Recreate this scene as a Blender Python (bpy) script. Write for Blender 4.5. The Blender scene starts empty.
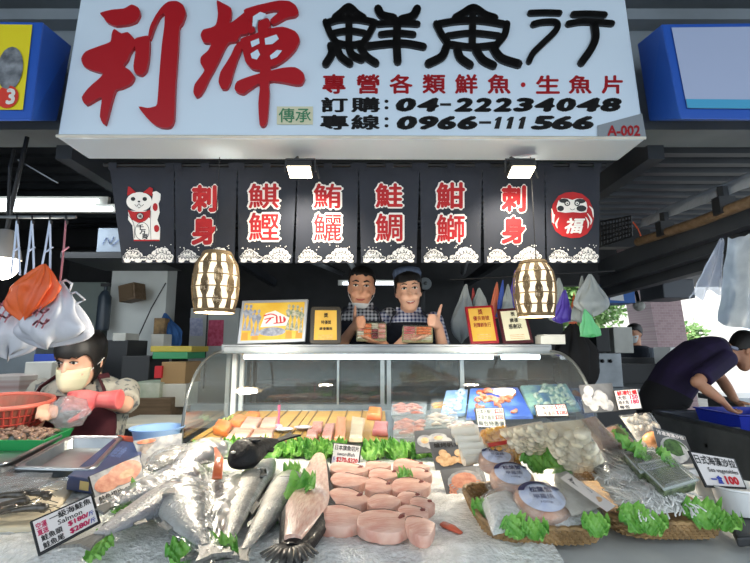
import bpy, math, random
from mathutils import Vector, Matrix, Euler, noise
C = bpy.context.scene.collection
PI = math.pi
R = math.radians
random.seed(7)
V = Vector
F = 450.0; CAMZ = 1.40; TH = R(8.4)
CT, ST = math.cos(TH), math.sin(TH)

def ray(px, py):
    x = (px-375)/F; y = (281.5-py)/F
    return V((x, CT-y*ST, ST+y*CT))
def P(px, py, Y):
    d = ray(px, py); return V((0, 0, CAMZ)) + d*(Y/d.y)
def PZ(px, py, z):
    d = ray(px, py); return V((0, 0, CAMZ)) + d*((z-CAMZ)/d.z)
def hx(h):
    h = h.lstrip('#'); o = []
    for i in (0, 2, 4):
        v = int(h[i:i+2], 16)/255
        o.append(v/12.92 if v <= .04045 else ((v+.055)/1.055)**2.4)
    return (*o, 1)

# ------------------------------------------------------------------ materials
MATS = {}
def mat(name, col='#888888', rough=.5, metal=0, col2=None, nsc=8, bump=0, bsc=40, emit=0, ecol=None,
        spec=.5, trans=0, alpha=1, coat=0, sss=0, stretch=None, lo=.35, hi=.65, detail=4, sheen=0):
    if name in MATS: return MATS[name]
    m = bpy.data.materials.new(name); m.use_nodes = True
    nt = m.node_tree; b = nt.nodes['Principled BSDF']; MATS[name] = m
    I = b.inputs
    I['Base Color'].default_value = hx(col); I['Roughness'].default_value = rough; I['Metallic'].default_value = metal
    I['Specular IOR Level'].default_value = spec
    if trans: I['Transmission Weight'].default_value = trans
    if alpha < 1: I['Alpha'].default_value = alpha
    if coat: I['Coat Weight'].default_value = coat; I['Coat Roughness'].default_value = .08
    if sss: I['Subsurface Weight'].default_value = sss; I['Subsurface Radius'].default_value = (.012, .006, .004)
    if emit:
        I['Emission Strength'].default_value = emit; I['Emission Color'].default_value = hx(ecol or col)
    vec = None
    if col2 or bump:
        tc = nt.nodes.new('ShaderNodeTexCoord'); vec = tc.outputs['Object']
        if stretch:
            mp = nt.nodes.new('ShaderNodeMapping'); mp.inputs['Scale'].default_value = stretch
            nt.links.new(vec, mp.inputs['Vector']); vec = mp.outputs['Vector']
    if col2:
        n = nt.nodes.new('ShaderNodeTexNoise'); n.inputs['Scale'].default_value = nsc; n.inputs['Detail'].default_value = detail
        nt.links.new(vec, n.inputs['Vector'])
        r = nt.nodes.new('ShaderNodeValToRGB'); r.color_ramp.elements[0].position = lo; r.color_ramp.elements[1].position = hi
        r.color_ramp.elements[0].color = hx(col); r.color_ramp.elements[1].color = hx(col2)
        nt.links.new(n.outputs['Fac'], r.inputs['Fac']); nt.links.new(r.outputs['Color'], I['Base Color'])
    if bump:
        n2 = nt.nodes.new('ShaderNodeTexNoise'); n2.inputs['Scale'].default_value = bsc; n2.inputs['Detail'].default_value = 5
        nt.links.new(vec, n2.inputs['Vector'])
        bp = nt.nodes.new('ShaderNodeBump'); bp.inputs['Strength'].default_value = bump; bp.inputs['Distance'].default_value = .01
        nt.links.new(n2.outputs['Fac'], bp.inputs['Height']); nt.links.new(bp.outputs['Normal'], I['Normal'])
    return m
def film(name, tint='#ffffff', haze=.12, rough=.15, hcol='#e8eef2', bump=0, bsc=30, refl=.5):
    """clear plastic or glass sheet: mostly see-through, a little milky, shiny"""
    if name in MATS: return MATS[name]
    m = bpy.data.materials.new(name); m.use_nodes = True; MATS[name] = m
    nt = m.node_tree; nt.nodes.remove(nt.nodes['Principled BSDF']); out = nt.nodes['Material Output']
    t = nt.nodes.new('ShaderNodeBsdfTransparent'); t.inputs['Color'].default_value = hx(tint)
    d = nt.nodes.new('ShaderNodeBsdfDiffuse'); d.inputs['Color'].default_value = hx(hcol)
    g = nt.nodes.new('ShaderNodeBsdfGlossy'); g.inputs['Roughness'].default_value = rough
    m1 = nt.nodes.new('ShaderNodeMixShader'); m1.inputs['Fac'].default_value = haze
    nt.links.new(t.outputs[0], m1.inputs[1]); nt.links.new(d.outputs[0], m1.inputs[2])
    lw = nt.nodes.new('ShaderNodeFresnel'); lw.inputs['IOR'].default_value = 1.45
    mu = nt.nodes.new('ShaderNodeMath'); mu.operation = 'MULTIPLY'; mu.inputs[1].default_value = refl*2
    mn = nt.nodes.new('ShaderNodeMath'); mn.operation = 'MINIMUM'; mn.inputs[1].default_value = .30
    nt.links.new(lw.outputs[0], mu.inputs[0]); nt.links.new(mu.outputs[0], mn.inputs[0])
    m2 = nt.nodes.new('ShaderNodeMixShader'); nt.links.new(mn.outputs[0], m2.inputs['Fac'])
    nt.links.new(m1.outputs[0], m2.inputs[1]); nt.links.new(g.outputs[0], m2.inputs[2])
    nt.links.new(m2.outputs[0], out.inputs['Surface'])
    if bump:
        tc = nt.nodes.new('ShaderNodeTexCoord'); n2 = nt.nodes.new('ShaderNodeTexNoise'); n2.inputs['Scale'].default_value = bsc
        nt.links.new(tc.outputs['Object'], n2.inputs['Vector'])
        bp = nt.nodes.new('ShaderNodeBump'); bp.inputs['Strength'].default_value = bump; bp.inputs['Distance'].default_value = .02
        nt.links.new(n2.outputs['Fac'], bp.inputs['Height'])
        for s in (d, g): nt.links.new(bp.outputs['Normal'], s.inputs['Normal'])
        nt.links.new(bp.outputs['Normal'], lw.inputs['Normal'])
    return m
def ramp_mat(name, axis, stops, rough=.3, nsc=30, namt=.15, spec=.6, bump=.2, bsc=120, coat=0, gen=True, metal=0, sss=0):
    """colour banded along one axis of the thing's own (generated) box, with mottling"""
    if name in MATS: return MATS[name]
    m = bpy.data.materials.new(name); m.use_nodes = True; MATS[name] = m
    nt = m.node_tree; b = nt.nodes['Principled BSDF']; I = b.inputs
    I['Roughness'].default_value = rough; I['Specular IOR Level'].default_value = spec; I['Coat Weight'].default_value = coat; I['Coat Roughness'].default_value = .1
    I['Metallic'].default_value = metal
    if sss: I['Subsurface Weight'].default_value = sss; I['Subsurface Radius'].default_value = (.012, .005, .004)
    tc = nt.nodes.new('ShaderNodeTexCoord'); sp = nt.nodes.new('ShaderNodeSeparateXYZ')
    nt.links.new(tc.outputs['Generated'], sp.inputs[0])
    n = nt.nodes.new('ShaderNodeTexNoise'); n.inputs['Scale'].default_value = nsc; n.inputs['Detail'].default_value = 5
    nt.links.new(tc.outputs['Object'], n.inputs['Vector'])
    ma = nt.nodes.new('ShaderNodeMath'); ma.operation = 'MULTIPLY_ADD'; ma.inputs[1].default_value = namt*2; ma.inputs[2].default_value = -namt
    nt.links.new(n.outputs['Fac'], ma.inputs[0])
    ad = nt.nodes.new('ShaderNodeMath'); ad.operation = 'ADD'
    nt.links.new(sp.outputs[axis], ad.inputs[0]); nt.links.new(ma.outputs[0], ad.inputs[1])
    r = nt.nodes.new('ShaderNodeValToRGB'); els = r.color_ramp.elements
    els[0].position = stops[0][0]; els[0].color = hx(stops[0][1]); els[1].position = stops[-1][0]; els[1].color = hx(stops[-1][1])
    for p, c in stops[1:-1]:
        e = els.new(p); e.color = hx(c)
    nt.links.new(ad.outputs[0], r.inputs['Fac']); nt.links.new(r.outputs['Color'], I['Base Color'])
    if bump:
        n2 = nt.nodes.new('ShaderNodeTexNoise'); n2.inputs['Scale'].default_value = bsc; n2.inputs['Detail'].default_value = 3
        nt.links.new(tc.outputs['Object'], n2.inputs['Vector'])
        bp = nt.nodes.new('ShaderNodeBump'); bp.inputs['Strength'].default_value = bump; bp.inputs['Distance'].default_value = .005
        nt.links.new(n2.outputs['Fac'], bp.inputs['Height']); nt.links.new(bp.outputs['Normal'], I['Normal'])
    return m
def plaid(name, base, line, sc):
    if name in MATS: return MATS[name]
    m = bpy.data.materials.new(name); m.use_nodes = True; MATS[name] = m
    nt = m.node_tree; b = nt.nodes['Principled BSDF']; b.inputs['Roughness'].default_value = .85
    tc = nt.nodes.new('ShaderNodeTexCoord'); outs = []
    for dr in ('X', 'Z'):
        w = nt.nodes.new('ShaderNodeTexWave'); w.bands_direction = dr; w.inputs['Scale'].default_value = sc; w.inputs['Distortion'].default_value = .8
        nt.links.new(tc.outputs['Object'], w.inputs['Vector'])
        g = nt.nodes.new('ShaderNodeMath'); g.operation = 'GREATER_THAN'; g.inputs[1].default_value = .55
        nt.links.new(w.outputs['Fac'], g.inputs[0]); outs.append(g)
    a = nt.nodes.new('ShaderNodeMath'); a.operation = 'ADD'
    nt.links.new(outs[0].outputs[0], a.inputs[0]); nt.links.new(outs[1].outputs[0], a.inputs[1])
    h = nt.nodes.new('ShaderNodeMath'); h.operation = 'MULTIPLY'; h.inputs[1].default_value = .5
    nt.links.new(a.outputs[0], h.inputs[0])
    mx = nt.nodes.new('ShaderNodeMix'); mx.data_type = 'RGBA'; mx.inputs[6].default_value = hx(base); mx.inputs[7].default_value = hx(line)
    nt.links.new(h.outputs[0], mx.inputs[0]); nt.links.new(mx.outputs[2], b.inputs['Base Color'])
    return m

# ------------------------------------------------------------------ mesh builder
class MB:
    def __init__(s): s.v = []; s.f = []; s.m = []; s.mi = 0
    def add(s, vs, fs):
        k = len(s.v); s.v += [V(p) for p in vs]; s.f += [[k+i for i in f] for f in fs]; s.m += [s.mi]*len(fs); return s
    def box(s, c, sz, M=None):
        x, y, z = [q/2 for q in sz]; M = M or Matrix()
        vs = [V(c)+(M @ V((a*x, b*y, d*z))).to_3d() for d in (-1, 1) for b in (-1, 1) for a in (-1, 1)]
        return s.add(vs, [(0, 2, 3, 1), (4, 5, 7, 6), (0, 1, 5, 4), (2, 6, 7, 3), (0, 4, 6, 2), (1, 3, 7, 5)])
    def hexa(s, b, t):
        """bottom quad b, top quad t (same order)"""
        return s.add(list(b)+list(t), [(3, 2, 1, 0), (4, 5, 6, 7), (0, 1, 5, 4), (1, 2, 6, 5), (2, 3, 7, 6), (3, 0, 4, 7)])
    def tube(s, pts, r, n=8, cap=True, flat=1.0, up=None):
        pts = [V(p) for p in pts]; rs = r if isinstance(r, (list, tuple)) else [r]*len(pts)
        rings = []; prev = None
        for i, p in enumerate(pts):
            t = (pts[min(i+1, len(pts)-1)]-pts[max(i-1, 0)])
            t = t.normalized() if t.length > 1e-9 else V((0, 0, 1))
            u0 = up or prev or (V((0, 0, 1)) if abs(t.z) < .9 else V((1, 0, 0)))
            a = (u0 - t*u0.dot(t)); a = a.normalized() if a.length > 1e-6 else t.orthogonal().normalized()
            prev = a; b = t.cross(a)
            rings.append([p+a*(rs[i]*flat*math.cos(2*PI*k/n))+b*(rs[i]*math.sin(2*PI*k/n)) for k in range(n)])
        return s.loft(rings, cap)
    def loft(s, rings, cap=True, closed=True):
        n = len(rings[0]); vs = [p for r in rings for p in r]; fs = []
        for i in range(len(rings)-1):
            for k in range(n if closed else n-1):
                j = (k+1) % n; fs.append((i*n+k, i*n+j, (i+1)*n+j, (i+1)*n+k))
        if cap:
            fs.append(tuple(reversed(range(n)))); fs.append(tuple(range((len(rings)-1)*n, len(rings)*n)))
        return s.add(vs, fs)
    def lathe(s, prof, n=24, c=(0, 0, 0), M=None, cap=False):
        M = M or Matrix(); c = V(c)
        return s.loft([[c+(M @ V((r*math.cos(2*PI*k/n), r*math.sin(2*PI*k/n), z))).to_3d() for k in range(n)] for r, z in prof], cap)
    def ball(s, c, r, n=12, m=8, M=None):
        M = M or Matrix(); c = V(c); rx, ry, rz = r if isinstance(r, (tuple, list)) else (r, r, r)
        rings = []
        for i in range(m+1):
            a = -PI/2+PI*min(max(i/m, .02), .98)
            rings.append([c+(M @ V((rx*math.cos(a)*math.cos(2*PI*k/n), ry*math.cos(a)*math.sin(2*PI*k/n), rz*math.sin(a)))).to_3d() for k in range(n)])
        return s.loft(rings, True)
    def grid(s, fn, nu, nv, back=0):
        vs = [fn(i/nu, j/nv) for j in range(nv+1) for i in range(nu+1)]
        fs = [(j*(nu+1)+i, j*(nu+1)+i+1, (j+1)*(nu+1)+i+1, (j+1)*(nu+1)+i) for j in range(nv) for i in range(nu)]
        return s.add(vs, fs)
    def prism(s, poly, h0, h1, fr=None):
        """polygon [(a,b)] extruded between heights in a frame"""
        at = fr.at if fr else (lambda a, b, h: V((a, b, h)))
        n = len(poly); vs = [at(a, b, h0) for a, b in poly]+[at(a, b, h1) for a, b in poly]
        return s.add(vs, [tuple(reversed(range(n))), tuple(range(n, 2*n))]+[(i, (i+1) % n, n+(i+1) % n, n+i) for i in range(n)])
    # flat print helpers (in a frame)
    def fpoly(s, fr, poly, h): return s.add([fr.at(a, b, h) for a, b in poly], [tuple(range(len(poly)))])
    def fell(s, fr, ca, cb, ra, rb, h, n=20, a0=0, a1=2*PI):
        full = abs(a1-a0-2*PI) < 1e-6
        return s.fpoly(fr, [(ca+ra*math.cos(a0+(a1-a0)*k/(n if full else n-1)), cb+rb*math.sin(a0+(a1-a0)*k/(n if full else n-1))) for k in range(n)], h)
    def fstroke(s, fr, pts, w, h, h0=None, n=8):
        """brush stroke: width list or number, round joints; h0 gives it thickness"""
        ws = w if isinstance(w, (list, tuple)) else [w]*len(pts)
        sm = []; sw = []
        for i in range(len(pts)-1):
            a = pts[max(i-1, 0)]; b = pts[i]; c = pts[i+1]; d = pts[min(i+2, len(pts)-1)]
            for k in range(4):
                t = k/4; q = []
                for j in (0, 1):
                    q.append(.5*(2*b[j]+(c[j]-a[j])*t+(2*a[j]-5*b[j]+4*c[j]-d[j])*t*t+(3*b[j]-a[j]-3*c[j]+d[j])*t**3))
                sm.append(q); sw.append(ws[i]*(1-t)+ws[i+1]*t)
        sm.append(pts[-1]); sw.append(ws[-1])
        def pr(poly):
            if h0 is None: s.fpoly(fr, poly, h)
            else: s.prism(poly, h0, h, fr)
        for i in range(len(sm)-1):
            (x0, y0), (x1, y1) = sm[i], sm[i+1]; L = math.hypot(x1-x0, y1-y0) or 1e-9
            nx, ny = -(y1-y0)/L/2, (x1-x0)/L/2
            pr([(x0+nx*sw[i], y0+ny*sw[i]), (x0-nx*sw[i], y0-ny*sw[i]), (x1-nx*sw[i+1], y1-ny*sw[i+1]), (x1+nx*sw[i+1], y1+ny*sw[i+1])])
        for i in range(len(sm)):
            pr([(sm[i][0]+sw[i]/2*math.cos(2*PI*k/n), sm[i][1]+sw[i]/2*math.sin(2*PI*k/n)) for k in range(n)])
        return s
    def text(s, fr, st, a0, b0, a1, b1, h, bold=0, skew=0):
        """string fitted in the rectangle (a0,b0) bottom-left to (a1,b1) top-right of a frame"""
        vs, fs, be, bb = glyph(st)
        x0, x1, y0, y1 = bb; W = max(x1-x0, 1e-6); H = max(y1-y0, 1e-6)
        def mp(p): return (a0+(a1-a0)*(p[0]-x0+skew*(p[1]-y0))/W, b0+(b1-b0)*(p[1]-y0)/H)
        s.add([fr.at(*mp(p), h) for p in vs], fs)
        if bold:
            w = bold
            for i, j in be:
                p, q = vs[i], vs[j]; dx, dy = q[0]-p[0], q[1]-p[1]; L = math.hypot(dx, dy) or 1e-9
                nx, ny = -dy/L*w, dx/L*w; ex, ey = dx/L*w*.6, dy/L*w*.6
                s.add([fr.at(*mp(z), h) for z in ((p[0]-ex, p[1]-ey), (p[0]-nx, p[1]-ny), (q[0]-nx, q[1]-ny), (q[0]+ex, q[1]+ey), (q[0]+nx, q[1]+ny), (p[0]+nx, p[1]+ny))], [(0, 1, 2, 3, 4, 5)])
        return s
    def map(s, M):
        s.v = [(M @ p).to_3d() for p in s.v]; return s
GL = {}
def glyph(st):
    if st in GL: return GL[st]
    c = bpy.data.curves.new('lettering_source', 'FONT'); c.body = st; c.size = 1; c.resolution_u = 2
    o = bpy.data.objects.new('lettering_source', c); C.objects.link(o)
    dg = bpy.context.evaluated_depsgraph_get(); m = bpy.data.meshes.new_from_object(o.evaluated_get(dg))
    vs = [(v.co.x, v.co.y) for v in m.vertices]; fs = [tuple(p.vertices) for p in m.polygons]
    cnt = {}
    for f in fs:
        for i in range(len(f)):
            k = tuple(sorted((f[i], f[(i+1) % len(f)]))); cnt[k] = cnt.get(k, 0)+1
    be = [k for k, n in cnt.items() if n == 1]
    xs = [p[0] for p in vs] or [0, 1]; ys = [p[1] for p in vs] or [0, 1]
    bpy.data.objects.remove(o); bpy.data.curves.remove(c); bpy.data.meshes.remove(m)
    GL[st] = (vs, fs, be, (min(xs), max(xs), min(ys), max(ys))); return GL[st]

class Q:
    """bilinear frame on four world corners bl, br, tr, tl; (u,v) in 0..1"""
    def __init__(s, bl, br, tr, tl):
        s.c = [V(p) for p in (bl, br, tr, tl)]
        s.n = (s.c[1]-s.c[0]).cross(s.c[3]-s.c[0]).normalized()
        s.w = (s.c[1]-s.c[0]).length; s.hh = (s.c[3]-s.c[0]).length
    def at(s, u, v, h=0):
        a, b, c, d = s.c
        return a*((1-u)*(1-v))+b*(u*(1-v))+c*(u*v)+d*((1-u)*v)+s.n*h
class PixF:
    """plane through a world point; addressed by where the sight line through (px,py) meets it"""
    def __init__(s, p, n, rip=None): s.p = V(p); s.n = V(n).normalized(); s.rip = rip
    def at(s, px, py, h=0):
        d = ray(px, py); o = V((0, 0, CAMZ)); t = (s.p-o).dot(s.n)/d.dot(s.n)
        q = o+d*t
        return q+s.n*(h+(s.rip(q) if s.rip else 0))

# ------------------------------------------------------------------ objects
def thing(name, label, cat, loc=(0, 0, 0), rz=0, group=None, rot=None):
    o = bpy.data.objects.new(name, None); C.objects.link(o); o.empty_display_size = .05
    o.location = loc; o.rotation_euler = rot or (0, 0, rz); tag(o, label, cat, group); return o
def tag(o, label, cat=None, group=None, kind=None):
    if label: o['label'] = label
    if cat: o['category'] = cat
    if group: o['group'] = group
    if kind: o['kind'] = kind
    return o
def top_of(o):
    M = Matrix.LocRotScale(o.location, o.rotation_euler, o.scale)
    return (top_of(o.parent) @ M) if o.parent else M
def obj(name, mb, m, parent=None, world=True, smooth=None, bevel=0, solid=0, sub=0, label=None, loc=None):
    """one mesh object; world=True: mb holds world coordinates and is moved into the parent's own frame"""
    if parent is not None and world:
        mb.map(top_of(parent).inverted())
    elif parent is None and loc is not None:
        mb.map(Matrix.Translation(-V(loc)))
    me = bpy.data.meshes.new(name); me.from_pydata([tuple(p) for p in mb.v], [], mb.f)
    ms = m if isinstance(m, (list, tuple)) else [m]
    for q in ms: me.materials.append(q)
    if len(ms) > 1:
        me.polygons.foreach_set('material_index', [min(i, len(ms)-1) for i in mb.m])
    me.validate(); me.update()
    o = bpy.data.objects.new(name, me); C.objects.link(o)
    if loc is not None and parent is None: o.location = loc
    if parent is not None: o.parent = parent
    if smooth is not None:
        for p in me.polygons: p.use_smooth = True
        if smooth < 180: 
            try: me.set_sharp_from_angle(angle=R(smooth))
            except Exception: pass
    if solid:
        md = o.modifiers.new('solid', 'SOLIDIFY'); md.thickness = solid; md.offset = 0
    if bevel:
        md = o.modifiers.new('bevel', 'BEVEL'); md.width = bevel; md.segments = 2; md.limit_method = 'ANGLE'
    if sub:
        md = o.modifiers.new('sub', 'SUBSURF'); md.levels = sub; md.render_levels = sub
    if label: o['label'] = label
    return o
def solo(name, label, cat, mb, m, group=None, loc=None, **k):
    """a thing that is one mesh; its origin goes to the bottom centre"""
    if loc is None:
        xs = [p.x for p in mb.v]; ys = [p.y for p in mb.v]; zs = [p.z for p in mb.v]
        loc = ((min(xs)+max(xs))/2, (min(ys)+max(ys))/2, min(zs))
    return tag(obj(name, mb, m, None, loc=loc, **k), label, cat, group)
def struct(name, mb, m, **k): return tag(obj(name, mb, m, **k), None, None, None, 'structure')
def dup(root, loc=None, rz=None, label=None, rot=None, group=None):
    r = root.copy(); C.objects.link(r)
    if loc is not None: r.location = loc
    if rz is not None: r.rotation_euler = (0, 0, rz)
    if rot is not None: r.rotation_euler = rot
    if label: r['label'] = label
    if group: r['group'] = group
    for ch in list(root.children):
        c = ch.copy(); C.objects.link(c); c.parent = r
        for g in list(ch.children):
            d = g.copy(); C.objects.link(d); d.parent = c
    return r
def remesh(mb, vox, it=2):
    """one continuous skin over everything in mb"""
    me = bpy.data.meshes.new('skin_source'); me.from_pydata([tuple(p) for p in mb.v], [], mb.f); me.update()
    o = bpy.data.objects.new('skin_source', me); C.objects.link(o)
    md = o.modifiers.new('r', 'REMESH'); md.mode = 'VOXEL'; md.voxel_size = vox
    if it:
        sm = o.modifiers.new('s', 'SMOOTH'); sm.factor = .5; sm.iterations = it
    dg = bpy.context.evaluated_depsgraph_get(); m2 = bpy.data.meshes.new_from_object(o.evaluated_get(dg))
    r = MB(); r.add([v.co.copy() for v in m2.vertices], [tuple(p.vertices) for p in m2.polygons])
    bpy.data.objects.remove(o); bpy.data.meshes.remove(me); bpy.data.meshes.remove(m2); return r
def rnd(a, b): return random.uniform(a, b)
def nz(x, y, s=1, z=0): return noise.noise(V((x*s, y*s, z)))
# ================================================================== camera, sky, light
cam = bpy.data.cameras.new('camera'); cam.sensor_width = 36; cam.lens = F/750*36; cam.clip_start = .05
co = bpy.data.objects.new('camera', cam); C.objects.link(co); co.location = (0, 0, CAMZ); co.rotation_euler = (PI/2+TH, 0, 0)
S = bpy.context.scene; S.camera = co
S.view_settings.view_transform = 'Standard'; S.view_settings.look = 'None'; S.view_settings.gamma = 1; S.view_settings.use_curve_mapping = False
S.view_settings.exposure = 0.15
w = bpy.data.worlds.new('world'); S.world = w; w.use_nodes = True
bg = w.node_tree.nodes['Background']; bg.inputs['Color'].default_value = (.80, .90, 1, 1); bg.inputs['Strength'].default_value = 1.75
def light(name, kind, loc, energy, col=(1, 1, 1), size=.1, rot=None, **k):
    l = bpy.data.lights.new(name, kind); l.energy = energy; l.color = col
    if kind == 'AREA': l.shape = 'RECTANGLE'; l.size = size[0]; l.size_y = size[1]
    elif kind == 'SUN': l.angle = R(1)
    else: l.shadow_soft_size = size
    for a, b in k.items(): setattr(l, a, b)
    o = bpy.data.objects.new(name, l); C.objects.link(o); o.location = loc
    if rot: o.rotation_euler = rot
    return o
def aim(o, tgt): o.rotation_euler = (V(tgt)-o.location).to_track_quat('-Z', 'Y').to_euler()
sun = light('sun', 'SUN', (6, 14, 12), 3.2, (1, .95, .86)); aim(sun, (5.3, 20, 0))

# ================================================================== materials of the place
m_conc = mat('concrete', '#6b6b68', .8, col2='#575654', nsc=3, bump=.2)
m_wall = mat('painted_wall', '#4a4b4c', .8, col2='#3c3d3e', nsc=2)
m_cream = mat('pale_panel', '#b9bbb4', .6, col2='#a8aaa2', nsc=1.5)
m_deck = mat('deck_metal', '#4b5056', .45, .3, col2='#3f444a', nsc=3)
m_beam = mat('grey_paint', '#7d868c', .55, .1, col2='#6b7378', nsc=3)
m_dark = mat('dark_paint', '#1c1e20', .5)
m_black = mat('black_plastic', '#0d0d0e', .45)
m_steel = mat('stainless', '#b4b8ba', .28, .95, col2='#9ea3a6', nsc=12)
m_steel2 = mat('dull_steel', '#8a8f92', .4, .8, col2='#767b7e', nsc=6)
m_white = mat('white_plastic', '#e9ebea', .4)
m_offw = mat('off_white', '#cfcfc6', .6, col2='#bdbdb4', nsc=5)
m_glass = film('clear_glass', '#f3faf8', .015, .02, refl=.55)
m_film = film('clear_film', '#ffffff', .10, .24, bump=.12, bsc=30, refl=.35, hcol='#eef0f0')
m_wrap = film('fish_wrap', '#ffffff', .05, .3, bump=.1, bsc=40, refl=.4)
m_filmw = film('milky_film', '#ffffff', .5, .25, bump=.4, bsc=25, refl=.8, hcol='#e4eaf0')
m_red = mat('red_ink', '#c4202a', .6)
m_blk = mat('black_ink', '#0e0d0d', .5)
m_wht = mat('white_ink', '#e8e6e0', .7)
m_mag = mat('magenta_ink', '#c8285e', .6)
m_blu = mat('blue_ink', '#2b3fa0', .6)
m_tube = mat('lit_tube', '#ffffff', .4, emit=3.5, ecol='#eaf4ff')
m_wood = mat('brown_wood', '#6e5a45', .6, col2='#59472f', nsc=6, stretch=(1, 8, 8))

# ================================================================== floor, roof, walls
b = MB().box((0, 8, -.05), (22, 24, .1)); struct('floor', b, m_conc)
b = MB().box((-.4, 3.35, .09), (3.6, 1.9, .18)); struct('platform_floor', b, mat('platform_board', '#3a3a39', .8))
# roof deck with ribs that run along X
ZC = 3.0
b = MB(); y = 1.75; pts = []
while y < 7.4:
    pts += [(y, ZC+.06), (y+.09, ZC+.06), (y+.11, ZC), (y+.19, ZC)]; y += .21
n = len(pts); b.add([(-5, p[0], p[1]) for p in pts]+[(5, p[0], p[1]) for p in pts], [(i, i+1, n+i+1, n+i) for i in range(n-1)])
b.box((0, 4.6, ZC+.12), (10, 5.7, .06)); struct('ceiling', b, m_deck)
struct('ceiling_sun_block', MB().box((0, .35, 3.42), (12, 2.7, .08)).box((0,1.6,3.3),(12,.1,.3)), m_deck)  # unseen aisle roof added to keep sun off the stall, length set for skylight
# front fascia beam, its flanges
b = MB().box((0, 1.82, 2.70), (9, .06, .84)).box((0, 1.79, 2.29), (9, .16, .035)).box((0, 1.78, 2.80), (9, .12, .05)).box((0, 1.755, 2.98), (9, .1, .22))
struct('beam_front', b, m_beam)
# cross beams under the roof running back from the fascia
for i, x in enumerate((-1.35, 1.22)):
    b = MB().box((x, 3.9, 2.24+.02), (.07, 4.1, .10)); struct('beam_side' if not i else 'beam_side.001', b, m_deck)
b = MB().box((-.9, 5.0, 2.62), (8, .14, .2)).box((-2, 3.6, 2.55), (5.2, .1, .14)); struct('beam_cross', b, m_dark)
# steel roof frame over the staff: two slanting rafters
b = MB()
for x0, x1 in ((-.75, -.35), (.55, .95), (-.25, -.2)):
    b.tube([(x0, 2.5, 2.05), (x1, 4.8, 2.2)], .03, 4)
struct('beam_rafters', b, m_steel2)
# back wall, side wall
b = MB().box((-1.15, 6.2, 1.55), (7.4, .15, 3.1)).box((4,7.3,2.85),(9,.15,.9)); struct('wall_back', b, m_wall)
b = MB().box((-4.3, 3.6, 1.55), (.15, 5.4, 3.1)); struct('wall_left', b, m_wall)
# tiled pier with a pale side, where the hall opens to the street
pa = P(626, 300, 5.2); 
q0, q1, q2, q3 = P(648, 290, 6.2), P(663, 372, 6.2), P(679, 290, 6.2), P(693, 372, 6.2)
def ex(a, c, z): return a+(c-a)*((z-a.z)/(c.z-a.z))
bk = V((0, .60, 0)); pb = [ex(q0, q1, 0), ex(q2, q3, 0)]; pt_ = [ex(q0, q1, 3.0), ex(q2, q3, 3.0)]
b = MB().hexa([pb[0], pb[1], pb[1]+bk, pb[0]+bk], [pt_[0], pt_[1], pt_[1]+bk, pt_[0]+bk])
def tiles(name, c1, c2, mortar, sc):
    m = bpy.data.materials.new(name); m.use_nodes = True; nt = m.node_tree; bs = nt.nodes['Principled BSDF']; bs.inputs['Roughness'].default_value = .5
    tc = nt.nodes.new('ShaderNodeTexCoord'); mp = nt.nodes.new('ShaderNodeMapping'); mp.inputs['Rotation'].default_value = (PI/2, 0, 0)
    br = nt.nodes.new('ShaderNodeTexBrick'); br.inputs['Color1'].default_value = hx(c1); br.inputs['Color2'].default_value = hx(c2); br.inputs['Mortar'].default_value = hx(mortar)
    br.inputs['Scale'].default_value = sc; br.inputs['Mortar Size'].default_value = .012
    nt.links.new(tc.outputs['Object'], mp.inputs[0]); nt.links.new(mp.outputs[0], br.inputs['Vector']); nt.links.new(br.outputs['Color'], bs.inputs['Base Color']); return m
m_pier = tiles('pink_tile', '#b79a9c', '#a98b8e', '#c4b2b0', 7)
struct('pillar_tiled', b, m_pier)
# the street beyond
b = MB().box((9, 26, -.06), (40, 28, .1)); struct('street_ground', b, mat('asphalt', '#b5b3ae', .9))
bd = thing('building', 'pale brick and white building across the sunlit street beyond the tiled pier', 'building', (9.5, 21, 0))
obj('facade', MB().box((9.5, 21.4, 2.6), (15, .8, 5.2)), mat('pale_render', '#e6e0d6', .8), bd)
br = MB()
for x in (4.4, 7.6, 10.8, 14): br.box((x, 20.95, 1.3), (1.7, .1, 1.7)); 
obj('brick_panel', br, tiles('brick', '#c58a70', '#b87a62', '#d8c4b6', 5), bd)
for x in (6, 9.2, 12.4): 
    obj('window_frame', MB().box((x, 20.95, 2.1), (1.1, .1, 1.2)), m_offw, bd); 
ty = MB()
rs = random.Random(3)
def leafmass(mb, c, r, n, s, rs):
    for i in range(n):
        a = rs.uniform(0, 2*PI); e = math.asin(rs.uniform(-1, 1)); q = r*(rs.uniform(.5, 1))
        p = V(c)+V((q*math.cos(a)*math.cos(e), q*math.sin(a)*math.cos(e), q*math.sin(e)*.9))
        d1 = V((rs.uniform(-1, 1), rs.uniform(-1, 1), rs.uniform(-1, 1))).normalized(); d2 = d1.orthogonal().normalized()
        mb.add([p, p+d1*s*.5+d2*s*.3, p+d1*s, p+d1*s*.5-d2*s*.3], [(0, 1, 2, 3)])
m_leaf = mat('tree_leaf', '#6f9a52', .6, col2='#93b56c', nsc=2)
def tree(x, y, h, r, label):
    t = thing('street_tree', label, 'tree', (x, y, 0)); 
    obj('trunk', MB().tube([(x, y, 0), (x+.05, y, h*.5), (x, y, h*.85)], [.12, .1, .06], 8), m_wood, t)
    f = MB(); 
    for k in range(7): leafmass(f, (x+rs.uniform(-r, r)*.6, y+rs.uniform(-r, r)*.5, h+rs.uniform(-r, r)*.5), r*.62, 380, .2, rs)
    obj('foliage', f, m_leaf, t)
tree(5.3, 11.5, 2.55, 1.1, 'leafy green street tree seen between the tiled pier and the back wall')
tree(9.6, 14.5, 1.6, .8, 'small green street tree in front of the pale brick building')

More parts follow.
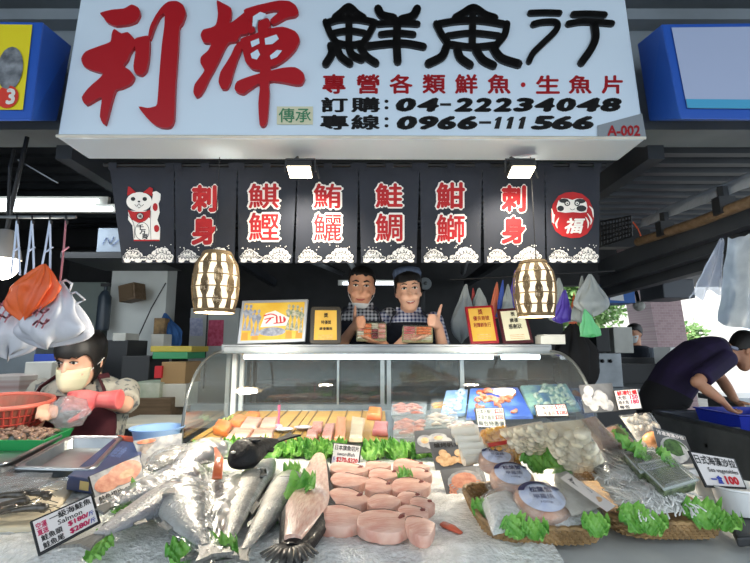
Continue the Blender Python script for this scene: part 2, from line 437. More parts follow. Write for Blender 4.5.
# ================================================================== the big shop sign
sb = [P(57, 138, 1.5), P(645, 140, 1.5)]; st_ = [P(81.5, -8, 1.553), P(624.5, -8, 1.553)]
SN = (sb[1]-sb[0]).cross(st_[0]-sb[0]).normalized()
SF = PixF(sb[0], SN)
sign = thing('shop_sign', 'large white box sign with red and black brush lettering above the fish stall', 'sign', (-.08, 1.6, 2.13))
bk = V((0, .18, 0))
body = MB().hexa([sb[0], sb[1], sb[1]+bk, sb[0]+bk], [st_[0], st_[1], st_[1]+bk, st_[0]+bk])
obj('box', body, mat('sign_white', '#cbdae6', .35, coat=.3), sign, bevel=.006)
fr = MB(); 
for a, c in ((sb[0], sb[1]), ): fr.tube([a+V((0, -.004, .006)), c+V((0, -.004, .006))], .006, 4)
obj('edge_trim', fr, m_offw, sign)
def z1(x, y): return (75+x*.32, y*.32)          # tracing scale of the first two characters
RED = mat('sign_red', '#a5101b', .4, coat=.2)
def brush(name, strokes, m, par, h=.012, k=lambda p: p):
    mb = MB()
    for w, pts in strokes: mb.fstroke(SF, [k(p) for p in pts], w, h, 0)
    obj(name, mb, m, par)
def cr(a, b, c, d, t): return .5*(2*b+(c-a)*t*.7+((2*a-5*b+4*c-d)*.7+.6*(c-b)*3-0)*t*t*.0+0)+(c-b)*t*0 if 0 else b+(c-b)*t+.7*(.5*(2*b+(c-a)*t+(2*a-5*b+4*c-d)*t*t+(3*b-a-3*c+d)*t**3)-b-(c-b)*t)
def polych(name, polys, m, par, h=.012, k=lambda p: p):
    mb = MB()
    for pi, p in enumerate(polys):
        n = len(p); sm = []
        for i in range(n):
            a, b_, c, d = p[i-1], p[i], p[(i+1) % n], p[(i+2) % n]
            for j in range(3):
                t = j/3; sm.append(tuple(.5*(2*b_[q]+(c[q]-a[q])*t*.8+(2*a[q]-5*b_[q]+4*c[q]-d[q])*t*t*.8+(3*b_[q]-a[q]-3*c[q]+d[q])*t**3*.8)+.2*(b_[q]+(c[q]-b_[q])*t-b_[q]) if 0 else cr(a[q], b_[q], c[q], d[q], t) for q in (0, 1)))
        mb.prism([k(q) for q in reversed(sm)], 0, h+.0004*pi, SF)
    obj(name, mb, m, par)
k1 = lambda p: z1(*p)
polych('character', [
 [(84, 48), (120, 38), (158, 34), (182, 22), (203, 32), (208, 52), (196, 74), (170, 84), (132, 88), (104, 76), (94, 60)],
 [(128, 98), (150, 112), (170, 108), (190, 128), (194, 148), (178, 172), (168, 196), (156, 212), (176, 226), (190, 246), (178, 268), (150, 282), (132, 288), (118, 330), (100, 396), (84, 370), (90, 312), (70, 318), (40, 334), (28, 310), (50, 280), (84, 250), (92, 236), (58, 226), (34, 214), (26, 190), (40, 168), (80, 152), (116, 138), (120, 116)],
 [(192, 130), (214, 122), (234, 120), (238, 140), (236, 186), (228, 226), (212, 242), (194, 236), (188, 214), (194, 170)],
 [(234, 122), (240, 90), (256, 58), (276, 30), (296, 14), (322, 12), (342, 24), (350, 50), (340, 80), (330, 96), (326, 170), (318, 280), (314, 380), (300, 404), (272, 404), (248, 392), (226, 370), (204, 340), (232, 344), (252, 340), (262, 330), (268, 250), (276, 150), (284, 90), (284, 50), (268, 62), (252, 96), (240, 130)],
], RED, sign, k=k1)
polych('character', [
 [(446, 10), (462, 16), (490, 32), (492, 56), (486, 78), (500, 72), (540, 40), (560, 30), (566, 46), (546, 70), (544, 110), (520, 116), (508, 136), (484, 140), (470, 160), (456, 190), (440, 222), (424, 250), (410, 280), (396, 302), (382, 310), (374, 294), (378, 270), (394, 248), (408, 226), (396, 204), (398, 184), (420, 164), (428, 142), (406, 140), (396, 118), (404, 100), (428, 94), (444, 84), (450, 50)],
 [(520, 136), (524, 160), (512, 190), (500, 226), (490, 262), (478, 284), (462, 284), (452, 262), (458, 232), (474, 206), (490, 180), (504, 150)],
 [(530, 40), (560, 28), (600, 18), (640, 10), (672, 12), (692, 26), (700, 46), (690, 58), (662, 64), (640, 76), (620, 84), (612, 70), (640, 44), (622, 40), (590, 48), (560, 62), (545, 70)],
 [(548, 68), (560, 62), (556, 80), (566, 100), (556, 112), (544, 108)],
 [(520, 130), (560, 116), (600, 100), (650, 92), (690, 106), (704, 130), (692, 160), (664, 190), (630, 212), (600, 220), (580, 226), (556, 222), (536, 200), (528, 170)],
 [(502, 284), (510, 262), (550, 246), (600, 232), (650, 220), (690, 218), (714, 234), (720, 252), (710, 270), (690, 272), (650, 264), (610, 262), (610, 300), (604, 380), (594, 400), (580, 396), (576, 330), (580, 270), (552, 284), (530, 300), (512, 296)],
 [(584, 216), (612, 214), (612, 240), (582, 244)], [(576, 78), (604, 66), (614, 84), (600, 108), (576, 112)], [(585, 110), (610, 100), (606, 130), (590, 130)],
], RED, sign, k=k1)
# white counters of the second character (the sign showing through)
pw = MB()
for poly in ([(552, 178), (574, 164), (582, 180), (572, 196), (556, 192)], [(596, 130), (632, 118), (640, 132), (620, 148), (598, 150)], [(552, 140), (578, 130), (580, 146), (556, 158)],
             [(560, 62), (582, 48), (600, 54), (592, 70), (574, 74), (568, 96), (558, 92)], [(612, 184), (634, 166), (650, 168), (634, 188), (616, 196)]):
    pw.fpoly(SF, [z1(*q) for q in reversed(poly)], .0165)
obj('character_counter', pw, MATS['sign_white'], sign)
BLK = mat('sign_black', '#0b0908', .4)
def z2(p): return (310+p[0]*.2267, p[1]*.2267)
def z3(p): return (470+p[0]*.2267, p[1]*.2267)
W_ = 8.2
fish_strokes = [(7.4, [(112, 84), (140, 62), (172, 38), (205, 66), (236, 86)]), (6.6, [(70, 104), (92, 158), (118, 196)]), (6.6, [(76, 108), (130, 92), (210, 92), (280, 104)]), (6.6, [(286, 106), (258, 160), (228, 206)]),
  (7, [(172, 60), (172, 200)]), (6, [(106, 152), (172, 142), (240, 152)]), (6.5, [(120, 196), (172, 206), (230, 198)]), (7.5, [(92, 208), (96, 244), (70, 288)]), (7.5, [(120, 215), (136, 256), (176, 286)]), (7.5, [(172, 212), (186, 248), (226, 268)]), (7.5, [(222, 214), (248, 254), (290, 284)])]
mb = MB()
for w, p in fish_strokes+[(8, [(300, 46), (318, 74), (368, 86)]), (8, [(472, 46), (452, 78), (404, 92)]), (6, [(300, 112), (380, 108), (474, 112)]), (6, [(312, 158), (384, 152), (456, 158)]), (7, [(256, 210), (340, 200), (420, 198), (500, 212)]), (8, [(384, 100), (382, 200), (386, 276)])]:
    mb.fstroke(SF, [z2(q) for q in p], w, .010, 0)
obj('character', mb, BLK, sign)
mb = MB()
fs2 = [(7.6, [(640, 86), (674, 66), (720, 42), (770, 72), (812, 86)]), (6.8, [(556, 112), (580, 160), (606, 196)]), (6.6, [(566, 112), (640, 100), (740, 96), (850, 112)]), (6.8, [(866, 112), (856, 160), (820, 204)]), (7, [(716, 66), (714, 206)]),
       (6, [(606, 164), (714, 152), (830, 164)]), (6.6, [(606, 200), (714, 214), (824, 204)]), (8.2, [(600, 214), (580, 256), (522, 286)]), (8, [(648, 226), (662, 262), (704, 292)]), (8, [(730, 226), (760, 270), (806, 294)]), (8.4, [(806, 216), (840, 262), (916, 288)])]
for w, p in fs2: mb.fstroke(SF, [z2(q) for q in p], w, .010, 0)
obj('character', mb, BLK, sign)
mb = MB()
for w, p in [(5.6, [(262, 64), (330, 62), (392, 64)]), (6, [(276, 114), (320, 104), (378, 106), (376, 140), (320, 196), (276, 240), (258, 276)]), (6, [(452, 70), (520, 68), (590, 72)]), (6, [(430, 112), (500, 102), (622, 110)]), (7.6, [(544, 114), (550, 170), (530, 222), (488, 282)])]:
    mb.fstroke(SF, [z3(q) for q in p], w, .010, 0)
obj('character', mb, BLK, sign)
mb = MB()
for ch, x0, x1 in zip('專營各類鮮魚', (323, 357, 390, 423, 455.5, 488), (345, 379, 412, 445, 477, 510)): mb.text(SF, ch, x0, 93.5, x1, 75, .0015, bold=.028)
mb.fell(SF, 523, 85, 2.4, 2.4, .0015)
for ch, x0, x1 in zip('生魚片', (536.5, 569, 602), (559, 591, 622)): mb.text(SF, ch, x0, 93.5, x1, 76, .0015, bold=.028)
obj('lettering', mb, RED, sign)
mb = MB()
for s, x0, x1, y0, y1 in (('訂', 322, 347, 112, 98), ('購', 352, 379, 112, 98), ('專', 321, 348, 129.5, 115.5), ('線', 352, 379, 129.5, 115.5)): mb.text(SF, s, x0, y0, x1, y1, .0015, bold=.034)
for y in (101.5, 108, 119, 126): mb.fell(SF, 386.5, y, 2, 1.6, .0015)
for ch, x0, x1 in zip('04-22234048', (396, 418, 440, 456, 475.5, 495, 515, 535, 556.5, 577, 601), (414, 437, 451, 472, 491, 511, 531, 553, 574, 598, 619)):
    if ch == '-': mb.fpoly(SF, [(x0, 106), (x1, 106), (x1, 103.5), (x0, 103.5)], .0015)
    else: mb.text(SF, ch, x0, 111, x1-2, 99, .0015, bold=.065, skew=.15)
for ch, x0, x1 in zip('0966-111566', (397, 418, 438, 458, 479, 494, 506, 518, 533, 552, 573), (415, 436, 455, 476, 491, 503, 515, 527, 551, 571, 592)):
    if ch == '-': mb.fpoly(SF, [(x0, 124), (x1, 124), (x1, 121.5), (x0, 121.5)], .0015)
    elif ch == '1': mb.fpoly(SF, [(x0, 129), (x0+5, 129), (x0+8, 117), (x0+4.5, 117), (x0+1, 119.5), (x0+.6, 121), (x0+2.6, 120.6)], .0015)
    else: mb.text(SF, ch, x0, 129, x1-2, 117, .0015, bold=.065, skew=.15)
obj('lettering', mb, BLK, sign)
mb = MB().fpoly(SF, [(277, 125), (277, 107), (313, 107), (313, 125)], .003); stk = obj('paper_sticker', mb, mat('sticker', '#c9c7a9', .7), sign)
mb = MB().text(SF, '傳承', 279, 123, 311, 109, .0045, bold=.01); obj('lettering', mb, mat('sticker_green', '#3f7f5a', .7), stk)
mb = MB().fpoly(SF, [(597, 140), (646, 140), (641.5, 114), (597, 126)], .004); npl = obj('number_plate', mb, mat('plate_grey', '#7f868b', .5), sign)
mb = MB().text(SF, 'A-002', 607, 136.5, 639, 126.5, .006, bold=.03); obj('lettering', mb, RED, npl)

# neighbouring blue box signs
def sidesign(name, label, fq, bq, face, inn):
    t = thing(name, label, 'sign', tuple((fq[0]+fq[1])/2))
    obj('box', MB().hexa([fq[0], fq[1], bq[1], bq[0]], [fq[3], fq[2], bq[2], bq[3]]), mat('sign_blue', '#1d50a8', .45), t, bevel=.005)
    f = Q(*fq); a, b_, c, d = inn
    pn = obj('face_panel', MB().fpoly(f, [(a, b_), (c, b_), (c, d), (a, d)], .004), face, t); return t, f, pn
fq = [P(-90, 121, 1.42), P(31, 121, 1.42), P(43, 22, 1.46), P(-90, 20, 1.46)]
t, f, pn = sidesign('box_sign', 'blue framed yellow box sign cut off beside the big white sign', fq, [P(-80, 120, 1.62), P(57, 121, 1.62), P(72, 46, 1.66), P(-80, 46, 1.66)], mat('sign_yellow', '#d8c818', .5), (.02, .10, .93, .96))
obj('shellfish_photo', MB().fell(f, .80, .5, .10, .22, .007), mat('mussel', '#4b4f55', .5, col2='#8a8f94', nsc=25), pn)
dd = obj('red_disc', MB().fell(f, .80, .22, .09, .11, .007), mat('disc_red', '#c8321f', .5), pn)
obj('lettering', MB().text(f, '3', .80, .15, .86, .29, .009, bold=.04), m_wht, dd)
fq = [P(681, 119, 1.42), P(830, 121, 1.42), P(830, 22, 1.46), P(661.5, 24, 1.46)]
t, f, pn = sidesign('box_sign', 'blue box sign with blank pale face beside the big white sign', fq, [P(649, 121, 1.62), P(830, 121, 1.62), P(830, 44, 1.66), P(637, 44, 1.66)], mat('sign_pale', '#9fabc6', .5), (.05, .10, 1, .95))
obj('face_stripe', MB().fpoly(f, [(.05, .10), (1, .10), (1, .19), (.05, .19)], .006), mat('sign_cyan', '#3f97bd', .5), pn)

# small floodlights under the big sign
def flood(px, py, label):
    c = P(px, py, 1.60)
    t = thing('floodlight', label, 'light', tuple(c), group='floodlights under the shop sign')
    z_s = 2.128; Mx = Matrix.Rotation(R(-14), 4, 'X')
    obj('housing', MB().box(c+V((0, 0, .008)), (.095, .075, .022), Mx), m_dark, t, bevel=.004)
    obj('lamp_glass', MB().box(c+(Mx @ V((0, 0, -.014)).to_4d()).to_3d()+V((0, 0, .008)), (.083, .064, .008), Mx), mat('flood_glow', '#ffffff', .4, emit=7, ecol='#ffeecb'), t)
    obj('bracket', MB().tube([c+V((-.056, .01, .0)), c+V((-.054, .004, .046)), c+V((.054, .004, .046)), c+V((.056, .01, 0))], .006, 6), m_dark, t)
    obj('bracket_arm', MB().tube([c+V((-.02, .004, .046)), c+V((-.02, .05, z_s-c.z))], .006, 6).tube([c+V((.056, .02, .03)), c+V((.07, .02, -.02))], .004, 6), m_dark, t)
    l = light('flood_beam', 'SPOT', c+V((0, -.03, -.03)), 18, (1, .9, .74), .04, spot_size=R(125), spot_blend=.7); aim(l, c+V((0, .16, -.42)))
flood(300, 171, 'lit floodlight hanging over the noren panel with the second fish word'); flood(521, 171, 'lit floodlight hanging over the sashimi panel beside the daruma')
# ================================================================== noren curtain
a, c_, d_ = P(110, 166, 1.72), P(600, 166, 1.72), P(123, 262, 1.81)
nn = (c_-a).cross(a-d_).normalized()
if nn.y > 0: nn = -nn
def rip(q): 
    k = max(0, min(1, (2.11-q.z)/.36))
    return (.006*math.sin(q.x*17+1)+.0008*math.sin(q.x*41+q.z*9))*(.25+k)+.003*k*nz(q.x, q.z, 5)
NF = PixF(a, nn, rip)
m_cloth = mat('noren_cloth', '#262a34', .85, col2='#1f232c', nsc=5, bump=.1, bsc=300)
m_nred = mat('noren_red', '#a81c20', .85); m_nwht = mat('noren_white', '#e6e2da', .85)
noren = thing('noren_curtain', 'dark navy noren curtain of eight printed panels under the big sign', 'curtain', (-.08, 1.76, 1.75))
obj('curtain_rod', MB().tube([P(104, 165, 1.722), P(606, 165, 1.722)], .007, 8), m_black, noren)
tops = [(110, 174), (174.6, 237), (237.4, 297), (297.6, 358.5), (359, 419.5), (420, 482), (482.5, 544.5), (545, 600)]
bots = [(123, 174), (176, 234), (238, 292.5), (295.5, 356.5), (361, 416.5), (421.5, 480), (484, 545), (547, 600)]
def cloud(mb, cx, cy, s, flip):
    rs = random.Random(int(cx*7+cy)); L = []
    for k in range(8): t = k/7; L.append((cx+flip*s*(t-.5)*2.2, cy-s*.1-s*.62*math.sin(PI*min(1, t*1.1+.05)), s*(.22+.16*math.sin(PI*t))*rs.uniform(.85, 1.15)))
    for k in range(6): t = k/5; L.append((cx+flip*s*(t-.5)*1.9, cy-s*.08, s*rs.uniform(.24, .34)))
    for q, (x, y, r) in enumerate(L):
        mb.mi = 0; mb.fell(NF, x, y, r, r, .0022+.00008*q, 12)
        mb.mi = 1; a0 = rs.uniform(2.5, 4)
        mb.fstroke(NF, [(x+r*.68*math.cos(a0+p*.8*flip)*(1-p*.13), y+r*.68*math.sin(a0+p*.8*flip)*(1-p*.13)) for p in range(6)], .62, .0036+.00002*q, n=6)
        mb.fstroke(NF, [(x+r*1.02*math.cos(a0+p*.5), y+r*1.02*math.sin(a0+p*.5)) for p in range(4)], .35, .0035, n=6)
    mb.mi = 0
    for k in range(6): mb.fell(NF, cx+rs.uniform(-1.1, 1.1)*s, cy-s*rs.uniform(.95, 1.35), .55, .55, .0025, 8)
WORDS = [None, '刺身', '鯕鰹', '鮪鱺', '鮭鯛', '魽鰤', '刺身', None]
BOX = {1: (193, 216, 186, 211, 217, 244), 2: (249, 279, 184, 208, 213, 240), 3: (314, 341, 184, 208, 214, 241), 4: (376, 402, 184, 207, 214, 241), 5: (437, 464, 183, 208, 215, 242), 6: (502, 525, 186, 211, 217, 243)}
for i in range(8):
    (x0, x1), (w0, w1) = tops[i], bots[i]
    def fn(u, v, x0=x0, x1=x1, w0=w0, w1=w1):
        return NF.at((x0+(x1-x0)*u)*(1-v)+(w0+(w1-w0)*u)*v, 263-(1-v)*95.5, 0)
    b = MB().grid(lambda u, v: fn(u, v), 18, 16); 
    pan = obj('panel', b, m_cloth, noren, smooth=180)
    loops = MB()
    for k in range(3 if i else 2):
        u = .06+.88*k/(2 if i else 1); xx = x0+(x1-x0)*u
        loops.fpoly(NF, [(xx-4, 163), (xx+4, 163), (xx+4, 170), (xx-4, 170)], .008)
    obj('hanging_loop', loops, m_cloth, pan)
    cl = MB(); wd = w1-w0
    cloud(cl, w0+wd*.24, 259, 9, 1); cloud(cl, w0+wd*.72, 258.5, 10.5, -1)
    for q in range(5): cl.mi = 0; cl.fell(NF, w0+wd*(.1+.2*q), 261, 3.4, 1.6, .0021, 8)
    obj('wave_print', cl, [m_nwht, m_cloth], pan)
    if WORDS[i]:
        bx = BOX[i]; b1 = MB(); b2 = MB()
        for k, ch in enumerate(WORDS[i]):
            ya, yb = bx[2+2*k], bx[3+2*k]; sl = 0
            b1.text(NF, ch, bx[0], yb, bx[1], ya, .0024, bold=.085)
            b2.text(NF, ch, bx[0], yb, bx[1], ya, .0036, bold=.044 if len(GL[ch][0]) < 70 else .027 if len(GL[ch][0]) < 100 else .017 if len(GL[ch][0]) < 120 else .014 if len(GL[ch][0]) < 150 else .008)
        obj('lettering_outline', b1, m_nwht, pan); obj('lettering', b2, m_nred, pan)
    elif i == 0:
        zc = lambda p: (105+p[0]*.1829, 165+p[1]*.1829)
        def pl(mb, pts, h): mb.fpoly(NF, [zc(p) for p in reversed(pts)], h)
        wb = MB()
        pl(wb, [(130, 250), (245, 250), (262, 160), (255, 150), (280, 142), (304, 158), (302, 190), (292, 210), (298, 260), (284, 300), (300, 340), (296, 414), (160, 414), (152, 330), (130, 300)], .0022)
        wb.fell(NF, *zc((188, 200)), 68*.1829, 52*.1829, .0026, 24)
        o = obj('cat_print', wb, m_nwht, pan)
        rb = MB(); pl(rb, [(124, 168), (128, 118), (140, 120), (172, 152), (150, 156)], .0029); pl(rb, [(206, 152), (244, 120), (262, 128), (258, 172), (236, 158)], .0029)
        pl(rb, [(128, 246), (160, 256), (215, 256), (248, 244), (244, 300), (215, 315), (180, 316), (146, 296)], .0036)
        rb.fell(NF, *zc((274, 230)), 14*.1829, 22*.1829, .0036); rb.fell(NF, *zc((280, 347)), 15*.1829, 20*.1829, .0036); pl(rb, [(160, 408), (296, 408), (296, 416), (160, 416)], .003)
        obj('cat_print_detail', rb, m_nred, pan)
        kb = MB()
        for p in ((156, 186), (218, 186)): kb.fell(NF, *zc(p), 12*.1829, 11*.1829, .0044)
        kb.fell(NF, *zc((187, 200)), 7*.1829, 5*.1829, .0044)
        kb.fstroke(NF, [zc(p) for p in ((165, 216), (176, 226), (187, 212), (198, 226), (212, 216))], .5, .0046); kb.fstroke(NF, [zc(p) for p in ((182, 230), (187, 236), (194, 230))], .5, .0046)
        kb.fstroke(NF, [zc(p) for p in ((250, 250), (248, 330), (250, 410))], .45, .0046); kb.fstroke(NF, [zc(p) for p in ((130, 270), (160, 320), (165, 400))], .45, .0046)
        kb.fell(NF, *zc((193, 280)), 19*.1829, 19*.1829, .0044); kb.fell(NF, *zc((204, 362)), 38*.1829, 50*.1829, .0044)
        obj('cat_print_detail', kb, m_blk, pan)
        wb = MB().fell(NF, *zc((193, 280)), 14*.1829, 14*.1829, .0050); wb.fell(NF, *zc((204, 362)), 35*.1829, 47*.1829, .0050); obj('cat_print_detail', wb, m_nwht, pan)
        kb = MB().text(NF, '千万両', *zc((178, 340)), *zc((178, 340)), .0036) if 0 else MB()
        for k, ch in enumerate('千万両'):
            p, q = zc((178+k*14, 352+k*26)), zc((212+k*10, 326+k*26)); kb.text(NF, ch, p[0], p[1], q[0], q[1], .0056, bold=.04)
        kb.text(NF, '福', *zc((184, 289)), *zc((202, 271)), .0056, bold=.03)
        obj('lettering', kb, m_blk, pan)
    else:
        zc = lambda p: (470+p[0]*.1829, 165+p[1]*.1829)
        def pl(mb, pts, h): mb.fpoly(NF, [zc(p) for p in reversed(pts)], h)
        rb = MB(); pl(rb, [(560, 148), (610, 158), (650, 190), (672, 240), (678, 290), (666, 340), (640, 376), (600, 396), (550, 400), (500, 388), (464, 360), (446, 320), (440, 270), (450, 215), (480, 170), (518, 152)], .0024)
        obj('daruma_print', rb, m_nred, pan)
        wb = MB()
        pl(wb, [(476, 255), (470, 230), (480, 196), (500, 182), (530, 184), (555, 192), (580, 184), (612, 184), (634, 205), (640, 232), (634, 258), (600, 262), (560, 258), (520, 262)], .003)
        for sx, q in ((-1, ((444, 240), (450, 275), (446, 315))), (-1, ((460, 270), (452, 300), (456, 320))), (1, ((650, 225), (668, 245), (674, 285))), (1, ((640, 265), (662, 300), (658, 325))), (1, ((630, 285), (645, 315), (642, 345))), (-1, ((482, 290), (468, 320), (474, 345)))):
            wb.fstroke(NF, [zc(p) for p in q], [.6, 2.0, .5], .003)
        wb.text(NF, '福', *zc((508, 372)), *zc((602, 292)), .003, bold=.03, skew=.25)
        obj('daruma_print_detail', wb, m_nwht, pan)
        kb = MB()
        for p, r in (((492, 238), (18, 15)), ((606, 238), (28, 17)), ((510, 196), (26, 12)), ((598, 198), (30, 13))): kb.fell(NF, *zc(p), r[0]*.1829, r[1]*.1829, .0034)
        for p in ((528, 210), (582, 210)): kb.fell(NF, *zc(p), 16*.1829, 15*.1829, .0036)
        kb.fstroke(NF, [zc(p) for p in ((544, 240), (556, 246), (570, 240))], .5, .0036)
        obj('daruma_print_detail', kb, m_blk, pan)
        wb = MB()
        for p in ((528, 210), (582, 210)): wb.fell(NF, *zc(p), 10*.1829, 9*.1829, .0039)
        ob = obj('daruma_print_detail', wb, m_nwht, pan)
        kb = MB()
        for p in ((528, 211), (582, 211)): kb.fell(NF, *zc(p), 4*.1829, 4*.1829, .0042)
        obj('daruma_print_detail', kb, m_blk, pan)

# ================================================================== wicker pendant lamps
m_wick = mat('wicker', '#8a7350', .7, col2='#54432b', nsc=20)
def pendant(cx, y0, y1, wpx, Y, label):
    top, bot = P(cx, y0, Y), P(cx, y1, Y); H = top.z-bot.z; rr = (P(cx+wpx/2, (y0+y1)/2, Y)-P(cx, (y0+y1)/2, Y)).length
    t = thing('pendant_lamp', label, 'lamp', tuple(bot), group='wicker pendant lamps'); b0 = bot
    pr = lambda v: rr*(.70+.62*math.sin(PI*(v*.78+.14))*.52-.0*v)*(1 if v < .8 else 1-(v-.8)*1.2)
    fr = MB(); n = 11
    for k in range(n):
        for s in (-1.7, -1.15, -.7, -.25, .25, .7, 1.15, 1.7):
            pts = []
            for j in range(25):
                v = j/24; a = 2*PI*(k/n)+s*.105*(.72+.28*math.cos(v*2*PI*2.5+(k % 2)*PI))+.02*math.sin(j*PI/2+s)
                pts.append(b0+V((pr(v)*math.cos(a), pr(v)*math.sin(a), H*v)))
            fr.tube(pts, .0017, 4, cap=False)
    obj('wicker_shade', fr, m_wick, t, smooth=180)
    rg = MB()
    for v in (0, .03, .2, .4, .6, .8, .97, 1):
        r = pr(v)*1.01; rg.tube([b0+V((r*math.cos(2*PI*q/24), r*math.sin(2*PI*q/24), H*v)) for q in range(25)], .0022 if .05 < v < .95 else .004, 5, cap=False)
    obj('wicker_ring', rg, m_wick, t, smooth=180)
    obj('paper_liner', MB().lathe([(pr(v)*.93, H*v) for v in (.02, .2, .4, .6, .8, .95)], 24, b0), mat('liner_glow', '#e8dcc2', .7, emit=.9, ecol='#ffeccb'), t, smooth=180)
    obj('bulb', MB().ball(b0+V((0, 0, H*.35)), (.03, .03, .04)), mat('bulb_glow', '#ffffff', .4, emit=10, ecol='#fff0d0'), t, smooth=180)
    obj('cord', MB().tube([top, top+V((0, 0, 2.12-top.z))], .002, 6), m_black, t)
    light('pendant_light', 'POINT', b0+V((0, 0, -.03)), 19, (1, .9, .74), .05)
pendant(214.5, 253, 312, 44, 1.63, 'wicker pendant lamp hanging in front of the yellow picture frame')
pendant(536, 262, 316, 40, 1.63, 'wicker pendant lamp hanging in front of the hanging shopping bags')
# bright bare lamp at the edge of the picture
c = P(3, 262, 1.62); t = thing('pendant_lamp', 'glaring bare bulb in a ribbed metal shade beside the hung white bags', 'lamp', tuple(c))
obj('bulb', MB().ball(c+V((0, 0, -.01)), (.05, .05, .055), 20, 14), mat('bare_glow', '#ffffff', .4, emit=9, ecol='#fff4e0'), t, smooth=180)
obj('lamp_shade', MB().lathe([(.02, .12), (.035, .1), (.052, .03), (.056, .01), (.053, .01), (.05, .03), (.03, .1)], 24, c), mat('ribbed_shade', '#9a9690', .4, .5), t, smooth=40)
obj('cord', MB().tube([c+V((0, 0, .11)), c+V((.005, .0, .2)), c+V((.01, .03, .5))], .008, 6), m_black, t)
light('bulb_light', 'POINT', c+V((0, 0, -.08)), 6, (1, .93, .82), .05)
# ceiling fluorescent fixture, on the picture's side of the bags, and one far inside
def fluo(p0, p1, ntube, label, dy=.06, e=1):
    t = thing('fluorescent_light', label, 'light', tuple((V(p0)+V(p1))/2))
    p0, p1 = V(p0), V(p1); obj('housing', MB().box((p0+p1)/2+V((0, .035, .012)), ((p1-p0).length+.1, .03, .05)), m_offw, t)
    for k in range(ntube):
        o = V((0, (k-(ntube-1)/2)*dy, 0)); obj('tube', MB().tube([p0+o, p1+o], .014, 10), m_tube, t, smooth=40)
    l = light('tube_light', 'AREA', (p0+p1)/2+V((0, 0, -.03)), 14*e*ntube, (.86, .94, 1), ((p1-p0).length, .08))
fluo(P(-60, 201, 2.75), P(98, 201, 2.75), 1, 'upper white tube light over the hooks for plastic bags', e=.45)
fluo(P(-60, 209, 2.70), P(112, 208.5, 2.70), 1, 'lower white tube light over the hooks for plastic bags', e=.45)
fluo(P(343, 283.5, 4.3), P(399, 283.5, 4.3), 1, 'short lit tube deep inside the stall between two vendors', e=.5)
# ================================================================== counter, ice, glass show case
ZI = 1.03
ct = thing('fish_counter', 'long white fish counter heaped with crushed ice under the seafood', 'counter', (.0, 1.2, 0))
obj('counter_body', MB().box((.115, 1.24, .5), (1.9, .98, .94)), m_steel2, ct)
obj('counter_top', MB().box((.115, 1.235, .985), (1.95, 1.03, .03)), mat('counter_white', '#d6d8d6', .4), ct, bevel=.006)
def icez(x, y): 
    e = min(1, max(0, (y-.80)/.12)); 
    return 1.005+(ZI-1.005)*e+.006*nz(x, y, 9)*e
m_ice = mat('crushed_ice', '#d3d5d0', .25, col2='#f2f3f0', nsc=45, bump=.7, bsc=130, spec=.7, lo=.3, hi=.7)
ib = MB().grid(lambda u, v: V((-.85+1.19*u, .80+.93*v, icez(-.85+1.19*u, .80+.93*v)+.004*nz(u*1.2, v, 60))), 110, 90)
tag(obj('crushed_ice', ib, m_ice, smooth=180), 'wet crushed ice spread on the counter around the fish', 'ice', None, 'stuff')
ib = MB().grid(lambda u, v: V((.34+.70*u, .80+.93*v, 1.004+.024*min(1, max(0, (v-.05)/.4))+.002*nz(u, v, 9))), 60, 60)
tag(obj('wet_plastic_sheet', ib, mat('wet_sheet', '#cdcfcc', .28, col2='#bdc0bf', nsc=10, bump=.15, bsc=30), smooth=180), 'wet white plastic sheet under the wicker baskets on the counter', 'sheet')
# show case: curved glass, steel top, posts, mats, tube
XL, XR, YF, YT, YB, ZT = -.72, .83, 1.74, 2.17, 2.5, 1.385
cs = thing('display_case', 'long glass display case with curved front behind the iced fish', 'display case', ((XL+XR)/2, 2.1, 0))
obj('case_base', MB().box(((XL+XR)/2, 2.13, .51), (XR-XL, .78, 1.02)), m_steel2, cs)
obj('top_shelf', MB().box(((XL+XR)/2, 2.335, ZT+.018), (XR-XL+.02, .35, .03)), m_steel2, cs, bevel=.004)
obj('front_rail', MB().box(((XL+XR)/2, YT-.005, ZT+.005), (XR-XL, .03, .035)), m_steel2, cs, bevel=.004)
def prof(v):
    a = v*PI/2; return YF+.43*(1-math.cos(a))**1.0*(.55+.45*v), 1.045+(ZT-1.045)*math.sin(a)**.9
gb = MB().grid(lambda u, v: V((XL+(XR-XL)*u, *prof(v))), 6, 18); obj('curved_glass', gb, m_glass, cs, smooth=180)
for x in (XL, XR):
    pts = [V((x, *prof(v/14))) for v in range(15)]; 
    obj('glass_edge', MB().tube(pts, .0065, 6), mat('edge_trim_dark', '#565b5c', .3, .6), cs, smooth=60)
    g = MB(); ring = pts+[V((x, YB, ZT)), V((x, YB, 1.045))]; g.add(ring, [tuple(range(len(ring)))]); obj('end_glass', g, m_glass, cs)
for y in (2.30, 2.43): obj('post', MB().box((-.705, y, 1.21), (.02, .02, .35)), m_white, cs)
for x in (.04, .075, .47): obj('post', MB().box((x, YB-.01, 1.21), (.022, .03, .35)), m_steel, cs)
obj('post', MB().box((-.20, YB-.01, 1.22), (.012, .02, .33)), m_steel, cs)
obj('back_rail', MB().box(((XL+XR)/2, YB-.012, 1.085), (XR-XL, .03, .03)), m_steel, cs)
m_back = film('back_glass', '#9fb0b0', .02, .03, refl=1.0)
obj('back_glass', MB().box(((XL+XR)/2, YB, 1.22), (XR-XL, .006, .33)), m_back, cs)
obj('tube_batten', MB().box((.06, 2.185, 1.372), (1.36, .035, .014)), m_white, cs)
tb = MB().tube([(-.62, 2.165, 1.358), (.56, 2.165, 1.358)], .012, 10); obj('tube', tb, m_tube, cs, smooth=40)
tb = MB().tube([(.60, 2.165, 1.358), (.78, 2.165, 1.358)], .012, 10); obj('tube', tb, m_tube, cs, smooth=40)
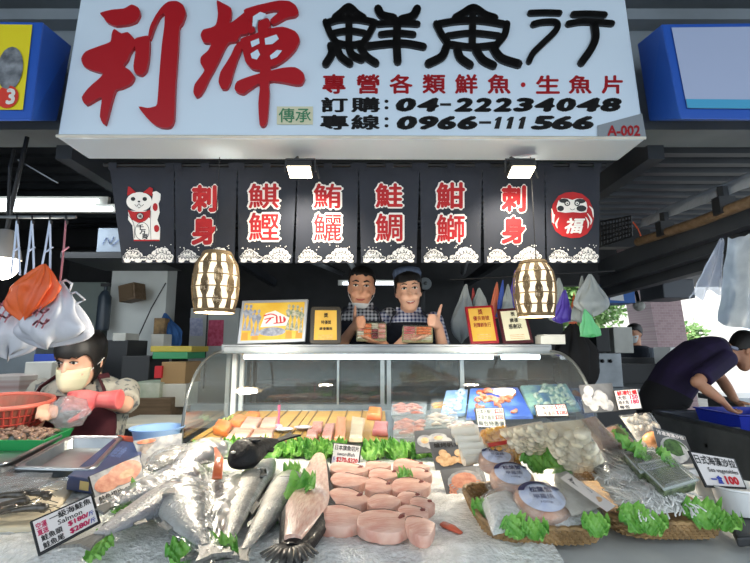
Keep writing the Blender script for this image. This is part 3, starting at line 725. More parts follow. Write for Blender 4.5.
light('case_light', 'AREA', (.05, 2.165, 1.34), 3, (.97, .98, 1), (1.3, .03))
def matz(y): return 1.046+(y-1.76)*.05
# two bamboo mats
m_bam = mat('bamboo', '#b88f4a', .6, col2='#a37a38', nsc=3, stretch=(1, 60, 1))
def bamboo(x0, x1, y0, y1, label):
    t = thing('bamboo_mat', label, 'mat', ((x0+x1)/2, (y0+y1)/2, matz(y0)), group=None)
    b = MB(); n = 34
    for k in range(n):
        y = y0+(y1-y0)*(k+.5)/n; b.tube([(x0, y, matz(y)+.004), (x1, y, matz(y)+.004)], (y1-y0)/n*.52, 5, flat=.5)
    obj('slats', b, m_bam, t)
    s = MB()
    for k in range(5):
        x = x0+(x1-x0)*(.1+.2*k); s.box((x, (y0+y1)/2, matz((y0+y1)/2)+.0105), (.005, y1-y0, .002), Matrix.Rotation(math.atan(.05), 4, 'X'))
    obj('binding_thread', s, mat('thread', '#6f5225', .7), t)
bamboo(-.70, -.335, 1.775, 2.36, 'bamboo mat under the orange carrot sticks at the end of the case')
bamboo(-.33, .05, 1.775, 2.36, 'bamboo mat under the pink fish blocks beside the post')
obj('case_floor', MB().grid(lambda u, v: V((XL+(XR-XL)*u, 1.76+.7*v, matz(1.76+.7*v)-.006)), 1, 1), m_steel, cs)
def onmat(px, py, dz=0):
    z = 1.06
    for _ in range(4): p = PZ(px, py, z); z = matz(p.y)+.009+dz
    return p
def block(q, th, name, label, cat, m, group=None, rough=.004):
    """soft-edged slab on four ground corners (bl, br, tr, tl)"""
    up = V((0, 0, 1)); b = MB()
    c = sum((V(p) for p in q), V())/4
    def at(u, v, h):
        a, b_, d, e = [V(p) for p in q]; p = a*((1-u)*(1-v))+b_*(u*(1-v))+d*(u*v)+e*((1-u)*v); return p+up*h
    n = 8; rings = []
    for h, ins in ((0, .02), (.2, 0), (.75, .01), (.95, .05), (1, .12)):
        ring = []
        for (u0, v0, u1, v1) in ((0, 0, 1, 0), (1, 0, 1, 1), (1, 1, 0, 1), (0, 1, 0, 0)):
            for k in range(n):
                u, v = u0+(u1-u0)*k/n, v0+(v1-v0)*k/n; u = ins+(1-2*ins)*u; v = ins+(1-2*ins)*v
                p = at(u, v, h*th); p += V((nz(p.x*30, p.y*30, 1, h), nz(p.y*30, p.x*30, 1, 3+h), nz(p.x*25, p.y*25, 1, 7)*.6))*rough; ring.append(p)
        rings.append(ring)
    b.loft(rings, True); return solo(name, label, cat, b, m, group, loc=tuple(c), smooth=50)
m_tuna = mat('pale_loin', '#c98f7e', .38, col2='#d9b09f', nsc=16, stretch=(1, 3, 1), sss=.2, coat=.3)
m_tun2 = mat('pink_loin', '#bf7468', .38, col2='#cf958a', nsc=20, sss=.2, coat=.3)
m_salm = mat('salmon_flesh', '#e07a48', .3, col2='#eca27a', nsc=30, stretch=(1, 6, 1), sss=.2, coat=.4)
m_orng = mat('carrot', '#e2691c', .4, col2='#ef8c3c', nsc=14, coat=.3)
def mq(*px): return [onmat(*p) for p in px]
block(mq((212, 434), (227, 438), (232, 428), (218, 424)), .028, 'carrot_stick', 'thick orange carrot stick lying nearest the case end', 'vegetable', m_orng)
block(mq((228, 426), (240, 429), (249, 421), (238, 419)), .024, 'carrot_stick', 'orange carrot stick lying behind the thickest one', 'vegetable', m_orng)
block(mq((244, 420), (256, 422), (260, 416), (249, 415)), .022, 'carrot_stick', 'short orange carrot stick farthest back on the mat', 'vegetable', m_orng)
block(mq((224, 446), (246, 447), (254, 435), (234, 434)), .03, 'fish_loin', 'pale pink fish loin nearest the lettuce on the carrot mat', 'fish', m_tuna)
block(mq((248, 447), (272, 446), (274, 435), (255, 435)), .03, 'fish_loin', 'pale pink fish loin beside the nearest one on the mat edge', 'fish', m_tuna)
block(mq((240, 433), (256, 433), (262, 423), (247, 422)), .028, 'fish_loin', 'pale pink fish loin behind the front pair, nearer the carrots', 'fish', m_tuna)
block(mq((259, 433), (275, 432), (278, 422), (264, 423)), .028, 'fish_loin', 'pale pink fish loin behind the front pair, nearer the pink flower garnish', 'fish', m_tuna)
for q, l in ((((305, 444), (316, 444), (318, 436), (308, 435)), 'small pink fish block in front of another on the mat'), (((311, 434), (321, 434), (323, 427), (313, 427)), 'small pink fish block behind its twin on the mat')): block(mq(*q), .026, 'fish_block', l, 'fish', m_tun2)
block(mq((320, 447), (331, 446), (335, 428), (325, 429)), .026, 'fish_block', 'long pink fish block beside the small pink blocks', 'fish', m_tun2)
block(mq((334, 443), (345, 443), (346, 420), (337, 420)), .02, 'salmon_fillet', 'narrow salmon orange fillet strip between pink block and white fillet', 'fish', m_salm)
block(mq((349, 443), (362, 443), (365, 422), (352, 420)), .022, 'white_fillet', 'whitish fish fillet beside the salmon orange strip', 'fish', mat('white_flesh', '#c4ab8c', .38, col2='#d6c2a6', nsc=20, coat=.3))
block(mq((367, 420), (381, 421), (382, 413), (369, 412)), .03, 'salmon_chunk', 'bright orange salmon chunk at the back near the steel post', 'fish', m_orng)
block(mq((372, 436), (388, 437), (388, 427), (375, 426)), .026, 'tuna_block', 'deep pink tuna block nearest the packed salmon trays', 'fish', mat('tuna', '#bf5a5a', .35, col2='#d28683', nsc=15, coat=.3))
# garnish and small dishes on the mats
p = onmat(278, 430); t = thing('flower_garnish', 'pink paper flower garnish with dark stem tip on the mats', 'garnish', tuple(p))
obj('stem', MB().tube([p, p+V((.002, 0, .05)), p+V((0, .01, .10))], [.007, .004, .006], 6), mat('pink_stem', '#d24f78', .5), t); obj('tip', MB().ball(p+V((0, .01, .105)), (.006, .006, .014)), m_black, t)
obj('blossom', MB().ball(p+V((0, 0, .012)), (.02, .018, .013)), mat('pink_bloom', '#e58aa6', .6, col2='#f2c6d2', nsc=60), t)
for px, py, c1, l in ((284, 432, '#7d90b8', 'small blue and white dish next to the pink flower garnish'), (303, 430, '#9a6d80', 'small purple patterned dish beside the blue and white dish')):
    p = onmat(px, py); solo('small_dish', l, 'dish', MB().lathe([(.001, .002), (.02, .003), (.036, .012), (.038, .013), (.02, .006), (.001, .005)], 20, p), mat('dish_'+c1[1:], c1, .3, col2='#d8dbe2', nsc=50), smooth=50)
p = onmat(222, 421); 
def frill(mb, base, d, up, L, W, seed, curl=.35):
    """ruffled lettuce leaf"""
    d = V(d).normalized(); up = V(up).normalized(); sd = d.cross(up).normalized(); rs = random.Random(seed); ph = rs.uniform(0, 6)
    def fn(u, v):
        a = (u-.5)*2; w = W*(.25+.75*math.sin(PI*min(1, v*.62+.06)))*a; l = L*v*(1-.18*a*a)
        ru = (abs(a)**1.6+v**3*.9); z = ru*W*.22*math.sin(a*11+v*13+ph)+ru*W*.09*math.sin(a*21-v*18+ph*2)+curl*L*v*v*.8+abs(a)*W*.2
        return base+d*l+sd*w+up*z
    mb.grid(fn, 36, 22); return mb
m_lett = mat('lettuce_green', '#4f9334', .5, col2='#93c65c', nsc=22, bump=.4, bsc=60, spec=.5, coat=.15)
b = frill(MB(), p, (1, .2, 0), (0, 0, 1), .05, .028, 5); solo('lettuce_leaf', 'small yellow green lettuce leaf inside the case by the carrots', 'lettuce', b, mat('lettuce_pale', '#a9b562', .5), smooth=180)
# ================================================================== lettuce garnish on the ice
def onice(px, py, dz=0): return PZ(px, py, ZI+dz)
LROW = []
def leaf(px, py, L, W, ang, tilt, label, group=None, z=None, seed=None):
    p = onice(px, py) if z is None else PZ(px, py, z)
    sd = seed if seed is not None else int(px*3+py)
    b = frill(MB(), p, (math.sin(R(ang))*math.cos(R(tilt)), math.cos(R(ang))*math.cos(R(tilt)), math.sin(R(tilt))), (-math.sin(R(ang))*math.sin(R(tilt)), -math.cos(R(ang))*math.sin(R(tilt)), math.cos(R(tilt))), L, W, sd)
    return solo('lettuce_leaf', label, 'lettuce', b, m_lett, group, loc=tuple(p), smooth=180)
k = 0
for x0, x1, st in ((226, 342, 11), (366, 432, 10)):
    x = x0
    while x < x1:
        leaf(x+rnd(-2, 2), 459+rnd(-2, 2), .058+rnd(-.01, .012), .050, rnd(-60, 60), 26+rnd(-10, 16), 'frilly green lettuce leaf in the garnish row along the glass case', 'lettuce row along the glass case'); x += st*.62
for px, py, L, W, a, t_, l in (
 (287, 488, .075, .026, 8, 25, 'lettuce leaf tucked between a silver fish and the half fish, upper one'), (268, 524, .15, .035, 35, 12, 'long lettuce leaf beside the silver fish, below the upper one'),
 (112, 512, .07, .045, 60, 22, 'lettuce leaf behind the salmon price card'), (170, 474, .11, .05, 65, 20, 'lettuce leaf in front of the seafood picture bag'), (188, 470, .09, .05, 30, 25, 'lettuce leaf behind the wrapped silver fish head'),
 (86, 562, .05, .03, 40, 25, 'lettuce leaf at the tail of the cut salmon by the price card'), (182, 566, .045, .03, -20, 30, 'lettuce leaf at the counter edge below the cut salmon'), (214, 567, .05, .034, 20, 30, 'lettuce leaf at the counter edge below the silver fish tails'),
 (106, 528, .07, .03, 60, 10, 'flat lettuce leaf under the cut salmon beside the price card')):
    leaf(px, py, L, W, a, t_, l)

# ================================================================== fish on the ice
m_sil = ramp_mat('silver_skin', 'Y', [(.1, '#cfcdc4'), (.35, '#bdbcb4'), (.6, '#8a8b88'), (.9, '#454847')], .34, nsc=34, namt=.26, bump=.6, bsc=170, coat=.25, metal=.1)
m_sil2 = ramp_mat('grey_silver_skin', 'Y', [(0, '#bfc0bb'), (.4, '#aaaca9'), (.65, '#6c7072'), (1, '#3d4144')], .34, nsc=34, namt=.26, bump=.6, bsc=170, coat=.25, metal=.1)
m_salsk = ramp_mat('salmon_skin', 'Y', [(0, '#dcd5cb'), (.45, '#c3bdb6'), (.7, '#8c8f94'), (1, '#575c62')], .34, nsc=40, namt=.2, bump=.5, bsc=170, coat=.25, metal=.1)
m_blackskin = mat('black_skin', '#060607', .6, col2='#121213', nsc=30, bump=.3, bsc=120, coat=.05, spec=.35)
m_fin = mat('grey_fin', '#5c5c58', .45, col2='#7d7c75', nsc=40, stretch=(1, 8, 1))
m_eye = mat('fish_eye', '#c8c6ba', .2); m_pup = mat('fish_pupil', '#0a0a0a', .15)
m_flesh = mat('cut_flesh', '#d97e50', .3, col2='#c8603c', nsc=30, coat=.4)
def fprof(t, head):
    if head: return (math.sin(PI*min(1, (t*.93+.035))**.62))**.75*(1-.12*t) if t < .9 else None
def fish(head, tail, wid, label, skin, bend=0, cut=False, thick=.55, tilt=0, zoff=0, tailw=1.0, wrap=False, flip=1, fins=True, name='silver_fish', eye=True, m_fin=m_fin):
    """head and tail given as places on the ice; wid: belly-to-back size (m)"""
    a, b_ = V(head), V(tail); d = b_-a; L = d.length; rz = math.atan2(d.y, d.x)
    root = thing(name, label, 'fish', tuple(a+V((0, 0, zoff))), rot=(0, 0, rz))
    lift = b_.z-a.z
    N = 30
    def hw(t):
        if cut: h = (1-.80*max(0, t-.05)**1.25)*.96
        else: h = (min(1, (t/.28))**.55)*(1-.84*max(0, (t-.32)/.68)**1.35)
        return max(.03, h)
    def cen(t): return V((L*t, bend*L*math.sin(PI*t)*flip, lift*t))
    rings = []
    for i in range(N+1):
        t = i/N; h = hw(max(t, .004))*wid/2; wz = h*thick*(1.0 if t < .75 else 1-.5*(t-.75)); c = cen(t)
        rings.append([c+V((0, math.copysign(abs(math.cos(q))**.9, math.cos(q))*h*flip, math.sin(q)*wz*(1 if math.sin(q) > 0 else .6)+wid*thick*.32)) for q in [2*PI*k/18 for k in range(18)]])
    mb = MB().loft(rings, True); obj('body', mb, skin, root, world=False, smooth=60)
    e = cen(1); zz = wid*thick*.32
    tw = wid*.46*tailw
    tf = MB(); n2 = 8; tl = wid*.5*tailw
    outl = [(-.02, -.07*wid), (tl*.5, -tw*.35), (tl, -tw*.62), (tl*.9, -tw*.3), (tl*.78, 0), (tl*.9, tw*.3), (tl, tw*.62), (tl*.5, tw*.35), (-.02, .07*wid)]
    dr = (cen(1)-cen(.95)).normalized(); sy = V((-dr.y, dr.x, 0))
    for s in (-.0025, .0025): pass
    vs0 = [e+dr*x+sy*y+V((0, 0, zz-.003)) for x, y in outl]; vs1 = [p+V((0, 0, .005)) for p in vs0]; n = len(outl)
    tf.add(vs0+vs1, [tuple(reversed(range(n))), tuple(range(n, 2*n))]+[(i, (i+1) % n, n+(i+1) % n, n+i) for i in range(n)]); obj('tail_fin', tf, m_fin, root, world=False)
    if fins:
        for (t0, t1, s, hh) in ((.42, .58, 1, .16), (.72, .8, 1, .09), (.62, .74, -1, .13)):
            c0, c1 = cen(t0), cen(t1); o0, o1 = hw(t0)*wid/2*s*flip*.95, hw(t1)*wid/2*s*flip*.95
            f = MB().hexa([c0+V((0, o0, zz-.003)), c1+V((0, o1, zz-.003)), c1+V((.02*L, o1+s*flip*wid*hh*.7, zz-.002)), c0+V((.05*L, o0+s*flip*wid*hh, zz-.002))], [c0+V((0, o0, zz+.003)), c1+V((0, o1, zz+.003)), c1+V((.02*L, o1+s*flip*wid*hh*.7, zz+.001)), c0+V((.05*L, o0+s*flip*wid*hh, zz+.001))])
            obj('dorsal_fin' if s > 0 else 'anal_fin', f, m_fin, root, world=False)
    if cut:
        r0 = rings[0]; c = cen(0)+V((-.004, 0, zz)); cf = MB().add([p+V((-.003, 0, 0)) for p in r0]+[c+V((.006, 0, 0))], [(k, (k+1) % 18, 18) for k in range(18)]); obj('cut_face', cf, m_flesh, root, world=False, label='raw orange cut face')
    else:
        t = .3; c = cen(t); q = MB().tube([c+V((.0, y*wid*.40*flip, zz+wid/2*thick*(1-(y*.85)**2)**.5-.001)) + V((.03*L*(1-y*y)*1, 0, 0)) for y in (-.8, -.5, -.2, .1, .4, .7)], .0022, 5); obj('gill_line', q, m_fin, root, world=False)
        if eye:
            c = cen(.11)+V((0, hw(.11)*wid*.13*flip, zz+hw(.11)*wid/2*thick*.93)); eo = obj('eye', MB().ball(c, (wid*.075, wid*.075, wid*.03), 12, 8), m_eye, root, world=False, smooth=180)
            obj('pupil', MB().ball(c+V((0, 0, wid*.014)), (wid*.04, wid*.04, wid*.022), 10, 6), m_pup, eo, world=False, smooth=180)
        c = cen(.34)+V((0, -hw(.34)*wid*.2*flip, zz+hw(.34)*wid/2*thick*.96)); f = MB().hexa([c+V((0, -.008, -.002)), c+V((.10*L, -.02*flip, -.002)), c+V((.11*L, .004, -.002)), c+V((0, .008, -.002))], [c+V((0, -.008, .002)), c+V((.10*L, -.02*flip, .002)), c+V((.11*L, .004, .002)), c+V((0, .008, .002))]); obj('pectoral_fin', f, m_fin, root, world=False)
    if wrap:
        wr = []
        for i in range(-4, 50):
            t = i/44; tt = min(1, max(0, t)); h = max(hw(max(tt, .02)), .2)*wid/2*1.12+.005; wz = h*thick*1.06+.003; c = cen(t)
            wr.append([c+V((0, math.cos(q)*h*flip, math.sin(q)*wz*(1 if math.sin(q) > 0 else .5)+zz))*1+V((0, nz(i*.35, q*2, 1, 1)*.006, nz(i*.45, q*2.3, 1, 2)*.006)) +V((0, 0, .0035*nz(i*.9, q*7, 1, 5)+.003*nz(i*.35, q*11, 1, 8))) for q in [2*PI*k/44 for k in range(44)]])
        obj('plastic_wrap', MB().loft(wr, False), m_wrap, root, world=False, smooth=180)
    return root
I_ = onice
fish(I_(272, 466), I_(226, 560), .092, 'long pale silver fish lying between two others with its tail to the counter edge', m_sil, bend=.03, flip=-1, zoff=.006)
fish(I_(294, 474), I_(243, 560), .092, 'silver fish lying nearest the lettuce and the half fish', m_sil, bend=-.02, flip=-1)
fish(I_(240, 480), I_(210, 562), .08, 'slim silver fish in wrinkled wrap beside the grey tailed one', m_sil, bend=.02, flip=-1, wrap=True)
fish(I_(214, 482), I_(198, 562), .08, 'dark backed silver fish standing between slim fish and dark scaly fish', m_sil2, bend=.02, flip=1, wrap=True, zoff=.008)
fish(I_(183, 500), I_(204, 572), .105, 'dark scaly fish in clear wrap with its tail to the counter edge', m_sil2, bend=-.05, flip=1, wrap=True, zoff=.022)
fish(I_(172, 516), I_(97, 560), .105, 'headless cut salmon with red cut face and blue grey flank', m_salsk, bend=.0, flip=-1, cut=True, zoff=.02, name='salmon', thick=.62)
fish(I_(184, 498), I_(112, 528), .10, 'headless salmon lying behind the cut one in clear wrap', m_salsk, bend=.02, flip=-1, cut=True, zoff=.03, name='salmon', wrap=True)
fish(I_(150, 490), I_(205, 462), .105, 'pale wrapped salmon with orange gill lying farthest back beside the black fish', mat('pale_skin', '#a5a19a', .4, col2='#6f6f6a', nsc=14, coat=.2, bump=.5, bsc=120), bend=.0, flip=1, zoff=.03, name='salmon', wrap=True)
fish(I_(222, 468), I_(176, 498), .11, 'wrapped silver salmon head end crossing over the headless ones', m_salsk, bend=.04, flip=-1, zoff=.045, name='salmon', wrap=True)
# orange salmon belly strip lying by its gill
p0, p1 = PZ(217, 478, 1.10), PZ(215, 447, 1.13)
b = MB().tube([p0, (p0+p1)/2+V((.008, 0, .006)), p1], [.012, .011, .003], 10, flat=.35); solo('salmon_belly', 'bright orange strip of salmon belly beside the black fish', 'fish', b, m_flesh, smooth=180)
# black fish with raised tail
bfh, bft = PZ(231, 478, 1.06), PZ(275, 452, 1.10)
bk_ = fish(bfh, bft, .125, 'jet black fish lying across the silver fish with its tail raised', m_blackskin, bend=.10, flip=1, thick=.75, zoff=.0, name='black_fish', fins=True, eye=True, m_fin=m_blackskin)
# half fish: pink flesh framed by black skin, ragged tail
hp = [(I_(320, 458, .02)), I_(314, 490, .03), I_(304, 520, .03), I_(292, 549, .02)]
hw_ = [(.020, .022), (.048, .05), (.045, .048), (.012, .012)]
hf = thing('half_fish', 'split half fish showing pink flesh rimmed by black skin and a wide tail', 'fish', tuple(I_(304, 510)))
def spl(pts, t):
    n = len(pts)-1; i = min(int(t*n), n-1); f = t*n-i
    a, b, c, d = pts[max(i-1, 0)], pts[i], pts[i+1], pts[min(i+2, n)]
    return (b*2+(c-a)*f+(a*2-b*5+c*4-d)*f*f+(-a+b*3-c*3+d)*f**3)*.5
skl, fl = [], []
NN = 24
for i in range(NN+1):
    t = i/NN; c = spl(hp, t); tg = (spl(hp, min(1, t+.02))-spl(hp, max(0, t-.02))).normalized(); sd = tg.cross(V((0, 0, 1))).normalized()
    wdt = .017+.030*min(1, t/.45)**.8 if t < .55 else .047-.036*((t-.55)/.45)**.9
    wr = wdt*1.05+.010*min(1, t/.35)
    skl.append([c+sd*(wr*math.cos(q))+V((0, 0, .022*math.sin(q)-.012)) for q in [2*PI*k/16 for k in range(16)]])
    wf = wdt*.95; sh = .003
    fl.append([c+sd*(wf*math.cos(q)+sh)+V((0, 0, .009*math.sin(q)+.008)) for q in [2*PI*k/16 for k in range(16)]])
obj('skin', MB().loft(skl, True), m_blackskin, hf, smooth=60)
obj('flesh', MB().loft(fl[:-2], True), mat('pink_flesh', '#c99a88', .32, col2='#dfc3b2', nsc=30, stretch=(5, 1, 5), sss=.15, coat=.15, bump=.3, bsc=50), hf, smooth=60)
tgd = (I_(290, 562)-I_(298, 540)).normalized(); e = I_(292, 546, .02); sd = tgd.cross(V((0, 0, 1)))
m_tail = mat('black_tail', '#1b1a19', .4, col2='#57544e', nsc=30, stretch=(5, 1, 1))
for sgn in (-1, 1):
    f = MB()
    for k in range(5):
        a = R(sgn*(6+k*13)); dv = tgd*math.cos(a)+sd*math.sin(a); ll = .07-.003*k
        f.tube([e, e+dv*ll*.5+V((0, 0, .006)), e+dv*ll], [.006, .009, .004], 6, flat=.5)
    obj('tail_fin', f, m_tail, hf, smooth=180)

# ================================================================== swordfish steaks
m_steak = mat('steak_flesh', '#cf9583', .4, col2='#e2bba8', nsc=26, stretch=(1, 3.5, 1), sss=.15, coat=.15, bump=.25, bsc=60, spec=.5)
m_stskin = mat('steak_skin', '#8d7b73', .4, col2='#5e524d', nsc=20); m_blood = mat('blood_line', '#7d4038', .4)
rows = [('back row by the lettuce', [(250, 190, 150, 56, -4), (372, 178, 100, 46, 6), (510, 172, 140, 48, -3)]),
        ('second row off the lettuce', [(252, 240, 152, 62, 3), (402, 214, 130, 50, 2), (548, 212, 100, 52, -5)]),
        ('third row off the lettuce', [(378, 266, 116, 62, -6), (512, 264, 156, 66, 3)]),
        ('fourth row off the lettuce', [(240, 320, 180, 76, -2), (402, 336, 130, 66, 10), (512, 320, 100, 52, 2), (562, 346, 96, 50, -8)]),
        ('front row near the counter edge', [(212, 402, 220, 86, 0), (408, 424, 220, 92, 4), (524, 384, 120, 52, -10), (556, 446, 110, 76, 12)])]
ordn = ['first', 'second', 'third', 'fourth']
for ri, (rn, sts) in enumerate(rows):
    for si, (zx, zy, zw, zh, rot) in enumerate(sts):
        px, py = 290+.236*zx, 430+.236*zy; c = onice(px, py, .012+.002*si); Yd = c.y
        wd = zw*.236/F*Yd*1.02; dp = zh*.236/F*Yd/.58; rs = random.Random(ri*10+si)
        t = thing('swordfish_steak', f'pink swordfish steak, {rn}, {ordn[si]} from the half fish', 'fish steak', tuple(c), rot=(R(13), R(rs.uniform(-4, 4)), R(rot)), group='swordfish steaks on the ice')
        ol = []; n = 28
        for k in range(n):
            a = 2*PI*k/n; ca, sa = math.cos(a), math.sin(a)
            ex_ = 2.4 if ca < 0 else 1.5; r = 1/((abs(ca)**ex_+abs(sa)**ex_)**(1/ex_))*(1+.05*math.sin(3*a+ri+si)+.03*rs.uniform(-1, 1))
            x = ca*r*wd/2; y = sa*r*dp/2*(1-.25*ca if sa > 0 else 1+.1*ca); ol.append((x, y))
        th = .024; rr = []
        for h, s in ((0, .97), (.12, 1), (.88, 1), (.97, .985), (1, .95)): rr.append([V((x*s, y*s, h*th-.004)) for x, y in ol])
        rr.append([V((x*.4, y*.4, th-.003+.002)) for x, y in ol])
        b = MB().loft(rr, True); obj('flesh', b, m_steak, t, world=False, smooth=50)
        sk = MB(); seg = [ol[k] for k in range(3, 9)] if si % 2 == 0 else [ol[k] for k in range(5, 12)]
        sk.loft([[V((x*1.01, y*1.01, -.003)), V((x*1.012, y*1.012, th*.78)), V((x*.985, y*.985, th*.86)), V((x*.98, y*.98, 0))] for x, y in seg], True); obj('skin_edge', sk, m_stskin, t, world=False)
        if (ri+si) % 3 != 1:
            bl = MB(); o = (wd*.22, dp*.10); bl.tube([V((o[0], o[1]-dp*.08, th-.002)), V((o[0]+wd*.08, o[1]+dp*.04, th-.002)), V((o[0]+wd*.12, o[1]+dp*.16, th-.003))], [.003, .006, .002], 6, flat=.35); obj('blood_line', bl, m_blood, t, world=False)
q0, q1 = onice(443, 524, .006), onice(461, 533, .006)
b = MB().tube([q0, (q0+q1)/2+V((0, .004, 0)), q1], [.010, .011, .005], 8, flat=.5); solo('salmon_strip', 'thin orange red fish strip in front of the swordfish steaks', 'fish', b, mat('red_strip', '#cf6244', .35, coat=.3), smooth=180)
# ================================================================== cards and price signs
m_card = mat('card_white', '#dcd6d2', .5); m_frame = mat('card_frame', '#17181a', .4)
m_sleeve = film('card_sleeve', '#ffffff', .04, .1, refl=.8)
def price_card(name, label, c4, lines, par_dy=.012, frame=True, cat='sign', bg=None, group=None, fw=.045, prop=True):
    """c4 world corners bl br tr tl; lines: (text, u0, v0, u1, v1, material, bold)"""
    f = Q(*c4); n = f.n; t = thing(name, label, cat, tuple((f.c[0]+f.c[1])/2), group=group)
    asp = f.w/max(f.hh, 1e-6)
    bk = [p-n*.006 for p in f.c]
    obj('board', MB().hexa(bk, [p-n*.001 for p in f.c]), m_frame if frame else (bg or m_card), t, bevel=.002)
    a, b_ = (fw, fw*asp) if frame else (0, 0)
    pa = obj('paper', MB().fpoly(f, [(a, b_), (1-a, b_), (1-a, 1-b_), (a, 1-b_)], 0), bg or m_card, t)
    for m in {l[5] for l in lines}:
        mb = MB()
        for l in lines:
            if l[5] is m: mb.text(f, l[0], l[1], l[2], l[3], l[4], .0008, bold=l[6])
        obj('lettering', mb, m, pa)
    if prop:
        mid = (f.c[0]+f.c[1])/2-n*.006; upm = (f.c[2]+f.c[3])/2-n*.006
        p0 = mid*.5+upm*.5; foot = mid-V((n.x, n.y, 0))*.045
        obj('prop_leg', MB().tube([p0, foot], .004, 5), m_frame, t)
    return t, f, pa
def card_px(c, Yb, Yt): return [P(*c[0], Yb), P(*c[1], Yb if not isinstance(Yb, tuple) else Yb[1]), P(*c[2], Yt), P(*c[3], Yt)]
price_card('price_card', 'black framed salmon price card with pink and blue figures beside the cut salmon', [P(38, 556, .885), P(101, 522, .95), P(93, 493, .98), P(29, 521, .915)],
 [('空運', .07, .66, .23, .84, m_mag, .02), ('直送', .07, .48, .23, .64, m_mag, .03), ('一級海鮭魚', .28, .70, .93, .90, m_blk, .018), ('Salmon', .38, .52, .76, .66, m_blk, .01),
  ('鮭魚頭', .10, .29, .42, .46, m_blk, .018), ('$180/', .52, .33, .84, .48, m_mag, .05), ('斤', .85, .34, .93, .48, m_blu, .03), ('鮭魚尾', .10, .08, .42, .25, m_blk, .018), ('$280/', .52, .10, .84, .26, m_mag, .05), ('斤', .85, .11, .93, .25, m_blu, .03)])
price_card('price_card', 'small swordfish price card standing in the lettuce behind the steaks', [P(330, 464, 1.53), P(359, 467, 1.53), P(362, 445, 1.57), P(333, 442, 1.57)],
 [('日本旗魚切片', .10, .66, .92, .90, m_blk, .018), ('swordfish', .2, .42, .8, .58, m_blk, .01), ('斤', .07, .1, .15, .34, m_blu, .03), ('$270-$320', .2, .1, .92, .34, m_red, .04)])
price_card('price_card', 'three line price card standing in front of the blue frozen prawn pack', [P(477, 428, 1.74), P(507, 429, 1.74), P(504, 407, 1.78), P(474.5, 407.5, 1.78)],
 [('日本大蝦仁', .07, .68, .62, .90, m_blk, .018), ('$250', .66, .68, .93, .90, m_red, .04), ('干貝大扇貝', .07, .40, .62, .62, m_blk, .018), ('$350', .66, .40, .93, .62, m_red, .04), ('每包特惠價', .07, .12, .93, .34, m_blk, .018)])
price_card('price_card', 'two line price card standing behind the bags of white scallops', [P(537, 417, 1.72), P(570, 417, 1.72), P(566, 403, 1.75), P(534, 404.5, 1.75)],
 [('生食干貝', .08, .55, .58, .86, m_blk, .018), ('$500', .62, .55, .94, .86, m_red, .04), ('北海道貝', .08, .14, .58, .46, m_blk, .018), ('$280', .62, .14, .94, .46, m_red, .04)])
price_card('price_card', 'tiny black and white price tag standing in the lettuce before the scallop bags', [P(536, 449, 1.48), P(560, 450, 1.48), P(558, 440, 1.50), P(534, 439.5, 1.50)],
 [('花枝', .06, .2, .28, .8, m_red, .03), ('澎湖花枝', .32, .2, .94, .8, m_blk, .018)], prop=False)
price_card('price_card', 'tiny price tag with red and black figures below the matching tag', [P(538, 457, 1.46), P(562, 458, 1.46), P(560, 450.5, 1.475), P(536, 450, 1.475)],
 [('特價', .06, .2, .36, .8, m_blk, .018), ('$200', .42, .2, .92, .8, m_red, .05)])
price_card('price_card', 'price card with red heading and blue figures next to the oyster picture', [P(618, 411, 1.72), P(643, 409, 1.72), P(638, 388, 1.76), P(613, 390, 1.76)],
 [('鮮凍牡蠣', .12, .70, .9, .92, m_red, .03), ('大包', .1, .5, .45, .68, m_blk, .018), ('150', .6, .5, .9, .68, m_mag, .04), ('特大包', .1, .28, .5, .46, m_blk, .018), ('180', .6, .28, .9, .46, m_mag, .04), ('每包', .1, .08, .5, .24, m_blk, .018)])
price_card('price_card', 'large black framed seaweed price card beside the noodle packs', [P(706, 487, 1.03), P(748, 489, 1.03), P(735, 458, 1.07), P(688, 450, 1.07)],
 [('日式海藻沙拉', .06, .64, .94, .90, m_blk, .018), ('Sea vegetables', .25, .40, .92, .56, m_blk, .01), ('一盒', .22, .12, .48, .34, m_blu, .04), ('100', .56, .12, .84, .34, m_red, .06)])

# ---- picture cards (photographs of food, flat prints)
def photo_card(name, label, c4, bgm, draw, frame=True, group=None, prop=False):
    t, f, pa = price_card(name, label, c4, [], frame=frame, bg=bgm, cat='picture card', group=group, fw=.02, prop=prop)
    draw(f, pa); return t
def blobs(f, par, name, spec, m, h=.0009):
    mb = MB()
    for s in spec: mb.fell(f, s[0], s[1], s[2], s[3], h+.00003*spec.index(s), 14)
    return obj(name, mb, m, par)
m_ph_dark = mat('photo_dark', '#3c3d40', .4, col2='#65676a', nsc=10)
m_ph_or = mat('photo_orange', '#c0694a', .45, col2='#dc9a78', nsc=60); m_ph_tan = mat('photo_tan', '#b88a5c', .45, col2='#d9b78c', nsc=70)
m_ph_wht = mat('photo_white', '#adadab', .45, col2='#818286', nsc=50); m_ph_grn = mat('photo_green', '#2d4426', .45, col2='#4a6a3a', nsc=90)
def d_salmon(f, pa):
    blobs(f, pa, 'salmon_print', [(.30, .56, .26, .26)], m_ph_or); b = MB(); b.fell(f, .62, .64, .35, .33, .0011, 22); o = obj('salmon_print', b, m_ph_or, pa)
    b = MB().fell(f, .66, .58, .15, .12, .0014, 16); obj('salmon_print', b, m_ph_tan, pa)
    b = MB().fpoly(f, [(.0, .02), (1, .02), (1, .30), (0, .30)], .001); pb = obj('white_band', b, m_card, pa)
    b = MB().text(f, '鮭魚切片', .06, .06, .5, .26, .0018, bold=.03).text(f, 'salmon', .56, .10, .92, .26, .0018, bold=.03); obj('lettering', b, m_blk, pb)
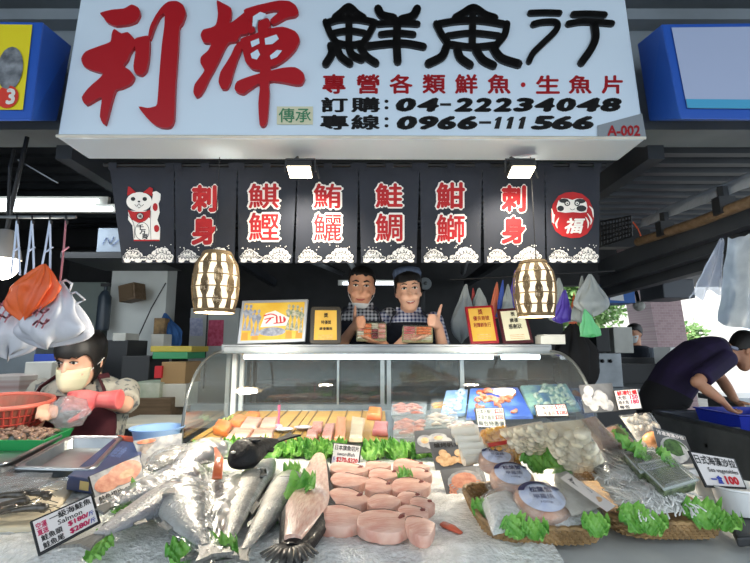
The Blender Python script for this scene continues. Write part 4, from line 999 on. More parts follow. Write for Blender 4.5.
photo_card('picture_card', 'picture card of raw salmon steaks leaning on a dark blue box', [P(97, 508, 1.06), P(147, 486, 1.18), P(140, 454, 1.24), P(88, 476, 1.10)], m_ph_wht, d_salmon)
def d_seafood(f, pa):
    blobs(f, pa, 'bowl_print', [(.5, .3, .42, .28)], m_ph_tan); blobs(f, pa, 'seafood_print', [(.3, .65, .25, .2), (.7, .62, .2, .22), (.5, .5, .22, .18)], mat('photo_grey', '#6d625c', .4, col2='#a3968c', nsc=60), .0014)
    blobs(f, pa, 'red_print', [(.25, .9, .2, .07)], m_ph_or, .0018)
photo_card('picture_card', 'picture bag of a seafood bowl standing beside the glass case end', [P(145, 470, 1.46), P(181, 462, 1.52), P(182, 433, 1.56), P(133, 441, 1.50)], m_ph_wht, d_seafood, frame=False)
def d_scallop(f, pa):
    rs = random.Random(4); blobs(f, pa, 'scallop_print', [(rs.uniform(.12, .88), rs.uniform(.2, .6), .11, .13) for _ in range(13)], m_ph_tan)
    obj('lettering', MB().text(f, '爐烤帆立貝', .1, .78, .9, .94, .0012, bold=.03), m_blk, pa)
photo_card('picture_card', 'picture card of roasted scallops beside the packed white rolls', [P(436, 471, 1.44), P(474, 467, 1.44), P(469, 440, 1.50), P(429, 442, 1.50)], m_ph_dark, d_scallop, frame=False, prop=True)
def d_shell(f, pa):
    blobs(f, pa, 'shellfish_print', [(.25, .5, .2, .28), (.58, .62, .24, .2), (.5, .3, .25, .2), (.8, .4, .14, .2)], m_ph_wht); blobs(f, pa, 'meat_print', [(.25, .52, .1, .14), (.6, .6, .12, .09), (.5, .28, .12, .09)], m_ph_tan, .0014)
photo_card('picture_card', 'picture card of pale shellfish behind the roasted scallop card', [P(416, 453, 1.54), P(456, 451, 1.54), P(453, 428, 1.60), P(414, 431, 1.60)], m_ph_dark, d_shell, frame=False, prop=True)
def d_crab(f, pa):
    blobs(f, pa, 'plate_print', [(.5, .5, .42, .4)], m_ph_wht); blobs(f, pa, 'crab_print', [(.48, .56, .30, .26)], m_ph_or, .0012)
    mb = MB()
    for sx in (-1, 1):
        for k in range(4): mb.fstroke(f, [(.48+sx*.2, .5-.06*k), (.48+sx*(.36+.02*k), .46-.1*k), (.48+sx*.26, .24-.04*k)], .04, .0014+.00002*k)
    obj('crab_print', mb, m_ph_or, pa)
photo_card('picture_card', 'picture card of an orange boiled crab on a plate beside the wicker basket', [P(449, 502, 1.20), P(490, 494, 1.22), P(482, 465, 1.30), P(440, 470, 1.28)], m_ph_dark, d_crab, frame=False)
def d_oyster(f, pa):
    rs = random.Random(9); blobs(f, pa, 'oyster_print', [(rs.uniform(.15, .85), rs.uniform(.15, .85), .15, .2) for _ in range(9)], m_ph_wht)
photo_card('picture_card', 'black and white picture card of oysters at the end of the case', [P(585, 413, 1.74), P(617, 411, 1.74), P(612, 383, 1.79), P(579, 385, 1.79)], m_ph_dark, d_oyster, frame=False, prop=True)
def d_weed(f, pa):
    blobs(f, pa, 'bowl_print', [(.5, .42, .44, .4)], m_ph_wht); blobs(f, pa, 'seaweed_print', [(.52, .5, .35, .27)], m_ph_grn, .0013)
    obj('lettering', MB().text(f, '冷凍海藻沙拉', .08, .82, .92, .95, .0012, bold=.03), m_card, pa)
photo_card('picture_card', 'picture card of green seaweed in a white bowl', [P(663, 466, 1.46), P(696, 463, 1.46), P(685, 436, 1.52), P(653, 427, 1.52)], m_ph_dark, d_weed, frame=False, prop=True)

# ================================================================== wicker baskets
m_wkb = mat('basket_cane', '#a8875a', .6, col2='#7f6542', nsc=40)
def basket(x0, x1, y0, y1, z0, h, label, shear=0):
    t = thing('wicker_basket', label, 'basket', ((x0+x1)/2, (y0+y1)/2, z0)); cx, cy = (x0+x1)/2, (y0+y1)/2
    def pt(s, o, z):
        # rounded rectangle, s in 0..1
        a = 2*PI*s; e = 5; ca, sa = math.cos(a), math.sin(a); r = 1/((abs(ca)**e+abs(sa)**e)**(1/e))
        y = cy+sa*r*((y1-y0)/2+o); return V((cx+ca*r*((x1-x0)/2+o)+shear*(y-y0), y, z))
    b = MB(); n = 120
    for k in range(6):
        b.tube([pt(j/n, .003*math.cos(PI*j+PI*k)+.012*k/5, z0+.003+h*k/5.6) for j in range(n+1)], h/9.2, 5, cap=False)
    obj('weave', b, m_wkb, t, smooth=60)
    u = MB()
    for j in range(0, n, 2): u.tube([pt(j/n, .0, z0+.004), pt(j/n, .012, z0+h)], .0022, 4)
    obj('stake', u, m_wkb, t)
    obj('rim', MB().tube([pt(j/n, .013, z0+h+.0015*math.sin(j*2.1)) for j in range(n+1)], .0048, 6, cap=False), m_wkb, t, smooth=60)
    obj('bottom', MB().box((cx+shear*(y1-y0)/2, cy, z0+.003), ((x1-x0)*.9, (y1-y0)*.9, .006)), m_wkb, t)
pA, pB = PZ(486, 546, 1.03), PZ(613, 544, 1.03)
basket(pA.x+.015, pB.x-.012, pA.y+.01, pA.y+.27, 1.028, .034, 'wicker basket holding round crab packs beside the swordfish ice')
pC, pD = PZ(618, 540, 1.03), PZ(737, 538, 1.03)
basket(pC.x+.014, pD.x-.012, pC.y+.01, pC.y+.40, 1.028, .034, 'wicker basket holding clear noodle packs and seaweed boxes')

def onr(px, py, dz=0):
    z = 1.08
    for _ in range(6): p = PZ(px, py, z); z = 1.058+max(0, p.y-.92)*.16+dz
    return p
# round crab packs
def crabpack(px, py, rpx, label, tilt=20):
    c = onr(px, py, .012); r = rpx/F*c.y; t = thing('crab_pack', label, 'packed crab', tuple(c), rot=(R(tilt), 0, 0), group='round crab packs in the basket')
    obj('shell', MB().lathe([(r*.5, -.014), (r*.95, -.008), (r*1.0, .004), (r*.92, .016), (r*.5, .024), (.001, .026)], 28), mat('crab_shell', '#b9866c', .35, col2='#d7b49c', nsc=40, coat=.3), t, world=False, smooth=180)
    lb = MB().lathe([(.001, .0285), (r*.5, .0265), (r*.8, .0225)], 28); lo = obj('label', lb, mat('pack_label', '#b9c2da', .4, col2='#cfd5e4', nsc=40), t, world=False, smooth=180)
    ar = MB(); 
    for k in range(14):
        a0 = PI*(.12+.76*k/14); a1 = PI*(.12+.76*(k+1)/14); ar.add([V((r*q*math.cos(a), r*q*math.sin(a), z)) for a, q, z in ((a0, .62, .0272), (a0, .84, .0235), (a1, .84, .0235), (a1, .62, .0272))], [(0, 1, 2, 3)])
    obj('label_band', ar, mat('navy_print', '#2a2f58', .4), lo, world=False)
    fr_ = Q((-r*.5, -r*.5, .0305), (r*.5, -r*.5, .0305), (r*.5, r*.5, .0305), (-r*.5, r*.5, .0305))
    obj('lettering', MB().text(fr_, '松葉蟹', .1, .55, .9, .85, 0, bold=.02).text(fr_, '甲羅燒', .15, .2, .85, .45, 0).text(fr_, '100g', .3, -.05, .7, .1, 0), mat('navy_print', '#2a2f58', .4), lo, world=False)
    obj('film_cover', MB().grid(lambda u, v: V(((u-.5)*2.5*r, (v-.5)*2.5*r, .03-.030*max(abs(u-.5), abs(v-.5))**2*4+.003*nz(u*9, v*9, 1, px))), 22, 22), m_film, t, world=False, smooth=180)
crabpack(541, 506, 26, 'round crab pack with blue label, front one of three in the basket'); crabpack(512, 482, 21, 'round crab pack with blue label, middle one of three'); crabpack(496, 463, 17, 'round crab pack with blue label, back one of three')
# clear bags with fillings
def bag(name, label, c4, th, mfill, kind, n=40, r=.014, group=None, cat='packed seafood', shape='ball', fm=None, extra=None, seed=1):
    f = Q(*c4); t = thing(name, label, cat, tuple(sum((p for p in f.c), V())/4), group=group); rs = random.Random(seed)
    asp = f.w/f.hh
    dome = lambda u, v: th*(max(0, 1-abs(2*u-1)**2.5)*max(0, 1-abs(2*v-1)**2.5))**.5
    obj('bag', MB().grid(lambda u, v: f.at(u, v, dome(u, v)+.004+.004*nz(u*7, v*7, 1, seed)), 20, 20), fm or m_film, t, smooth=180)
    b = MB()
    if shape == 'slab':
        b.grid(lambda u, v: f.at(.05+.9*u, .05+.9*v, dome(u, v)*.85+.002*nz(u*20, v*20, 1, seed)), 24, 24)
    else:
        for k in range(n):
            u, v = rs.uniform(.07, .93), rs.uniform(.07, .93); p = f.at(u, v, dome(u, v)*rs.uniform(.6, .9)); q = r*rs.uniform(.75, 1.2)
            Mx = Euler((rs.uniform(0, 3), rs.uniform(0, 3), rs.uniform(0, 3))).to_matrix().to_4x4()
            if shape == 'ball': b.ball(p, (q, q, q*.7), 10, 6, Mx)
            elif shape == 'strip': 
                a = rs.uniform(0, PI); dv = V((math.cos(a), math.sin(a)*.8, 0)); b.tube([p-dv*q*2, p+V((0, 0, q*.3)), p+dv*q*2], [q*.3, q*.45, q*.3], 6)
            elif shape == 'strand':
                a = rs.gauss(0, .5); dv = (f.at(u, v+.1)-f.at(u, v)).normalized(); sv = (f.c[1]-f.c[0]).normalized(); dv = (dv*math.cos(a)+sv*math.sin(a)); b.tube([p-dv*q*3, p-dv*q+sv*q*.5, p+dv*q, p+dv*q*3], .0016, 4)
        b.grid(lambda u, v: f.at(.05+.9*u, .05+.9*v, dome(u, v)*(.72 if shape == 'strand' else .55)), 10, 10)
    o = obj('filling', b, mfill, t, smooth=180)
    if shape in ('ball', 'strand', 'strip'): o['kind'] = 'stuff'
    return t, f
def qr(*px, dz=0): return [onr(*p, dz) for p in px]
m_scal = mat('scallop_white', '#dccfae', .4, col2='#efe6cc', nsc=25, coat=.3); m_gold = mat('golden_roe', '#c98a2e', .4, col2='#e0b25c', nsc=30, coat=.3)
m_nood = mat('glass_noodle', '#dcdcd6', .35, col2='#eeeeea', nsc=60, coat=.3); m_squid = mat('squid_brown', '#a5705f', .4, col2='#c49a86', nsc=20, coat=.3)
bag('seafood_bag', 'clear bag of white scallops behind the tiny price tags', qr((508, 458), (546, 450), (545, 418), (497, 428)), .03, m_scal, '', 90, .009, seed=2)
bag('seafood_bag', 'bulging clear bag of creamy white scallops beside the brown squid packs', qr((556, 466), (603, 458), (583, 416), (535, 421)), .045, m_scal, '', 110, .0115, seed=3)
bag('seafood_bag', 'clear bag of golden sea urchin pieces with a red stripe', qr((490, 470), (524, 466), (508, 428), (477, 432)), .03, m_gold, '', 80, .009, seed=4)
p, q = onr(489, 447, .034), onr(514, 443, .034); solo('red_label_strip', 'red paper strip lying on the golden sea urchin bag', 'label', MB().hexa([p, q, q+V((0, .014, .004)), p+V((0, .014, .004))], [p+V((0, 0, .002)), q+V((0, 0, .002)), q+V((0, .014, .006)), p+V((0, .014, .006))]), mat('label_red', '#b3241f', .5))
bag('ice_bag', 'clear bag of crushed ice tucked in the crab basket under the crab card', qr((492, 538), (530, 530), (512, 490), (478, 500)), .03, m_ice, '', shape='slab', seed=12)
bag('ice_bag', 'clear bag of crushed ice lying in the crab basket behind the jelly pack', qr((556, 532), (612, 522), (570, 478), (522, 486)), .016, m_ice, '', shape='slab', seed=13)
t = thing('roll_pack', 'clear pack of white fish paste rolls beside the scallop picture cards', 'packed seafood', tuple(onr(470, 450)))
qq = Q(*qr((461, 466), (490, 460), (475, 428), (449, 431)))
for k in range(5): obj('roll', MB().tube([qq.at(.06, .1+.2*k, .012), qq.at(.94, .1+.2*k, .012)], .014, 10), mat('paste_white', '#d9d2c0', .4, coat=.3), t, smooth=60)
obj('film_cover', MB().grid(lambda u, v: qq.at(u, v, .03+.002*nz(u*5, v*5)), 8, 12), m_wrap, t, smooth=180)
bag('squid_pack', 'brown squid sheet pack lying farthest back beside the oyster picture', qr((600, 452), (623, 446), (594, 413), (578, 417)), .010, m_squid, '', shape='slab', seed=5)
bag('squid_pack', 'brown squid sheet pack lying beside the bag with orange roe', qr((618, 460), (645, 450), (617, 423), (600, 428)), .010, m_squid, '', shape='slab', seed=6)
bag('noodle_pack', 'clear pack of glass noodles lying at the back behind two others', qr((600, 480), (650, 470), (629, 450), (576, 456), dz=.01), .025, m_nood, '', 90, .014, shape='strand', seed=7)
bag('noodle_pack', 'clear pack of glass noodles lying in the middle of three', qr((611, 500), (668, 486), (642, 466), (588, 474), dz=.012), .03, m_nood, '', 110, .014, shape='strand', seed=8)
bag('noodle_pack', 'clear pack of glass noodles spilling over the front basket rim', qr((627, 519), (700, 511), (672, 488), (604, 495), dz=.012), .032, m_nood, '', 150, .014, shape='strand', seed=9)
m_weed = mat('seaweed_salad', '#3c4a30', .4, col2='#76865e', nsc=70, coat=.4)
def wbox(c4, label, seed):
    t = thing('seaweed_box', label, 'packed seaweed', tuple(c4[0])); f = Q(*c4); h = .03
    obj('tray', MB().hexa([f.at(u, v, -.004) for u, v in ((.03, .03), (.97, .03), (.97, .97), (.03, .97))], [f.at(u, v, h-.012) for u, v in ((0, 0), (1, 0), (1, 1), (0, 1))]), m_weed, t, bevel=.004)
    obj('lid', MB().hexa([f.at(u, v, h-.011) for u, v in ((-.01, -.01), (1.01, -.01), (1.01, 1.01), (-.01, 1.01))], [f.at(u, v, h) for u, v in ((.04, .04), (.96, .04), (.96, .96), (.04, .96))]), m_film, t)
    obj('lid_rim', MB().tube([f.at(u, v, h-.008) for u, v in ((0, 0), (1, 0), (1, 1), (0, 1), (0, 0))], .003, 5), film('rim_film', '#eef4ea', .35, .2), t)
wbox(qr((640, 482), (672, 474), (652, 457), (622, 461), dz=.03), 'clear box of green seaweed salad behind its larger twin', 1)
wbox(qr((664, 500), (697, 490), (671, 467), (638, 474), dz=.034), 'clear box of green seaweed salad lying on the noodle packs', 2)
bag('roe_bag', 'clear bag of orange salmon roe standing in front of its price card', [P(643, 452, 1.56), P(668, 446, 1.58), P(650, 413, 1.66), P(618, 416, 1.64)], .03, mat('bag_mix', '#8f8a80', .4, col2='#b5ada0', nsc=40), '', 40, .012, seed=10)
p = P(655, 440, 1.56); solo('roe_lump', 'orange lump of roe inside the clear bag by its price card', 'seafood', MB().ball(p, (.042, .022, .028)), mat('roe', '#c98048', .3, col2='#d9a070', nsc=60, coat=.5), smooth=180)
# long pack with white label in the crab basket
f4 = qr((572, 522), (615, 508), (566, 472), (541, 478), dz=.02); t = thing('clear_pack', 'long clear pack with slanted white label between both baskets', 'packed seafood', tuple(f4[0])); f = Q(*f4)
obj('filling', MB().grid(lambda u, v: f.at(.04+.92*u, .04+.92*v, .006+.004*nz(u*12, v*12)), 14, 20), mat('clear_jelly', '#b9b8b0', .3, col2='#d3d2cc', nsc=40, coat=.4), t, smooth=180)
obj('film_cover', MB().grid(lambda u, v: f.at(u, v, .016+.002*nz(u*6, v*6)), 8, 12), m_film, t, smooth=180)
f = Q(*qr((607, 512), (616, 506), (568, 473), (560, 478), dz=.042)); lo = obj('label', MB().fpoly(f, [(0, 0), (1, 0), (1, 1), (0, 1)], 0), m_card, t)
f2 = Q(f.c[3], f.c[0], f.c[1], f.c[2]); obj('lettering', MB().text(f2, '海蜇皮涼拌絲', .12, .3, .6, .8, .0008, bold=.02), m_blk, lo); obj('emblem', MB().fell(f2, .75, .5, .06, .3, .0008), m_ph_tan, lo)
for px, py, L, W, a, ti, l, z in ((520, 540, .06, .04, -30, 35, 'lettuce leaf in the crab basket in front of the front pack', 1.055), (535, 541, .055, .035, 20, 30, 'lettuce leaf in the crab basket just beside its first leaf', 1.055), (597, 538, .06, .035, 20, 45, 'lettuce leaf at the crab basket corner nearest the noodle basket', 1.055),
   (640, 534, .075, .045, -10, 45, 'lettuce leaf standing in the noodle basket at its near end', 1.055), (652, 536, .06, .04, 30, 40, 'lettuce leaf standing in the noodle basket, second along its front', 1.055), (708, 530, .08, .05, 15, 40, 'large lettuce leaf in the noodle basket end near the seaweed card', 1.055), (725, 532, .055, .04, 50, 35, 'lettuce leaf curling out of the noodle basket end', 1.055),
   (541, 474, .10, .05, -20, 35, 'lettuce leaf under the tiny price tags, nearer the scallop bag', 1.10), (560, 478, .10, .05, 25, 35, 'lettuce leaf under the tiny price tags, nearer the jelly pack', 1.10), (400, 480, .05, .04, 60, 20, 'lettuce bit behind the steaks by the shellfish cards', 1.06),
   (482, 520, .06, .03, 10, 40, 'small lettuce leaf at the crab basket side under the crab card', 1.05), (632, 452, .09, .03, -30, 35, 'lettuce leaf beside the clear roe bag', 1.16), (678, 470, .08, .03, -40, 30, 'lettuce leaf between seaweed card and boxes', 1.13), (648, 462, .07, .04, -40, 30, 'lettuce leaf beneath the seaweed picture card', 1.14)):
    leaf(px, py, L*.68, W*.72, a, ti, l, z=z)
# white tubs beyond the seaweed card
for px, py, r, l in ((716, 500, .045, 'white foam tub under the large seaweed price card'), (741, 512, .05, 'white foam tub at the counter end past the noodle basket')):
    c = PZ(px, py, 1.05); t = thing('foam_tub', l, 'tub', tuple(c)); obj('tub_wall', MB().lathe([(.001, 0), (r*.75, 0), (r, .05), (r*1.06, .052), (r*1.05, .056), (r*.94, .05), (r*.7, .006), (.001, .006)], 24, c), m_white, t, smooth=40); obj('contents', MB().lathe([(.001, .042), (r*.9, .04)], 20, c), m_nood, t)
c4 = [PZ(738, 548, 1.03), PZ(790, 545, 1.03), PZ(790, 500, 1.03), PZ(722, 512, 1.03)]
t = thing('black_tray', 'shallow black tray under the tubs at the counter end', 'tray', tuple(c4[0])); f = Q(*c4); obj('tray_body', MB().hexa(f.c, [f.at(u, v, .018) for u, v in ((0, 0), (1, 0), (1, 1), (0, 1))]), m_dark, t, bevel=.004)

# ================================================================== packed trays inside the case (its other half)
def ptray(px4, label, mf, pieces, hue, seed, r=.02, th=.035, dz=0):
    c4 = [onmat(*p, dz) for p in px4]; f = Q(*c4); t = thing('seafood_tray', label, 'packed seafood', tuple(c4[0])); rs = random.Random(seed)
    obj('tray', MB().hexa([f.at(u, v, 0) for u, v in ((.05, .05), (.95, .05), (.95, .95), (.05, .95))], [f.at(u, v, th*.6) for u, v in ((0, 0), (1, 0), (1, 1), (0, 1))]), film('tray_clear', '#eef3f3', .3, .15), t)
    b = MB()
    for k in range(pieces):
        u, v = rs.uniform(.12, .88), rs.uniform(.12, .88); p = f.at(u, v, th*rs.uniform(.45, .8)); dv = (f.c[1]-f.c[0]).normalized(); b.tube([p-dv*r, p+V((0, 0, r*.2)), p+dv*r], [r*.4, r*.55, r*.35], 8, flat=.6)
    o = obj('filling', b, mf, t, smooth=180); o['kind'] = 'stuff'
    obj('film_cover', MB().grid(lambda u, v: f.at(u, v, th+.002*nz(u*7, v*7, 1, seed)), 10, 8), m_film, t, smooth=180)
m_sal2 = mat('salmon_pieces', '#bf5a42', .35, col2='#d98f78', nsc=40, coat=.3)
ptray([(391, 420), (426, 419), (427, 408), (392, 409)], 'clear tray of pink salmon pieces behind another in the case', m_sal2, 26, 0, 1, dz=.02)
ptray([(393, 444), (424, 443), (425, 424), (394, 425)], 'clear tray of pink salmon scraps nearest the lettuce row in the case', m_sal2, 30, 0, 2)
ptray([(424, 434), (458, 432), (458, 416), (427, 418)], 'clear tray of pale fish slices beside the salmon trays', mat('pale_slices', '#d0b09c', .4, col2='#ddcfc4', nsc=40, coat=.3), 26, 0, 3)
ptray([(430, 414), (462, 413), (460, 404), (432, 405)], 'clear tray of yellow roe pieces at the back of the case', m_gold, 24, 0, 4, dz=.02)
ptray([(448, 442), (474, 440), (472, 426), (450, 427)], 'clear tray of pink and white slices behind the white rolls', mat('mixed_slices', '#cf9a92', .4, col2='#e8e0da', nsc=60, coat=.3), 26, 0, 5)
def fpack(c4, label, body, mf, n, seed):
    f = Q(*c4); t = thing('frozen_pack', label, 'frozen pack', tuple(c4[0])); rs = random.Random(seed)
    obj('bag', MB().hexa([f.at(u, v, -.012) for u, v in ((0, 0), (1, 0), (1, 1), (0, 1))], [f.at(u, v, .006) for u, v in ((.01, .01), (.99, .01), (.99, .99), (.01, .99))]), body, t, bevel=.004)
    b = MB()
    for k in range(n):
        u, v = rs.uniform(.2, .85), rs.uniform(.15, .85); p = f.at(u, v, .012); r = rs.uniform(.016, .024); a0 = rs.uniform(0, 6)
        ex, ey = (f.c[1]-f.c[0]).normalized(), (f.c[3]-f.c[0]).normalized()
        b.tube([p+ex*(r*math.cos(a0+q*.6))+ey*(r*math.sin(a0+q*.6)) for q in range(5)], [.004, .008, .010, .009, .005], 6)
    o = obj('filling', b, mf, t, smooth=180); o['kind'] = 'stuff'
m_bagb = mat('bag_blue', '#2c55b0', .4, col2='#6f98d8', nsc=9, coat=.2, lo=.45, hi=.65); m_prawn = mat('prawn', '#c4541e', .4, col2='#cf9a7c', nsc=38, coat=.3, lo=.4, hi=.6)
fpack([onmat(466, 418, .02), onmat(534, 417, .02), P(518, 388, 2.34), P(470, 389, 2.34)], 'blue frozen bag of striped orange prawns in the case', m_bagb, m_prawn, 34, 1)
fpack([onmat(531, 414, .02), onmat(582, 410, .02), P(566, 384, 2.34), P(520, 386, 2.34)], 'blue and green frozen bag beside the prawn bag in the case', mat('bag_teal', '#38618c', .35, col2='#87ab9a', nsc=14, coat=.4), mat('pale_prawn', '#9fb0a4', .4, col2='#c8cfc2', nsc=40), 26, 2)
fpack([onmat(440, 416, .02), onmat(466, 414, .02), P(468, 390, 2.36), P(446, 391, 2.36)], 'pale blue frozen bag standing next to the prawn bag', mat('bag_ice', '#6f98d0', .35, col2='#a8c2e0', nsc=12, coat=.4), mat('icy', '#b8c8d8', .4), 14, 3)
# ================================================================== people
m_skin = mat('skin', '#cf9a7b', .5, col2='#c68f70', nsc=10, sss=.08); m_skinf = mat('skin_fair', '#e0b196', .5, col2='#d8a68b', nsc=10, sss=.08)
m_hair = mat('black_hair', '#0a0908', .5, col2='#151210', nsc=60, stretch=(1, 1, .2))
m_white_eye = mat('eye_white', '#dcd8d2', .3); m_lip = mat('lips', '#a9564e', .5); m_teeth = mat('teeth', '#e6e2da', .3)
HEADR = [(-.118, .020, -.074, -.040), (-.106, .036, -.086, -.02), (-.085, .050, -.091, .025), (-.055, .060, -.091, .062), (-.02, .067, -.092, .085), (.02, .072, -.091, .096), (.055, .073, -.092, .098), (.085, .067, -.084, .09), (.108, .049, -.06, .066), (.121, .02, -.022, .03)]
def headp(z, a, k=1.0):
    """point of the head at height z, angle a (0 = face)"""
    for i in range(len(HEADR)-1):
        if z <= HEADR[i+1][0] or i == len(HEADR)-2:
            f = min(1, max(0, (z-HEADR[i][0])/(HEADR[i+1][0]-HEADR[i][0]))); w, yf, yb = [HEADR[i][j]*(1-f)+HEADR[i+1][j]*f for j in (1, 2, 3)]; break
    cy, ry = (yf+yb)/2, (yb-yf)/2
    return V((w*k*math.sin(a), cy-ry*k*math.cos(a), z))
def frame_from(d, n):
    d = V(d).normalized(); n = V(n); n = (n-d*n.dot(d)).normalized(); return d, n, d.cross(n)
def hand(mb, w, d, n, ts, curl, thumb=None, s=1.0, spread=.06):
    """w wrist, d towards the fingers, n out of the palm, ts +1/-1 side of the thumb, curl per joint (deg)"""
    d, n, sd = frame_from(d, n); sd = sd*ts; w = V(w); L = .085*s
    rg = []
    for t, hw_, th in ((-.12, .026, .020), (.15, .032, .020), (.55, .040, .016), (.9, .041, .014), (1.02, .036, .010)):
        c = w+d*(L*t); rg.append([c+sd*(hw_*s*math.cos(q))+n*(th*s*math.sin(q)) for q in [2*PI*k/12 for k in range(12)]])
    mb.loft(rg, True)
    for k, (off, fl) in enumerate(((.030, .072), (.010, .080), (-.010, .074), (-.029, .058))):
        p = w+d*(L*.93)+sd*(off*s); a = 0; dd = (d+sd*(off*spread/.03)).normalized(); pts = [p-dd*.02, p]; cu = curl[k] if isinstance(curl, (list, tuple)) else curl
        for j, fr_ in enumerate((.42, .33, .25)):
            a += R(cu*(1.0 if j else .85)); v = dd*math.cos(a)+n*math.sin(a); p = p+v*(fl*s*fr_); pts.append(p)
        mb.tube(pts, [.0095*s, .0098*s, .009*s, .0082*s, .0065*s], 8)
    p = w+d*(L*.22)+sd*(.026*s); td = V(thumb).normalized() if thumb is not None else (d*.7+sd*.6+n*.4).normalized()
    k1_ = (td*.7+sd*.3).normalized()
    mb.tube([p-sd*.012, p+k1_*.028*s, p+k1_*.028*s+td*.035*s, p+k1_*.028*s+td*.066*s], [.014*s, .013*s, .0105*s, .0075*s], 8)
def person(name_label, loc, rz, spine, head_c, head_rot, arms, skin, legs=True, vox=.0065, hs=1.0, name='person', group=None):
    """spine: (point, half width, half depth) from crotch to neck base; returns root, torso sampler"""
    t = thing(name, name_label, 'person', loc, rz=rz, group=group)
    def tors(s, a, off=0, side=V((1, 0, 0))):
        n = len(spine)-1; i = min(int(s*n), n-1); f = s*n-i
        c = V(spine[i][0])*(1-f)+V(spine[i+1][0])*f; rx = spine[i][1]*(1-f)+spine[i+1][1]*f+off; ry = spine[i][2]*(1-f)+spine[i+1][2]*f+off
        i2 = min(max(i, 0), n-1); tg = (V(spine[min(i2+1, n)][0])-V(spine[max(i2-1 if f < .5 else i2, 0)][0])).normalized(); fw = side.cross(tg).normalized()
        fw = -fw if fw.y > 0 and abs(fw.y) > .3 else fw
        e = 2.5; ca, sa = math.cos(a), math.sin(a); r = 1/((abs(ca)**e+abs(sa)**e)**(1/e))
        return c+side*(rx*r*ca)+fw*(ry*r*sa)
    def trunk(mb, off, s0=0, s1=1):
        mb.loft([[tors(s0+(s1-s0)*i/14, 2*PI*k/20, off) for k in range(20)] for i in range(15)], True)
    M = Euler(tuple(R(q) for q in head_rot)).to_matrix(); hc = V(head_c)
    H = lambda p: hc+M @ (V(p)*hs)
    b = MB(); trunk(b, 0)
    b.loft([[H(headp(r[0], 2*PI*k/20)) for k in range(20)] for r in HEADR], True)
    b.tube([H((0, -.088, .028)), H((0, -.100, .0)), H((0, -.108, -.018)), H((0, -.094, -.03))], [.008*hs, .010*hs, .014*hs, .008*hs], 8)
    for sx in (-1, 1):
        b.ball(H((sx*.074, .008, -.004)), (.010*hs, .018*hs, .030*hs), 8, 6, M.to_4x4()); b.ball(H((sx*.036, -.07, -.035)), (.026*hs, .022*hs, .024*hs), 8, 6, M.to_4x4())
        b.ball(H((sx*.03, -.088, .034)), (.026*hs, .008*hs, .008*hs), 8, 6, M.to_4x4())
    b.ball(H((0, -.09, -.066)), (.022*hs, .010*hs, .011*hs), 8, 6, M.to_4x4())
    nb = V(spine[-1][0]); b.tube([nb-V((0, 0, .05)), nb+V((0, 0, .01)), H((0, .018, -.07)), H((0, .012, -.02))], [.062, .054*hs, .052*hs, .05*hs], 14)
    for (sh, el, wr, dr, nr, ts, curl, th) in arms:
        sh, el, wr = V(sh), V(el), V(wr); b.ball(sh, .055, 12, 8)
        b.tube([sh, sh*.5+el*.5, el, el*.6+wr*.4, wr], [.050, .046, .038, .037, .025], 12); b.ball(el, .039, 10, 8)
        hand(b, wr, dr, nr, ts, curl, th, s=.95)
    if legs:
        for sx in (-1, 1):
            h = V(spine[0][0])+V((sx*.085, 0, .03)); b.tube([h, V((sx*.10, h.y*.5, h.z*.52)), V((sx*.10, .01, .09))], [.085, .058, .04], 12)
            b.tube([V((sx*.10, .04, .045)), V((sx*.105, -.06, .04)), V((sx*.11, -.16, .028))], [.042, .04, .026], 10)
    r = remesh(b, vox); obj('body', r, skin, t, world=False, smooth=180)
    return t, tors, trunk, H, M
def face(t, H, M, brow=1, smile=0, hs=1, mouth=True):
    M4 = M.to_4x4()
    for sx in (-1, 1):
        e = obj('eye', MB().ball(H((sx*.031, -.0885, .014)), (.0145*hs, .006*hs, .0062*hs), 12, 8, M4), m_white_eye, t, world=False, smooth=180)
        obj('pupil', MB().ball(H((sx*.031, -.0935, .0138)), (.0066*hs, .003*hs, .0058*hs), 10, 6, M4), m_pup, e, world=False, smooth=180)
        obj('eyelid', MB().tube([H((sx*.014, -.0925, .016)), H((sx*.03, -.0965, .0215)), H((sx*.047, -.087, .016))], .0022*hs, 5), m_hair, t, world=False)
        obj('eyebrow', MB().tube([H((sx*.014, -.0965, .036)), H((sx*.032, -.0985, .042)), H((sx*.052, -.085, .036))], [.003*brow*hs, .004*brow*hs, .002*brow*hs], 6), m_hair, t, world=False)
    if mouth:
        obj('mouth', MB().tube([H((-.025, -.0915, -.062)), H((-.012, -.0985, -.068-.003*smile)), H((.012, -.0985, -.068-.003*smile)), H((.025, -.0915, -.062))], [.002*hs, .0055*hs, .0055*hs, .002*hs], 8), m_lip, t, world=False, smooth=180)
        if smile: obj('teeth', MB().tube([H((-.018, -.0965, -.0635)), H((0, -.1025, -.067)), H((.018, -.0965, -.0635))], [.0015, .004, .0015], 6), m_teeth, t, world=False)
